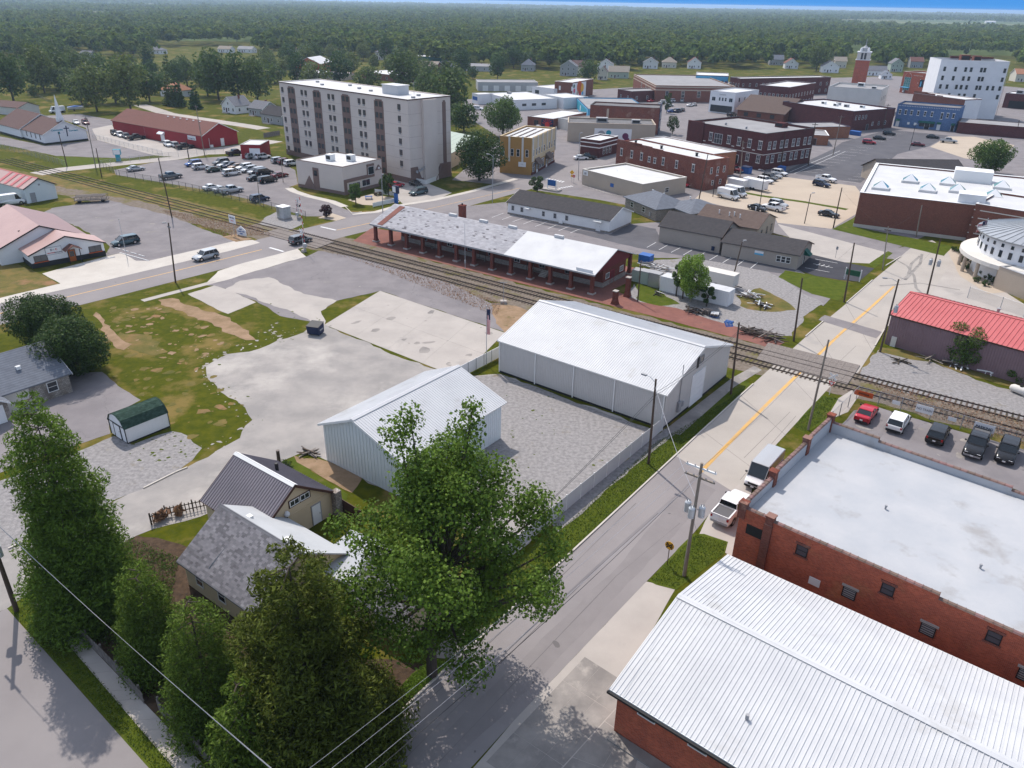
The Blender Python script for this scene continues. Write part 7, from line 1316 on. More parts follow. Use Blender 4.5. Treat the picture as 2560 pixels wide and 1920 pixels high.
for k, b_, t_, lb in (('P14', (240,422), (214,292), 'tall pale utility pole by the church lawn'), ('P15', (254.6,443), (240,370), 'short dark pole beside the tall pale one at the church lawn'), ('P16', (168,417), (146,330), 'dark pole at the corner of the church lot fence'), ('P17', (474.5,411), (465,349), 'dark pole at the back of the apartment car park'), ('P18', (512,389), (489,263), 'tall utility pole at the red store corner'), ('P19', (430,544), (396,395), 'dark utility pole at the edge of the asphalt lot by the railway'), ('P25', (1849,454), (1858,352), 'tall utility pole beside the weathered brick block'), ('P29', (2083,570), (2105,469), 'dark utility pole at the civic hall lawn'), ('P30', (2020,414), (2038.6,307), 'utility pole at the left row of the dark parking'), ('P31', (2082,389), (2104,289), 'utility pole in the middle of the dark parking'), ('P32', (1952,420), (1963,333), 'utility pole at the plum brick corner'), ('P33', (2206,323), (2221,260), 'utility pole in front of the blue building'), ('P35', (2290,593), (2305,513), 'pale guyed utility pole against the civic hall wall'), ('P36', (1747,501), (1770,385), 'utility pole at the right end of the weathered brick block'), ('P37', (2540,345), (2545,300), 'utility pole above the round tree at right')):
 pole(k, b_, t_, lb, 'wood_pole_pale' if k in ('P14', 'P18', 'P25', 'P35', 'P31') else 'wood_pole', .15, (((HT(b_, t_) - .5), 1.8, 'wood_pole'),) if k in ('P14', 'P18', 'P30', 'P31', 'P33', 'P25') else ())
def lamp_post(base, top, label, an, m='trim_grey', ln=1.6):
 return pole(label, base, top, label, m, .1, lamp=(an, ln), name='street_lamp', cat='street lamp', group='lamp posts')
lamp_post((1231,506), (1233,387), 'tall pale lamp post on the main street corner lot', rad(150)); lamp_post((957,532), (954,438), 'slim grey lamp post in front of the annex', rad(60), ln=.4); lamp_post((1446,451), (1449,332), 'tall pole at the crosswalk by the white corner shop', rad(0), ln=.5); lamp_post((1782,492), (1789,441), 'short lamp post by the cargo vans', rad(0), 'trim_black', .4); lamp_post((1897,528), (1913,424), 'black lamp post behind the brown roof', rad(200), 'trim_black'); lamp_post((2011,559), (2027,485), 'black curved lamp post on the tan concrete lot', rad(20), 'trim_black', .7); lamp_post((2273,376), (2289,312), 'lamp post in the middle of the dark parking', rad(20), 'trim_black', .5); lamp_post((650,512), (643,446), 'lamp post at the navy hatchback', rad(0), 'wood_pole_pale', .3); lamp_post((708,456), (703,398), 'lamp post beside the long black van', rad(0), 'wood_pole_pale', .3); lamp_post((1322,420), (1322,360), 'lamp post at the yellow building corner', rad(0), ln=.4)
def wire(a, b, sag, label, m='wire_dark', r=.014, group='overhead wires'):
 n = 14; pts = [a.lerp(b, i / n) - Vector((0, 0, sag * 4 * (i / n) * (1 - i / n))) for i in range(n + 1)]; c = (a + b) / 2
 o = MB().tube([p - c for p in pts], r, 5).build('power_line', M[m]); o.location = c; return tag(o, label, 'power line', group)
e1 = POLE['P1'][1]; eq = POLE['Q'][1]; e13 = POLE['P13'][1]
for i in range(3): wire(e1[i], eq[i], .5, ['overhead wire nearest the white fence above the asphalt road', 'middle overhead wire above the asphalt road', 'overhead wire nearest the brick garage above the asphalt road'][i], 'wire_light', .011)
wire(e1[4] - Vector((0, 0, 2)), POLE['Q'][0] - Vector((0, 0, 2.2)), .6, 'dark twisted cable running low above the asphalt road', 'wire_dark', .02)
for i in range(4): wire(e13[i], eq[i], .5, '%s overhead wire of four crossing the garden trees to the near corner' % ['leftmost', 'second', 'third', 'rightmost'][i], 'wire_light', .01)
wire(POLE['P1'][0] - Vector((0, 0, 3.5)), POLE['P2'][0] - Vector((0, 0, .8)), .5, 'twisted service cable between transformer pole and lamp pole', 'wire_light', .025)
for i in range(2): wire(POLE['P2'][0] - Vector((0, 0, 1.6 + .35 * i)), POLE['P3'][0] - Vector((0, 0, 1.2 + .3 * i)), .5, ['upper', 'lower'][i] + ' dark cable past the grey warehouse gable', 'wire_dark', .02); wire(POLE['P2'][0] - Vector((0, 0, 1.8 + .35 * i)), Vector((5.5, 55, 4.4 + .2 * i)) if False else G(1140,1480,5.2), .3, ['upper', 'lower'][i] + ' dark cable over the gravel yard to the big tree', 'wire_dark', .02)
for a, b_ in (('P3', 'P6'), ('P6', 'P5'), ('P5', 'P7'), ('P4', 'P8'), ('P9', 'P4'), ('P1', 'P9'), ('P7', 'P35'), ('P14', 'P18'), ('P16', 'P14'), ('P19', 'P10'), ('P30', 'P31'), ('P31', 'P33'), ('P36', 'P25'), ('P13', 'P10') if False else ('P32', 'P30'), ('P29', 'P7')): wire(POLE[a][0] - Vector((0, 0, .4)), POLE[b_][0] - Vector((0, 0, .4)), .7, 'cable from the pole by %s' % dict(P3='the warehouse', P6='the gravel yard', P5='the green sign', P4='the purple shed', P9='the level crossing', P1='the brick parapet', P7='the road curve', P14='the red store', P16='the church', P19='the railway lot', P30='the dark parking', P31='the blue building', P36='the weathered brick block', P32='the plum brick block', P29='the civic hall')[a] + ' to ' + dict(P6='the gravel yard', P5='the green sign', P7='the road curve', P8='the rotunda', P4='the purple shed', P9='the level crossing', P35='the civic wall', P18='the red store', P14='the church lawn', P10='the main street', P31='mid parking', P33='the blue building', P25='the brick block', P30='the parking row')[b_], r=.01)
# lattice mast
p = G(1163,674); t = thing('radio_mast', (p.x, p.y, 0), 0, 'thin galvanised mast standing in front of the depot roof', 'mast'); MB().cyl((0, 0, 0), (0, 0, 8.6), .05, .025, 8).build('shaft', M['galvanised'], t)
for i in range(6): MB().cyl((-.18, 0, 5 + .6 * i), (.18, 0, 5 + .6 * i), .015, .015, 5).build('rung', M['galvanised'], t)
MB().box(-.15, .15, -.1, .1, 1.2, 1.8).build('box', M['trim_grey'], t)
p = G(640+2138/3.456, 480+960/3.456); t = thing('rail_signal', (p.x, p.y, 0), 0, 'low railway marker with crossbar on a concrete block', 'signal'); MB().box(-.5, .5, -.4, .4, 0, .45).build('concrete_block', M['concrete'], t); MB().cyl((0, 0, .45), (0, 0, 3.6), .05, .04, 8).build('post', M['trim_grey'], t); MB().box(-.6, .6, -.04, .04, 3.5, 3.6).build('crossbar', M['trim_grey'], t)
# ------------------------------------------------------------------ fences
def fence(name, px, h, label, sp, post, panel, cat='fence', pw=.05, cap=None, group=None, chain=False, top=None, pts=None, ribs=0):
 P_ = pts or [G(x, y) for x, y in px]; t = thing(name, (P_[0].x, P_[0].y, 0), 0, label, cat, group); o0 = Vector((P_[0].x, P_[0].y, 0))
 pm = MB().box(-pw, pw, -pw, pw, 0, h + .06).mesh('post', [M[post]]); acc = []
 for a, b_ in zip(P_, P_[1:]):
  d = b_ - a; n = max(1, round(d.length / sp)); w = d.length / n; rz = math.atan2(d.y, d.x)
  if panel:
   if ribs: me = cached(('fp', name, round(w, 2)), lambda: rib_mesh(w - .02, h - .05, ribs, .03, M[panel]))
   elif chain: me = cached(('fp', name, round(w, 2)), lambda: MB().poly([(0, 0, .04), (w, 0, .04), (w, 0, h), (0, 0, h)]).mesh('mesh_panel', [M[panel]]))
   else: me = cached(('fp', name, round(w, 2)), lambda: MB().box(.01, w - .01, -.025, .025, .05, h).mesh('panel', [M[panel]]))
  for i in range(n):
   q = a + d * (i / n) - o0; put('post', pm, t, (q.x, q.y, 0), (0, 0, rz))
   if panel: put('fence_panel' if not chain else 'mesh_panel', me, t, (q.x, q.y, .03), (math.pi / 2 if ribs else 0, 0, rz))
   if top or chain: put('top_rail', cached(('tr', name, round(w, 2), post), lambda: MB().cyl((0, 0, h), (w, 0, h), .025, .025, 6).mesh('top_rail', [M[post]])), t, (q.x, q.y, 0), (0, 0, rz))
 q = P_[-1] - o0; put('post', pm, t, (q.x, q.y, 0)); return t
fence('metal_fence', [(1655,1076),(1378,1306),(1250,1415),(1120,1540)], 1.75, 'long white ribbed metal fence along the road verge', 2.4, 'trim_white', 'metal_white', ribs=.3)
fence('gate_fence', [(1150,946),(1247,895)], 1.7, 'white mesh gate fence between the two metal buildings', 1.8, 'trim_grey', 'wall_white', top=True)
fence('chain_link_fence', [(252,416),(300,441),(400,459),(500,481),(620,507),(765,546)], 1.6, 'black chain-link fence between the apartment car park and the railway', 3.0, 'trim_black', 'chain_link', chain=True, pw=.035)
fence('chain_link_fence', [(-40,362),(60,385),(168,417)], 1.6, 'chain-link fence on the railway side of the church lot', 3.0, 'trim_grey', 'chain_link', chain=True, pw=.03); fence('chain_link_fence', [(232,345),(300,363),(407,389)], 1.4, 'chain-link fence between the church lot and the red store', 3.0, 'galvanised', 'chain_link', chain=True, pw=.03); fence('chain_link_fence', [(252,416),(350,402),(470,390),(560,380)], 1.6, 'chain-link fence along the street behind the apartment car park', 3.0, 'trim_grey', 'chain_link', chain=True, pw=.03)
f_ = fence('chain_link_fence', [(2075,1062),(2140,998),(2250,1027),(2400,1072),(2560,1122),(2700,1165)], 1.8, 'chain-link fence with signs between the fenced lot and the tracks', 3.2, 'trim_grey', 'chain_link', chain=True, pw=.04)
fence('chain_link_fence', [(2418,745),(2500,772),(2620,815)], 2.0, 'tall thin mesh fence at the civic hall drive', 4, 'galvanised', 'chain_link', chain=True, pw=.04); fence('white_fence', [(933,518),(992,505)], 1.0, 'low white vinyl fence in front of the picnic lawn', 2.0, 'trim_white', 'trim_white'); fence('white_fence', [(938,484),(985,490)], 1.1, 'low white vinyl fence beside the annex porch', 2.0, 'trim_white', 'trim_white'); fence('white_fence', [(1030,455),(1065,462),(1090,452)], 1.2, 'white vinyl fence at the foot of the apartment block', 2.0, 'trim_white', 'trim_white')
fence('brown_fence', [(806,1252),(860,1282),(905,1310)], 1.5, 'dark brown board fence behind the carport', 1.8, 'trim_brown', 'trim_brown'); fence('board_fence', [(660,345),(700,338)], 1.6, 'weathered board fence below the grey house by the tower', 2.0, 'wood_grey', 'wood_grey'); fence('hedge_fence', [(70,232),(130,258)], 1.2, 'overgrown wire fence on the church meadow', 3, 'wood_grey', 'chain_link', chain=True)
def picket_fence(px, label, m='wood_grey', h=1.25, sp=.14, name='picket_fence', base=None, gap=.05):
 P_ = [G(x, y) for x, y in px]; o0 = P_[0]; t = thing(name, (o0.x, o0.y, 0), 0, label, 'fence'); me = MB().prism([(-.045, -.012), (.045, -.012), (.045, .012), (-.045, .012)], .05, h - .06).hull2([(-.045, -.012, h - .06), (.045, -.012, h - .06), (.045, .012, h - .06), (-.045, .012, h - .06)], [(-.01, -.012, h), (.01, -.012, h), (.01, .012, h), (-.01, .012, h)]).mesh('picket', [M[m]]); r_ = random.Random(4)
 for a, b_ in zip(P_, P_[1:]):
  d = b_ - a; n = int(d.length / sp); rz = math.atan2(d.y, d.x); q = a - o0; l = d.length
  for z in (.35, h - .3): put('rail', MB().box(0, l, .014, .05, z, z + .09).mesh('rail', [M[m]]), t, (q.x, q.y, 0), (0, 0, rz))
  for i in range(n):
   q = a + d * ((i + .5) / n) - o0; put('picket', me, t, (q.x, q.y, r_.uniform(-.03, .02)), (0, r_.uniform(-.03, .03), rz))
  for i in range(int(l / 2.4) + 1): q = a + d * min(1, i * 2.4 / l) - o0; put('post', cached(('pp', m), lambda: MB().box(-.06, .06, .05, .17, 0, 1.3).mesh('post', [M[m]])), t, (q.x, q.y, 0), (0, 0, rz))
 return t
picket_fence([(92,1462),(108,1500),(180,1572),(255,1645),(310,1702),(362,1762)], 'weathered picket fence along the left sidewalk up to the corner'); picket_fence([(398,1778),(440,1825),(500,1888),(560,1952)], 'nearer stretch of picket fence at the bottom edge')
picket_fence([(381,1313),(416,1294),(516,1272)], 'dark wooden railing fence beside the cream house', 'wood_dark', 1.2, .3, 'railing_fence')
# ------------------------------------------------------------------ signs and street furniture
def sign(base, h, label, m_post='trim_grey', rz=TV, cat='sign', name='road_sign'): p = G(*base); t = thing(name, (p.x, p.y, 0), rz, label, cat); MB().cyl((0, 0, 0), (0, 0, h), .04, .04, 7).build('post', M[m_post], t); return t
disc = lambda r, n=24, th=.03: MB().cyl((0, th / 2, 0), (0, -th / 2, 0), r, r, n)
t = sign((1668,1411), 2.1, 'yellow round railroad warning sign with black X on the grass', 'trim_brown'); o = disc(.42).build('sign_face', M['yellow_paint'], t, (0, -.05, 2.1));
for a in (45, -45): MB().box(-.4, .4, -.03, 0, -.045, .045).build('black_bar', M['black'], o, (0, -.02 - (.004 if a > 0 else 0), 0), (0, rad(a), 0))
for x in (-.24, .24):
 l_ = text_obj('R', .26, M['black'], 'lettering', .01); l_.parent = o; l_.location = (x, -.03, -.09); l_.rotation_euler = (math.pi / 2, 0, 0)
t = sign((2073,987), 2.9, 'white crossbuck with red yield sign at the level crossing', 'trim_white')
for a in (42, -42): MB().box(-.62, .62, -.03, 0, -.11, .11).build('crossbuck_blade', M['wall_white'], t, (0, -.05 - (.035 if a > 0 else 0), 2.6), (0, rad(a), 0))
MB().hull2([(-.42, -.08, 1.9), (.42, -.08, 1.9), (0, -.08, 1.2)], [(-.42, -.05, 1.9), (.42, -.05, 1.9), (0, -.05, 1.2)]).build('yield_face', M['red_paint'], t); MB().hull2([(-.24, -.1, 1.8), (.24, -.1, 1.8), (0, -.1, 1.4)], [(-.24, -.081, 1.8), (.24, -.081, 1.8), (0, -.081, 1.4)]).build('yield_centre', M['wall_white'], t)
def gate_signal(base, label, hd, arm=9.2):
 p = G(*base); t = thing('crossing_signal', (p.x, p.y, 0), hd, label, 'crossing signal'); MB().box(-.35, .35, -.35, .35, 0, .5).build('foundation', M['concrete'], t); MB().cyl((0, 0, .5), (0, 0, 4.6), .07, .06, 8).build('mast', M['galvanised'], t); MB().box(-.3, .3, .1, .6, .9, 1.6).build('gate_mechanism', M['galvanised'], t)
 for a in (45, -45): MB().box(-.6, .6, -.03, 0, -.11, .11).build('crossbuck_blade', M['wall_white'], t, (0, -.1 - (.035 if a > 0 else 0), 4.1), (0, rad(a), 0))
 for s_ in (-1, 1): o = disc(.28, 16).build('lamp_hood', M['black'], t, (s_ * .4, -.12, 3.0)); disc(.14, 12, .05).build('red_lens', M['lamp_red'], o, (0, -.02, 0));
 MB().cyl((-.4, -.06, 3), (.4, -.06, 3), .03, .03, 6).build('lamp_bar', M['galvanised'], t)
 n = 16
 for i in range(n): MB().box(-.07, .07, .33, .37, 1.3 + arm * i / n, 1.3 + arm * (i + 1) / n - .005).build('gate_stripe', M['red_paint' if i % 2 else 'wall_white'], t)
 MB().box(-.14, .14, .3, .4, .3, 1.2).build('counterweight', M['trim_grey'], t); return t
gate_signal((760,630), 'striped raised crossing gate with lights beside the main street', TU - rad(90)); gate_signal((748,548), 'second crossing signal with red lamps on the far side of the tracks', TU + rad(90), 3.0)
p = G(711,545); t = thing('signal_cabinet', (p.x, p.y, 0), TV, 'silver railway signal cabinet beside the tracks', 'cabinet'); MB().box(-1.2, 1.2, -1.0, 1.0, .2, 2.6).build('box', M['galvanised'], t); MB().box(-1.3, 1.3, -1.1, 1.1, 2.602, 2.7).build('roof', M['wall_white'], t); MB().box(-1.1, -.2, -1.03, -1.001, .4, 2.4).build('door', M['metal_zinc'], t); MB().box(-1.3, 1.3, -1.1, 1.1, 0, .198).build('base', M['concrete'], t)
t = sign((587,589), 4.2, 'white rectangular billboard on one post beside the railway'); MB().box(-1.1, 1.1, -.1, -.045, 2.6, 4.2).build('sign_board', M['wall_white'], t)
for i, (s_, m_) in enumerate((('FOR SALE', 'navy_paint'), ('D & C', 'red_paint'))): l_ = text_obj(s_, .36, M[m_], 'lettering', .01); l_.parent = t; l_.location = (0, -.115, 3.6 - .6 * i); l_.rotation_euler = (math.pi/2, 0, 0)
p = G(605,590); t = thing('house_sign', (p.x, p.y, 0), rad(-25), 'white house-shaped sign with blue lettering on the corner bed', 'sign'); MB().hull2([(-1.2, -.08, .1), (1.2, -.08, .1), (1.2, -.08, 1.3), (0, -.08, 2.1), (-1.2, -.08, 1.3)], [(-1.2, .08, .1), (1.2, .08, .1), (1.2, .08, 1.3), (0, .08, 2.1), (-1.2, .08, 1.3)]).build('sign_board', M['wall_white'], t)
for i, s_ in enumerate(('BEST', 'HOME CARE', 'OPEN')): l_ = text_obj(s_, .34, M['blue_paint'], 'lettering', .01); l_.parent = t; l_.location = (0, -.1, 1.3 - .45 * i); l_.rotation_euler = (math.pi/2, 0, 0)
sheet('planting_bed', [(556,592),(590,585),(632,598),(590,605)], 5, 'dirt', .05)
p = G(297,403); t = thing('church_sign', (p.x, p.y, 0), rad(15), 'blue and white monument sign on the church lawn', 'sign'); MB().box(-.6, .6, -.4, .4, 0, 1.9).build('pillar', M['teal_paint'], t); MB().box(-1.0, 1.0, -.45, .45, 1.902, 3.4).build('sign_box', M['teal_paint'], t); MB().box(-.9, .9, -.47, -.451, 2.0, 3.3).build('sign_face', M['wall_white'], t)
t = thing('green_sign', G(2129,701), TV, 'dark green sign board between white posts at the curve', 'sign')
for x in (-1.3, 1.3): MB().box(-.07, .07, -.07, .07, 0, 2.2).build('post', M['wall_white'], t, (x, 0, 0))
MB().box(-1.22, 1.22, -.05, .05, .9, 1.9).build('sign_board', M['green_paint'], t)
t = thing('blue_sign', G(1379,476), rad(-35), 'blue sign with white posts on a stone base at the corner lawn', 'sign'); MB().box(-2.4, 2.4, -1.2, 1.2, 0, .4).build('stone_base', M['concrete'], t); MB().box(-1.2, 1.2, -.08, .08, 1.2, 2.7).build('sign_board', M['blue_paint'], t)
for x in (-1.3, 1.3): MB().box(-.08, .08, -.1, .1, .4, 2.8).build('post', M['wall_white'], t, (x, 0, 0))
t = thing('apartment_sign', G(991,508), TV, 'tall dark blue sign at the annex lawn corner', 'sign'); MB().box(-.5, .5, -.2, .2, 0, 2.4).build('pillar', M['blue_paint'], t); MB().box(-.95, .95, -.25, .25, 2.402, 4.2).build('sign_box', M['navy_paint'], t); MB().box(-.85, .2, -.27, -.251, 2.6, 4.0).build('sign_face', M['wall_white'], t)
t = sign((1429,456), 3.0, 'yellow pedestrian warning sign at the crosswalk corner', rz=rad(-20)); MB().box(-.45, .45, -.03, 0, -.45, .45).build('sign_face', M['yellow_paint'], t, (0, -.05, 2.7), (0, rad(45), 0)); MB().box(-.3, .3, -.03, 0, 0, .5).build('arrow_plate', M['yellow_paint'], t, (0, -.05, 1.5))
t = sign((1434,459), 2.2, 'red stop sign at the crosswalk corner', rz=rad(-20)); disc(.4, 8).build('sign_face', M['red_paint'], t, (0, -.05, 2.0)); l_ = text_obj('STOP', .26, M['wall_white'], 'lettering', .01); l_.parent = t; l_.location = (0, -.08, 1.91); l_.rotation_euler = (math.pi/2, 0, 0)
t = sign((2088,645), 2.4, 'small parking sign on a post beside the new asphalt', rz=rad(-20)); MB().box(-.2, .2, -.03, 0, 1.7, 2.3).build('sign_face', M['trim_grey'], t, (0, -.04, 0))
def flagpole(base, top, label, hd, fs, hang=False):
 p = G(*base); h = HT(base, top); t = thing('flagpole', (p.x, p.y, 0), hd, label, 'flagpole'); MB().cyl((0, 0, 0), (0, 0, h), .06, .035, 8).build('shaft', M['galvanised'], t); MB().cyl((0, 0, h), (0, 0, h + .14), .07, .07, 8).build('finial', M['chrome'], t)
 if fs:
  z0 = h - .35
  if hang: W, H = .42, 3.6
  else: W, H = fs
  fl = thing('flag', (0, 0, 0)); fl.parent = t; n = 13; fold = lambda u, k: (.12 * math.sin(6 * u + k * .6) * u)
  for k in range(n):
   mb = MB(); q = 8
   for i in range(q):
    if hang: xa, xb = .06 + W * k / n, .06 + W * (k + 1) / n; za, zb = z0 - H * i / q, z0 - H * (i + 1) / q; y = lambda x, z: .09 * math.sin(9 * x + 1.3 * z); mb.poly([(xa, y(xa, za), za), (xb, y(xb, za), za - .1), (xb, y(xb, zb), zb - .1), (xa, y(xa, zb), zb)])
    else: xa, xb = .06 + W * i / q, .06 + W * (i + 1) / q; za, zb = z0 - H * k / n, z0 - H * (k + 1) / n; dr = lambda x: .35 * x; mb.poly([(xa, fold(xa, 0), za - dr(xa)), (xb, fold(xb, 0), za - dr(xb)), (xb, fold(xb, 0), zb - dr(xb)), (xa, fold(xa, 0), zb - dr(xa))])
   mb.build('stripe', M['red_paint' if k % 2 == 0 else 'wall_white'], fl)
  if hang: mb = MB(); [mb.poly([(.05, .1 * math.sin(1.3 * (z0 - .16 * i)) - .1, z0 - .16 * i + .02), (.5, .1 * math.sin(4 + 1.3 * (z0 - .16 * i)) - .1, z0 - .16 * i - .08), (.5, .1 * math.sin(4 + 1.3 * (z0 - .16 * i)) - .1, z0 - .16 * i - .24), (.05, .1 * math.sin(1.3 * (z0 - .16 * i)) - .1, z0 - .16 * i - .14)]) for i in range(9)]; mb.build('canton', M['navy_paint'], fl)
  else: MB().hull2([(.05, -.03, z0 + .01), (W * .42, fold(W * .42, 0) - .03, z0 - .13), (W * .42, fold(W * .42, 0) - .03, z0 - H * .6), (.05, -.03, z0 - H * .54)], [(.05, .03, z0 + .01), (W * .42, fold(W * .42, 0) + .03, z0 - .13), (W * .42, fold(W * .42, 0) + .03, z0 - H * .6), (.05, .03, z0 - H * .54)]).build('canton', M['navy_paint'], fl)
 return t
flagpole((1216,912), (1218,766), 'flagpole with limp striped flag beside the grey warehouse', 0, (1.5, 1), True); flagpole((2435,665), (2470,547), 'flagpole with striped flag in front of the rotunda', rad(200), (2.4, 1.4)); flagpole((318,646), (298,549), 'bare white flagpole in front of the heating shop', 0, None)
p = G(790,834); t = thing('dumpster', (p.x, p.y, .02), rad(-15), 'black steel dumpster on the edge of the concrete lot', 'dumpster'); MB().hull2([(-.95, -.75, .15), (.95, -.75, .15), (.95, .75, .15), (-.95, .75, .15)], [(-.95, -.95, 1.35), (.95, -.95, 1.35), (.95, .85, 1.6), (-.95, .85, 1.6)]).build('bin', M['navy_paint'], t); MB().hull2([(-1, -1, 1.36), (1, -1, 1.36), (1, .9, 1.61), (-1, .9, 1.61)], [(-1, -1, 1.42), (1, -1, 1.42), (1, .9, 1.67), (-1, .9, 1.67)]).build('lid', M['trim_black'], t)
for x in (-1.02, .96): MB().box(x, x + .06, -.5, .4, .7, .9).build('lifting_pocket', M['trim_grey'], t)
for x in (-.7, .7): MB().box(x - .1, x + .1, -.6, .6, 0, .148).build('skid', M['trim_black'], t)
p = G(727,1352); t = thing('globe_lamp', (p.x, p.y, 0), 0, 'garden lamp post with white globe beside the cream house', 'lamp'); MB().cyl((0, 0, 0), (0, 0, 2.7), .06, .045, 8).build('post', M['trim_brown'], t); MB().lathe([(.08, 2.7), (.24, 2.85), (.26, 3.02), (.16, 3.2), (.04, 3.3)], n=12).build('globe', M['wall_white'], t)
p = G(702,1187); t = thing('wood_stump', (p.x, p.y, 0), 0, 'thick cut-off wooden pole behind the cream house', 'post'); MB().cyl((0, 0, 0), (.02, .02, 2.9), .2, .17, 10).build('shaft', M['wood_dark'], t); MB().cyl((.02, .02, 2.9), (.02, .02, 2.95), .19, .19, 10).build('cap', M['wood_grey'], t)
p = G(1012,1452,4.6); t = thing('pink_bunting', (p.x, p.y, 3.9), rad(20), 'bright pink cloth banner hanging by the porch wing roof', 'banner')
for i in range(4): MB().hull2([(-.5 + .25 * i, 0, .1 * (i % 2)), (-.25 + .25 * i, .05, .05), (-.28 + .25 * i, .1, .9 - .12 * i), (-.5 + .25 * i, .02, 1.0 - .1 * i)], [(-.5 + .25 * i, .03, .1 * (i % 2)), (-.25 + .25 * i, .08, .05), (-.28 + .25 * i, .13, .9 - .12 * i), (-.5 + .25 * i, .05, 1.0 - .1 * i)]).build('cloth', M['pink_paint'], t)
MB().cyl((-.5, 0, -3.9), (-.5, 0, 1.1), .03, .03, 6).build('pole', M['trim_white'], t)
# ------------------------------------------------------------------ depot yard
b = Bld('shipping_container', 'long white shipping container behind the small bright trees', (1648,727), (1817,769), 2.44, 0, cat='container'); b.add(MB().box(0, b.L, 0, 2.44, .12, 2.6), 'box', 'wall_white'); b.rib_wall('front', 'wall_white', 0, b.L, .2, 2.5, 1.2, .3, .02, .04); b.add(MB().box(b.L + .01, b.L + .06, .1, 1.18, .25, 2.5).box(b.L + .01, b.L + .06, 1.26, 2.34, .25, 2.5), 'door', 'wall_white'); b.add(MB().box(0, b.L, -.03, 2.47, 0, .118), 'base_frame', 'trim_grey'); b.add(MB().box(-.02, b.L + .02, -.02, 2.46, 2.602, 2.66), 'roof', 'metal_white')
trailer((1790,712), TV, 7, 2.4, 2.6, 'wall_offwhite', 'old white trailer with rusty red top edge behind the container')
def box_thing(name, px, s, m, label, cat, rz=TV, lidm='trim_grey'): p = G(*px); t = thing(name, (p.x, p.y, .02), rz, label, cat); MB().box(-s[0]/2, s[0]/2, -s[1]/2, s[1]/2, 0, s[2]).build('body', M[m], t); MB().hull2([(-s[0]/2 - .03, -s[1]/2 - .03, s[2] + .003), (s[0]/2 + .03, -s[1]/2 - .03, s[2] + .003), (s[0]/2 + .03, s[1]/2 + .03, s[2] + .003), (-s[0]/2 - .03, s[1]/2 + .03, s[2] + .003)], [(-s[0]/2, -s[1]/2, s[2] + .1), (s[0]/2, -s[1]/2, s[2] + .1), (s[0]/2, s[1]/2, s[2] + .22), (-s[0]/2, s[1]/2, s[2] + .22)]).build('lid', M[lidm], t); MB().box(-s[0] * .3, s[0] * .3, -s[1]/2 - .03, -s[1]/2 - .002, s[2] * .2, s[2] * .8).build('door', M[m], t); return t
for i, (px, lb) in enumerate((((1592,702), 'grey-green metal cabinet nearest the depot end wall'), ((1612,708), 'grey-green metal cabinet in the middle of three'), ((1637,716), 'largest grey-green metal cabinet next to the container'))): box_thing('metal_cabinet', px, (1.5 + .3 * i, 1.4, 2.0 + .2 * i), 'siding_green' if i < 2 else 'metal_zinc', lb, 'cabinet')
box_thing('blue_skip', (1614,657), (2.4, 1.6, 1.5), 'blue_paint', 'bright blue skip behind the depot', 'skip', lidm='blue_paint'); box_thing('blue_dumpster', (1865,433), (2.6, 1.8, 1.8), 'blue_paint', 'dark blue rounded dumpster beside the red pickup', 'dumpster', rad(-50), 'navy_paint'); box_thing('blue_dumpster', (1953,428), (2, 1.5, 1.3), 'blue_paint', 'small blue bin by the plum brick corner', 'dumpster', rad(-50), 'blue_paint'); box_thing('blue_dumpster', (2137,338), (4, 1.6, 1.4), 'blue_paint', 'row of blue bins beside the maroon block', 'dumpster', rad(-50), 'blue_paint'); box_thing('dark_dumpster', (1741,470), (2.4, 1.6, 1.5), 'navy_paint', 'dark bin at the foot of the weathered brick block', 'dumpster', rad(-50), 'black')
def pile(px, n, L, label, m=('wood_dark', 'wood_grey', 'rail_steel'), sp=1.6, seed=1, rz=TV, cat='scrap pile', name='lumber_pile', hmax=.8):
 p = G(*px); t = thing(name, (p.x, p.y, 0), rz, label, cat); r_ = random.Random(seed)
 for i in range(n):
  l = L * r_.uniform(.5, 1); w = r_.uniform(.08, .2); z = hmax * (i / n) * r_.uniform(.6, 1)
  MB().box(-l/2, l/2, -w/2, w/2, 0, r_.uniform(.06, .16)).build('plank', M[m[i % len(m)]], t, (r_.uniform(-sp, sp) * .6, r_.uniform(-sp, sp) * .45, z + .03), (r_.uniform(-.1, .1), r_.uniform(-.1, .12), r_.uniform(-.6, .6) if i % 3 else r_.uniform(1, 2)))
 return t
pile((1735,780), 16, 3, 'heap of dark broken timber beside the brick platform', seed=1); pile((1880,835), 18, 4.5, 'heap of railway ties at the platform end', ('wood_dark', 'tie_wood', 'rail_steel'), 1.8, 2); pile((1925,848), 14, 4.2, 'stack of dark beams nearest the road', ('wood_dark', 'wood_grey'), 1.5, 3, hmax=1.1); pile((1872,742), 20, 3.5, 'tangle of scrap metal and timber right of the container', ('trim_white', 'wood_grey', 'rail_steel', 'galvanised'), 2.2, 4); pile((1905,765), 16, 3, 'scattered scrap heap nearest the driveway', ('trim_white', 'black', 'wood_dark', 'galvanised'), 1.8, 5); pile((1625,668), 16, 3.5, 'pale boards and pipes heaped behind the depot cabinets', ('wood_grey', 'trim_white', 'trim_grey'), 2.2, 6); pile((1660,675), 10, 3, 'low scatter of pale timber behind the bright trees', ('wood_grey', 'trim_white'), 1.8, 7); pile((1645,738), 8, 1.6, 'small tangle of dark scrap left of the container', ('black', 'wood_dark', 'trim_white'), 1.0, 8)
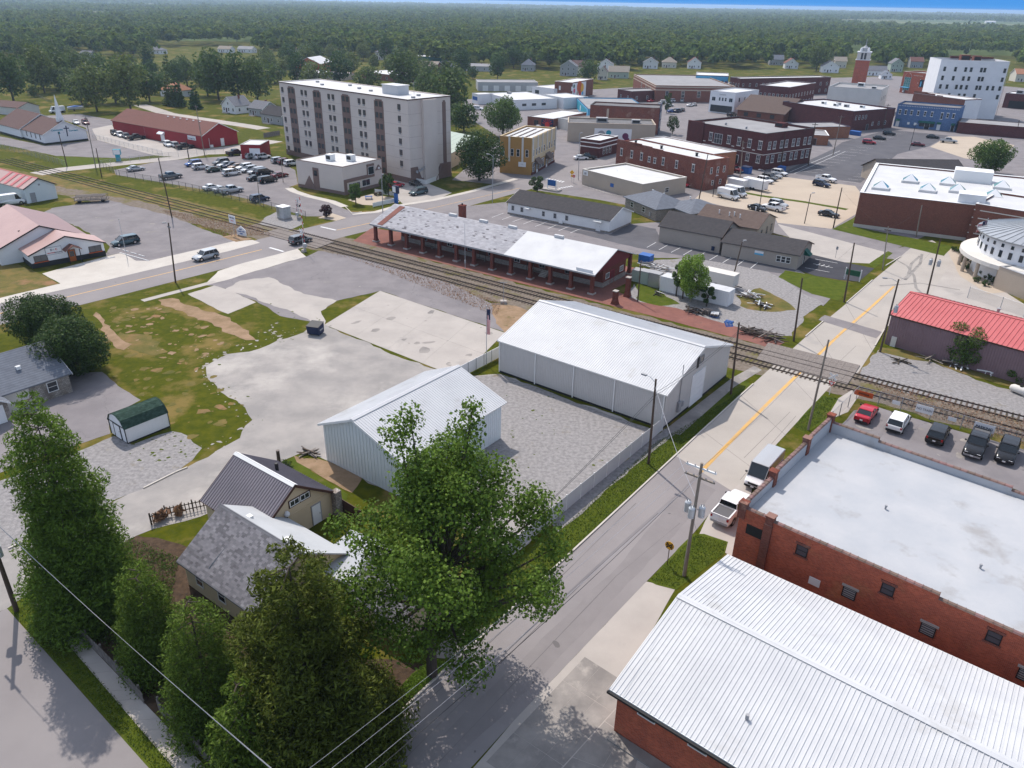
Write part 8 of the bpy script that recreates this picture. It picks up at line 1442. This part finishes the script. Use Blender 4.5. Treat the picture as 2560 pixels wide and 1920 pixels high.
pile((2400,916), 20, 3.2, 'heap of broken white boards against the purple shed', ('trim_white', 'wood_grey', 'wood_dark'), 1.8, 9); pile((2470,935), 8, 2.5, 'flat white door panels dumped beside the purple shed', ('trim_white', 'wall_white'), 1.2, 10); pile((2325,900), 4, 5, 'single long pale pole lying by the purple shed', ('wood_pole_pale',), .5, 11); pile((775,1134), 7, 3.6, 'stack of weathered beams at the pale metal shed corner', ('wood_grey', 'wood_dark'), .5, 12, TV, hmax=.4); pile((2250,905), 5, 3.2, 'dark railway tie lying near the level crossing', ('tie_wood',), .4, 13, hmax=.2)
def pallet(px, rz, m, label, tilt=0, z=.03):
 p = G(*px); t = thing('pallet', (p.x, p.y, z), rz, label, 'pallet', 'pallets at the platform');
 for i in range(6): MB().box(-.6, .6, -.05, .05, .12, .145).build('slat', M[m], t, (0, -.5 + .2 * i, 0))
 for i in (-1, 0, 1): MB().box(-.05, .05, -.55, .55, 0, .118).build('stringer', M[m], t, (.52 * i, 0, 0))
 t.rotation_euler = (tilt, 0, rz)
pallet((1822,815), rad(10), 'blue_paint', 'blue pallet leaning at the platform edge', rad(35), .1); pallet((1822,806), TV, 'blue_paint', 'blue pallet lying beside the leaning one')
for i in range(4): pallet((1786,792), TV + .1 * i, ['blue_paint', 'wood_grey', 'wood_grey', 'trim_white'][i], 'pallet in the stack left of the blue ones, level %s' % ['lowest', 'second', 'third', 'top'][i], 0, .03 + .17 * i)
for i in range(5): pallet((1768,786), TV - .1 * i, 'wood_grey', 'grey pallet in the stack beside the dark timber heap, level %s' % ['lowest', 'second', 'third', 'fourth', 'top'][i], 0, .03 + .17 * i)
p = G(2547,985); t = thing('propane_tank', (p.x, p.y, .35), rad(-60), 'white cylindrical propane tank on the gravel at the right edge', 'tank'); o = MB().lathe([(.02, -1.3), (.3, -1.2), (.48, -.9), (.5, 0), (.48, .9), (.3, 1.2), (.02, 1.3)], n=16).build('tank', M['wall_offwhite'], t, (0, 0, .2), (0, math.pi / 2, 0), True); MB().box(-.12, .12, -.12, .12, .68, .85).build('valve_dome', M['trim_black'], t)
for x in (-.7, .7): MB().box(x - .1, x + .1, -.4, .4, -.35, -.2).build('saddle', M['concrete'], t)
p = G(2231,865); t = thing('gas_meter', (p.x, p.y, 0), TV, 'white utility box and pipe at the purple shed corner', 'meter'); MB().box(-.35, .35, -.25, .25, 0, 1.5).build('box', M['wall_offwhite'], t); MB().cyl((.5, 0, 0), (.6, 0, 3.4), .05, .05, 8).build('pipe', M['trim_brown'], t)
for i, (px, rz) in enumerate(((922,497), 20), ) if False else enumerate((((922,498), rad(10)), ((945,488), rad(40)))):
 p = G(*px); t = thing('picnic_table', (p.x, p.y, .02), rz, ['blue picnic table on the annex patio', 'brown picnic table behind the blue one'][i], 'picnic table'); mm = M['blue_paint'] if i == 0 else M['wood_dark']
 MB().box(-.9, .9, -.38, .38, .7, .75).build('table_top', mm, t)
 for s_ in (-1, 1): MB().box(-.9, .9, s_ * .75 - .14, s_ * .75 + .14, .42, .46).build('seat', mm, t); MB().box(s_ * .7 - .05, s_ * .7 + .05, -.7, .7, .0, .7).build('leg', mm, t)
# hanging signs on the lot fence
for i, (px, w_, h_, m_, tx, mt) in enumerate((((2155,1004), 2.2, .7, 'orange_paint', 'ANTIQUE', 'black'), ((2236,1024), .9, .5, 'wall_white', '', ''), ((2305,1046), 1.9, 1.0, 'wall_white', 'NO TRASH', 'trim_grey'), ((2375,1066), .9, .5, 'wall_white', '', ''), ((2453,1092), 2.1, 1.0, 'wall_white', 'PARKING', 'navy_paint'), ((2526,1113), 1.0, .5, 'wall_white', '', ''))):
 p = G(*px); t = thing('fence_sign', (p.x, p.y, .75), rad(-36) , ['orange ANTIQUE sign hung at the fence corner', 'small white sign right of the orange one on the lot fence', 'large white printed sign in the middle of the lot fence', 'small white sign between the two large ones on the fence', 'large white sign behind the black pickup on the fence', 'small white sign at the right end of the lot fence'][i], 'sign'); t.location += Vector((-.05, -.07, 0))
 MB().box(-w_/2, w_/2, -.02, .0, 0, h_).build('sign_board', M[m_], t)
 if tx: l_ = text_obj(tx, h_ * .42, M[mt], 'lettering', .008); l_.parent = t; l_.location = (0, -.03, h_ * .35); l_.rotation_euler = (math.pi/2, 0, 0); s_ = w_ * .88 / max(l_.dimensions.x, .1); l_.scale = (s_, 1, 1) if s_ < 1 else (1, 1, 1)
# ------------------------------------------------------------------ vegetation
nr = np.random.default_rng(5)
def quad_mesh(name, C, N_, S, asp, m, smooth=False):
 """leaf faces: centres, facing directions, sizes"""
 n = len(C); N_ = N_ / np.maximum(np.linalg.norm(N_, axis=1, keepdims=True), 1e-6); r_ = nr.normal(size=(n, 3)); A = np.cross(N_, r_); A /= np.maximum(np.linalg.norm(A, axis=1, keepdims=True), 1e-6); B = np.cross(N_, A)
 a = A * (S / 2)[:, None]; b = B * (S * asp / 2)[:, None]; bend = N_ * (S * .12)[:, None]
 V = np.stack([C - a, C - b - bend, C + a, C + b - bend], 1).reshape(-1, 3).astype(np.float32)
 me = bpy.data.meshes.new(name); me.vertices.add(4 * n); me.vertices.foreach_set('co', V.ravel()); me.loops.add(4 * n); me.loops.foreach_set('vertex_index', np.arange(4 * n, dtype=np.int32)); me.polygons.add(n); me.polygons.foreach_set('loop_start', np.arange(0, 4 * n, 4, dtype=np.int32)); me.polygons.foreach_set('loop_total', np.full(n, 4, np.int32)); me.materials.append(M[m]); me.update(calc_edges=True); return me
def blob(c, R, n, shell=.55):
 d = nr.normal(size=(n, 3)); d /= np.linalg.norm(d, axis=1, keepdims=True); rr = shell + (1 - shell) * nr.random(n) ** .6
 P_ = d * rr[:, None] * np.array(R) + np.array(c); return P_, d
def leaves(clumps, n, s, up=.35, rough=.9, shell=.55):
 Cs, Ns = [], []; tot = sum(R[0] * R[1] for c, R in clumps)
 for c, R in clumps:
  k = max(4, int(n * R[0] * R[1] / tot)); P_, d = blob(c, R, k, shell); Cs.append(P_); Ns.append(d + np.array([0, 0, up]) + nr.normal(size=(k, 3)) * rough)
 C = np.concatenate(Cs); return C, np.concatenate(Ns), s * nr.uniform(.6, 1.35, len(C))
def limbs(mb, top, th, tr, ends, base=.4, m=0):
 mb.tube([(0, 0, -.1), (0, 0, th * .5), tuple(top)], [tr, tr * .8, tr * .55], 9)
 for e in ends:
  e = Vector(e); t = nr.uniform(base, 1); s_ = Vector((0, 0, th * .35)).lerp(Vector(top), t); mid = s_.lerp(e, .55) + Vector((0, 0, -.08 * (e - s_).length)); mb.tube([s_, mid, e], [tr * .4, tr * .24, tr * .08], 6)
def broad(H, R, th, nl, n, s, m, seed, bark='bark', off=(0, 0), flat=.8, shell=.5, lob=.42, trunk=None, kr=(.5, .86), vr=(.7, 1.25), extra=()):
 global nr; nr = np.random.default_rng(seed); cz = th + (H - th) / 2; hz = (H - th) / 2; cl = []
 for i in range(nl):
  ph = i * 2.39996 + nr.uniform(-.4, .4); v = 1 - 2 * (i + .5) / nl; q = math.sqrt(max(0, 1 - v * v)); k = nr.uniform(*kr)
  rl = R * lob * nr.uniform(*vr); cl.append((np.array([off[0] + R * q * k * math.cos(ph), off[1] + R * q * k * math.sin(ph), cz + hz * v * nr.uniform(.66, .88)]), (rl, rl, rl * flat)))
 cl += [(np.array(c), (r_, r_, r_ * 1.2)) for c, r_ in extra]
 tb = MB(); limbs(tb, (off[0] * .7, off[1] * .7, th + hz * .9), th + hz * .9, trunk or max(.14, R * .055), [c for c, _ in cl])
 C, N_, S = leaves(cl, n, s, shell=shell); return tb.mesh('trunk', [M[bark]]), quad_mesh('crown', C, N_, S, .72, m)
def cone(H, R0, R1, n, s, m, seed, wob=.22, th=.6, droop=.3, bark='bark', lay=14, pw=1.0, den=.36):
 """conifer: tiers of drooping branch sprays"""
 global nr; nr = np.random.default_rng(seed); cl = []; tb = MB(); tb.tube([(0, 0, -.1), (0, 0, H * .5), (0, 0, H * .86)], [max(.14, R0 * .07), max(.1, R0 * .04), .03], 8)
 for j in range(lay):
  f = (j + .3) / lay; z = th + (H - th) * f; R = (R0 + (R1 - R0) * f ** pw) * (1 - max(0, (f - .82) / .18) * .6); k = max(5, int(11 * R / R0 * (1 - .3 * f)) + 2)
  for i in range(k):
   a = 2 * math.pi * (i + nr.uniform(-.3, .3)) / k + j * 1.1; q = R * nr.uniform(1 - wob * 2.2, 1 + wob * .4); c = np.array([q * .72 * math.cos(a), q * .72 * math.sin(a), z - droop * q * .3 + nr.uniform(-.3, .3)]); rl = max(.35, R * den * nr.uniform(.75, 1.2)); cl.append((c, (rl, rl, rl * .62)))
   if i % 2 == 0: tb.cyl((0, 0, z), tuple(c * np.array([1.2, 1.2, 1])), .05, .015, 5)
 C, N_, S = leaves(cl, n, s * 1.35, up=.1, shell=.3); return tb.mesh('trunk', [M[bark]]), quad_mesh('crown', C, N_, S, .3 if s < .5 else .6, m)
def tree(px, meshes, label, group=None, sc_=1.0, rz=0.0, name='tree', cat='tree', pos=None, lean=None):
 p = pos or G(*px); t = thing(name, (p.x, p.y, 0), rz, label, cat, group); t.scale = (sc_ if isinstance(sc_, tuple) else (sc_,) * 3)
 put('trunk', meshes[0], t); put('crown', meshes[1], t); return t
# trees close to the camera
tree((1080,1689), broad(19.5, 7.9, 3.2, 64, 52000, .25, 'leaf_big', 21, 'bark', (1.4, 1.0), .85, .1, .2, .42, (.3, 1.0), (.65, 1.5), [((-1.6, 1.2, 19.4), 1.5), ((-.9, 1.6, 20.6), 1.0), ((2.6, 2, 19.6), 1.4), ((3.0, 2.2, 20.9), .9), ((.2, 0, 17), 2), ((7.5, 2, 13), 1.8), ((8.4, 1, 11), 1.5), ((-5.6, -1, 8.5), 1.9), ((-4.5, -3, 6), 1.6), ((3, -4, 5.5), 1.8)]), 'very large leafy tree with open crown beside the asphalt road', name='sycamore_tree')
tree((236,1530), cone(20.0, 4.4, 1.9, 70000, .25, 'leaf_cypress', 22, .24, .3, .5, lay=17, pw=1.25, den=.42), 'tall shaggy bright green conifer at the lower left corner', name='cypress_tree')
tree((122,862), broad(7.2, 4.2, .5, 20, 22000, .26, 'leaf_dark', 23, flat=.95, lob=.46), 'dense dark round tree left of the pair by the blue-grey roof', 'pair of round trees'); tree((190,937), broad(7.2, 4.1, .5, 20, 22000, .26, 'leaf_dark', 24, flat=.95, lob=.46), 'dense dark round tree right of the pair by the blue-grey roof', 'pair of round trees')
tree((398,1668), cone(9.6, 2.6, 1.4, 24000, .2, 'leaf_cedar', 25, .12, .1, .2, lay=13, den=.46), 'compact bright-tipped evergreen leftmost in the garden', name='cedar_tree'); tree((538,1805), cone(11.2, 3.2, 1.4, 30000, .2, 'leaf_cedar', 26, .12, .1, .2, lay=14, den=.46), 'compact bright-tipped evergreen second from the left in the garden', name='cedar_tree')
tree((785,1838), cone(16.6, 6.8, 1.7, 70000, .27, 'leaf_pine', 27, .3, .5, .1, lay=12), 'broad feathery olive pine in the middle of the garden', name='pine_tree'); tree((880,1880), cone(8.5, 4.0, 1.2, 18000, .26, 'leaf_pine', 28, .3, .2, .1, lay=9), 'lower olive pine beside the kerb at the bottom', name='pine_tree'); tree((640,1950), cone(9, 4.0, 1.2, 16000, .26, 'leaf_cedar', 29, .25, .2, .1, lay=9), 'evergreen at the bottom edge beneath the wires', name='cedar_tree')
tree((1726,755), broad(8.3, 2.7, 1.6, 16, 9000, .24, 'leaf_bright', 30, 'bark_pale', flat=1.1), 'bright yellow-green young tree in front of the white container'); tree((1690,740), broad(6.2, 1.2, 1.6, 9, 2600, .2, 'leaf_shrub', 31, flat=1.3), 'slim dark sapling left of the bright tree'); tree((1766,766), broad(3.6, 1.3, .6, 8, 2200, .2, 'leaf_dark', 32), 'low dark sapling right of the bright tree'); tree((1706,747), broad(5, .9, 1.4, 6, 1500, .2, 'leaf_shrub', 33, flat=1.3), 'thin sapling between the slim dark and the bright trees')
tree((2402,908), broad(5.4, 2.7, .3, 14, 9000, .22, 'leaf_shrub', 34, flat=.95), 'bushy green tree against the purple metal shed'); tree((2548,955), broad(2.4, 1.6, .1, 8, 3000, .2, 'leaf_shrub', 35), 'low shrub at the right edge below the purple shed', name='shrub', cat='shrub'); tree((720,1192), cone(1.9, 1.0, .3, 2200, .14, 'leaf_dark', 36, lay=5, th=.05), 'small dark yucca-like shrub behind the cream house', name='shrub', cat='shrub'); tree((817,543), broad(2.8, 1.5, .2, 9, 2600, .2, 'leaf_purple', 37), 'dark purple rounded bush at the level crossing corner', name='shrub', cat='shrub')
tree((890,511), broad(5.0, 1.7, 1.0, 10, 2600, .26, 'leaf_shrub', 38), 'small street tree on the annex patio'); tree((972,492), broad(6.2, 1.8, .6, 10, 3000, .26, 'leaf_dark', 39, flat=1.2), 'dark oval tree beside the annex entrance'); tree((1343,481), broad(4.2, 1.9, .3, 10, 3000, .24, 'leaf_dark', 40), 'round dark tree behind the white low building'); tree((2470,434), broad(9.5, 5.6, 1.2, 20, 9000, .42, 'leaf_shrub', 41), 'big round tree above the civic hall roof'); tree((1198,452), broad(12.5, 6.8, 1.2, 22, 8000, .5, 'leaf_dark', 42, flat=.7), 'dark spreading tree between the apartment block and the yellow building'); tree((832,398), broad(6, 3.2, .8, 10, 3000, .36, 'leaf_shrub', 43), 'small tree in front of the apartment block facade'); tree((1257,340), broad(13, 7.0, 2, 20, 7000, .55, 'leaf_shrub', 44), 'tree with yellowing top behind the yellow building'); tree((1352,262), broad(3, 1.4, .4, 6, 700, .4, 'leaf_dark', 45), 'tiny tree on the lot by the long white office')
for i, (px, H, R) in enumerate((((1666,283), 8.5, 2.2), ((1681,336), 7, 2.3), ((1501,373), 5, 2.2), ((2115,300), 7, 1.8))): tree(px, broad(H, R, 1, 8, 1400, .4, 'leaf_dark', 50 + i, flat=1.2), ['oval dark street tree among the parked cars', 'oval dark street tree beside the navy corner front', 'dark shrub tree beside the flower wall', 'oval dark tree by the maroon block'][i], 'street trees in the centre')
for i, px in enumerate(((2385,628),(2398,634),(2410,640),(2420,652),(2405,655),(2432,662),(2415,672),(2455,690),(2470,700),(2485,708),(2440,705),(2462,715))): tree(px, cached('shr', lambda: broad(1.2, .85, .05, 6, 700, .16, 'leaf_dark', 60)), 'small clipped shrub in the bed before the rotunda', 'shrubs before the rotunda', .8 + .05 * (i % 5), i, name='shrub', cat='shrub')
# shared crowns for the trees in and beyond the town
PRO = [broad(14, 6.4, 2.2, 22, 1500, 1.0, 'leaf_far', 70, lob=.46), broad(16, 6.8, 2.5, 24, 1600, 1.05, 'leaf_far', 71, flat=1.0), broad(12, 5.8, 1.4, 18, 1300, 1.0, 'leaf_far', 72, lob=.5), broad(17, 5.6, 2.4, 22, 1500, 1.0, 'leaf_far', 73, flat=1.15), broad(11, 6.2, 1.6, 18, 1300, 1.0, 'leaf_far', 74, flat=.75, lob=.5), cone(15, 4.4, .8, 1300, .95, 'leaf_far', 75, .2, .5, .3, lay=9), broad(9, 4.2, 1.0, 14, 900, .9, 'leaf_far', 76)]
PIN = random.Random(77)
for i, (px, k, s_, lb) in enumerate((((35,255),1,1.25,'large spreading tree on the church meadow at the left edge'), ((112,232),3,1.3,'tall dark tree on the church meadow'), ((150,222),1,1.2,'tall tree right of the dark one on the meadow'), ((243,279),1,1.15,'very dark dense tree behind the church drive'), ((205,262),2,1.1,'lower tree left of the dense dark one'), ((328,279),3,1.3,'tallest broad tree behind the red store'), ((290,258),0,1.3,'sunlit crown between the dark tree and the tallest one'), ((375,255),0,1.1,'leafy tree right of the tallest one'), ((86,243),6,.6,'small bright bush on the meadow fence'), ((428,263),5,.9,'left dark conifer by the orange-roofed bungalow'), ((447,266),5,.95,'right dark conifer by the orange-roofed bungalow'), ((490,272),5,.75,'low conifer left of the white cottage'), ((547,250),1,1.35,'tall tree above the white cottage'), ((600,255),3,1.25,'tall tree right above the white cottage'), ((645,258),1,1.2,'dark tree at the left corner of the apartment block'), ((520,240),0,1.2,'broad tree behind the cottage trees'), ((1128,300),1,1.3,'large dark tree behind the right end of the apartment block'), ((1075,258),0,1.1,'yellowish tree behind the apartment roof'), ((1010,232),1,1.3,'big round tree over the apartment roof'), ((1160,330),2,.9,'tree behind the green-roofed store'), ((1115,190),5,1.3,'dark rounded conifer above the apartment roof'), ((850,212),0,1.2,'leafy tree over the middle of the apartment roof'), ((790,222),4,1.2,'low spreading tree behind the apartment roof'), ((745,215),3,1.0,'tree behind the left part of the apartment roof'), ((920,228),4,1.1,'low leafy tree behind the apartment penthouse'), ((1470,205),2,1.1,'dark tree beside the tall Victorian'), ((2040,178),1,1.2,'big tree left of the brick tower'))):
 tree(px, PRO[k], lb, 'town trees', s_, i * 1.3)
def inside(x, y, poly):
 c = False; n = len(poly)
 for i in range(n):
  (x0, y0), (x1, y1) = poly[i], poly[(i + 1) % n]
  if (y0 > y) != (y1 > y) and x < (x1 - x0) * (y - y0) / (y1 - y0) + x0: c = not c
 return c
_BR = [(b.o + Vector((math.cos(b.rz), math.sin(b.rz), 0)) * (b.L / 2) + b.n * (b.W / 2), b) for b in BL]
def free(p, mg):
 for c, b in _BR:
  if (p - c).length < (b.L + b.W) * .75 + mg:
   q = b.loc(p)
   if -mg < q.x < b.L + mg and -(20 if b.root.name.startswith('house') else mg * 1.6) < q.y < b.W + mg: return False
 return True
ZN = [([(-20,120),(-20,225),(60,225),(180,235),(330,250),(480,235),(700,235),(700,100),(300,92)], 62, 'broadleaf tree in the blocks behind the church and red store', 'trees behind the church'), ([(700,100),(700,190),(900,205),(1180,225),(1260,195),(1400,195),(1400,100)], 68, 'broadleaf tree in the blocks above the apartment roof', 'trees above the apartment roof'), ([(1400,105),(1400,185),(1640,165),(1900,150),(2100,160),(2240,165),(2350,150),(2600,190),(2600,105)], 84, 'broadleaf tree in the blocks beyond the town centre', 'trees beyond the town centre')]
EX = [[(370,120),(640,112),(650,172),(420,180)], [(1180,225),(1400,195),(1400,260),(1180,260)], [(2350,140),(2540,140),(2540,240),(2350,240)], [(2115,100),(2175,100),(2175,230),(2115,230)]]
placed = []
for poly, n, lb, gr in ZN:
 xs = [p[0] for p in poly]; ys = [p[1] for p in poly]; k = 0; tries = 0
 while k < n and tries < 6000:
  tries += 1; x, y = PIN.uniform(min(xs), max(xs)), PIN.uniform(min(ys), max(ys))
  if not inside(x, y, poly) or any(inside(x, y, e) for e in EX): continue
  p = G(x, y)
  if not free(p, 4.5) or any((p - q).length < 7 for q in placed): continue
  placed.append(p); k += 1; kd = PIN.choices(range(7), (5, 5, 4, 4, 4, 1.2, 2))[0]; s_ = PIN.uniform(.7, 1.1); tree(None, PRO[kd], near_label(['round', 'tall', 'dense', 'slender', 'spreading', 'conical', 'low'][kd] + ' tree', p), gr, (s_, s_, s_ * PIN.uniform(.9, 1.1)), PIN.uniform(0, 6.28), pos=p)
# the far woods: one mass, with open fields between
def far_woods():
 global nr; nr = np.random.default_rng(90); Cs, Ns, Ss = [], [], []; hs = [b.o for b in BL]
 r = 430.0
 while r < 8200:
  sp = max(10.0, r * .0085); n = int(1.42 * r / sp)
  for i in range(n):
   a = rad(90) + .71 - 1.42 * (i + nr.uniform(-.5, .5)) / n; rr = r * (1 + nr.uniform(-.016, .016)); x, y = rr * math.cos(a), rr * math.sin(a)
   f = math.sin(x * .0021 + 1.3) * math.cos(y * .0013 - .6) + .6 * math.sin(x * .0009 - y * .0024)
   if r > 1500 and f > .62: continue
   if r < 1000:
    if math.sin(x * .03) * math.cos(y * .027 + .4) > .72: continue
    if any(abs(x - h.x) < 11 and -34 < y - h.y < 13 for h in hs) or not free(Vector((x, y, 0)), 5): continue
    if any(abs(x - q.x) < 6 and abs(y - q.y) < 6 for q in placed): continue
    px_, py_ = proj((x, y, 0))
    if py_ > np.interp(px_, [0, 650, 800, 1150, 1400, 2100, 2560], [152, 140, 146, 176, 178, 170, 178]): continue
    if any(inside(px_, py_, e) for e in EX): continue
   q_ = nr.uniform(.62, 1.3); H = (6 + 9 * q_) * nr.uniform(.85, 1.15); R = sp * .54 * q_; k = 90 if r < 900 else 46 if r < 1800 else 22; cz = H * .58
   d = nr.normal(size=(k, 3)); d /= np.linalg.norm(d, axis=1, keepdims=True); d[:, 2] = np.abs(d[:, 2]) * 1.05 - .3; ph = nr.uniform(0, 6, 3)
   lump = 1 + .22 * np.sin(3 * np.arctan2(d[:, 1], d[:, 0]) + ph[0]) * np.cos(3 * d[:, 2] + ph[1])
   Cs.append(np.array([x, y, cz]) + d * np.array([R, R, H * .44]) * (lump * nr.uniform(.78, 1.02, k))[:, None]); Ns.append(d + np.array([0, 0, .5]) + nr.normal(size=(k, 3)) * .55); Ss.append(np.full(k, max(1.7, R * .62)) * nr.uniform(.7, 1.3, k))
  r *= 1.021 if r > 900 else 1.0 + 11.0 / r
 o = put('far_woods', quad_mesh('far_woods', np.concatenate(Cs), np.concatenate(Ns), np.concatenate(Ss), .8, 'leaf_woods')); tag(o, 'wooded country stretching to the horizon beyond the town', 'woods', None, 'stuff')
mat('leaf_woods', (0.085, 0.135, 0.028), 0.85, (0.13, 0.155, 0.032), 0.03, island=0.42, trans=0.36, col3=(0.045, 0.08, 0.034), scale3=0.06, f3=.52, detail=2.0)
far_woods()
# pale farm buildings on the horizon
for i, px in enumerate(((2465,58),(1960,52),(237,8),(1880,60))): b = Bld('farm_building', 'pale farm shed in the fields on the %s horizon' % ['right', 'centre right', 'left', 'middle'][i], G(*px), G(px[0] + 24, px[1] + .5), 18, cat='barn'); b.gable('wall_white', 'roof_white', 5, 8, ov=.3); b.door('front', 5, .05, 4, 4, 'trim_grey')
# grass blades and ground cover near the camera
def tufts(name, polys, n, s, m, label, cat, seed, h=.5, lay=.02):
 global nr; nr = np.random.default_rng(seed); rr = random.Random(seed); P_ = []; W = [[(g.x, g.y) for g in (G(*p) for p in q)] for q in polys]; ar = [abs(sum(a[0] * b[1] - b[0] * a[1] for a, b in zip(w, w[1:] + w[:1]))) for w in W]; tot = sum(ar)
 for w, a_ in zip(W, ar):
  k = 0; x0, x1 = min(p[0] for p in w), max(p[0] for p in w); y0, y1 = min(p[1] for p in w), max(p[1] for p in w); tries = 0
  while k < n * a_ / tot and tries < n * 8:
   tries += 1; x, y = rr.uniform(x0, x1), rr.uniform(y0, y1)
   if inside(x, y, w): P_.append((x, y, lay + s * h * rr.uniform(.2, 1))); k += 1
 C = np.array(P_); N_ = nr.normal(size=C.shape) * np.array([1, 1, .45]) + np.array([0, 0, .25]); o = put(name, quad_mesh(name, C, N_, s * nr.uniform(.5, 1.3, len(C)), .45, m)); return tag(o, label, cat, None, 'stuff')
tufts('verge_grass', [[(1103,1684),(1280,1522),(1569,1250),(1757,1074),(1872,965),(1740,1050),(1640,1105),(1395,1330),(1150,1530)], [(22,1524),(85,1508),(462,1945),(385,1925)], [(1740,1337),(1815,1357),(1808,1385),(1690,1470),(1645,1460),(1625,1450)], [(1984,1066),(2056,991),(2092,997),(2060,1050),(2012,1082)]], 26000, .13, 'blade', 'short grass growing on the road verges', 'grass', 91)
tufts('ivy_bank', [[(1030,1690),(1085,1650),(1120,1665),(960,1810),(930,1830),(960,1770)]], 5000, .2, 'leaf_bright', 'yellow-green ground cover on the bank beside the kerb', 'ground cover', 93, 1.2)
tufts('garden_plants', [[(120,1480),(330,1345),(450,1400),(400,1640),(300,1660)], [(420,1700),(520,1800),(520,1880),(380,1740)], [(500,1330),(640,1400),(650,1390),(530,1310)]], 9000, .2, 'leaf_shrub', 'low garden plants under the trees', 'ground cover', 94, 1.6); tufts('railway_weeds', [[(796,626),(1130,712),(1260,760),(1240,790),(900,655)], [(2160,950),(2560,1055),(2560,1120),(2250,1020)], [(400,525),(640,565),(690,590),(560,590),(430,540)]], 7000, .24, 'straw', 'dry weeds along the railway', 'weeds', 95, 1.0); tufts('reed_stems', [[(388,1312),(412,1298),(425,1290),(400,1300)], [(440,1290),(455,1282),(450,1292)]], 160, .9, 'straw', 'tall dry reeds behind the railing fence', 'reeds', 96, 1.0)
# ------------------------------------------------------------------ deep blue sky low over the whole horizon, fading into the sky above
sk = MB(); sk.cyl((0, 0, -900), (0, 0, 9000), 32000, 32000, 96, cap=False); so = tag(sk.build('sky', bpy.data.materials.new('sky')), kind='structure'); sm = so.data.materials[0]; sm.use_nodes = True; sn = sm.node_tree; sn.nodes.clear()
_g = sn.nodes.new('ShaderNodeNewGeometry'); _s = sn.nodes.new('ShaderNodeSeparateXYZ'); _m = sn.nodes.new('ShaderNodeMapRange'); _m.interpolation_type = 'SMOOTHSTEP'; _m.inputs['From Min'].default_value = 800; _m.inputs['From Max'].default_value = 8600; _e = sn.nodes.new('ShaderNodeEmission'); _e.inputs[0].default_value = (.045, .2, .5, 1); _e.inputs[1].default_value = 1.0; _t = sn.nodes.new('ShaderNodeBsdfTransparent'); _x = sn.nodes.new('ShaderNodeMixShader'); _o = sn.nodes.new('ShaderNodeOutputMaterial')
for a_, b_ in ((_g.outputs['Position'], _s.inputs[0]), (_s.outputs[2], _m.inputs['Value']), (_m.outputs[0], _x.inputs[0]), (_e.outputs[0], _x.inputs[1]), (_t.outputs[0], _x.inputs[2]), (_x.outputs[0], _o.inputs[0])): sn.links.new(a_, b_)
# ------------------------------------------------------------------ haze
hz = MB().box(-9900, 9900, -400, 13900, -1.2, 46.5).build('haze', bpy.data.materials.new('haze')); tag(hz, kind='stuff'); hm = hz.data.materials[0]; hm.use_nodes = True; hm.node_tree.nodes.remove(hm.node_tree.nodes['Principled BSDF']); pv = hm.node_tree.nodes.new('ShaderNodeVolumePrincipled'); pv.inputs['Color'].default_value = (.6, .79, 1, 1); pv.inputs['Density'].default_value = 1.15e-4; pv.inputs['Anisotropy'].default_value = .3
hm.node_tree.links.new(pv.outputs[0], hm.node_tree.nodes['Material Output'].inputs['Volume'])
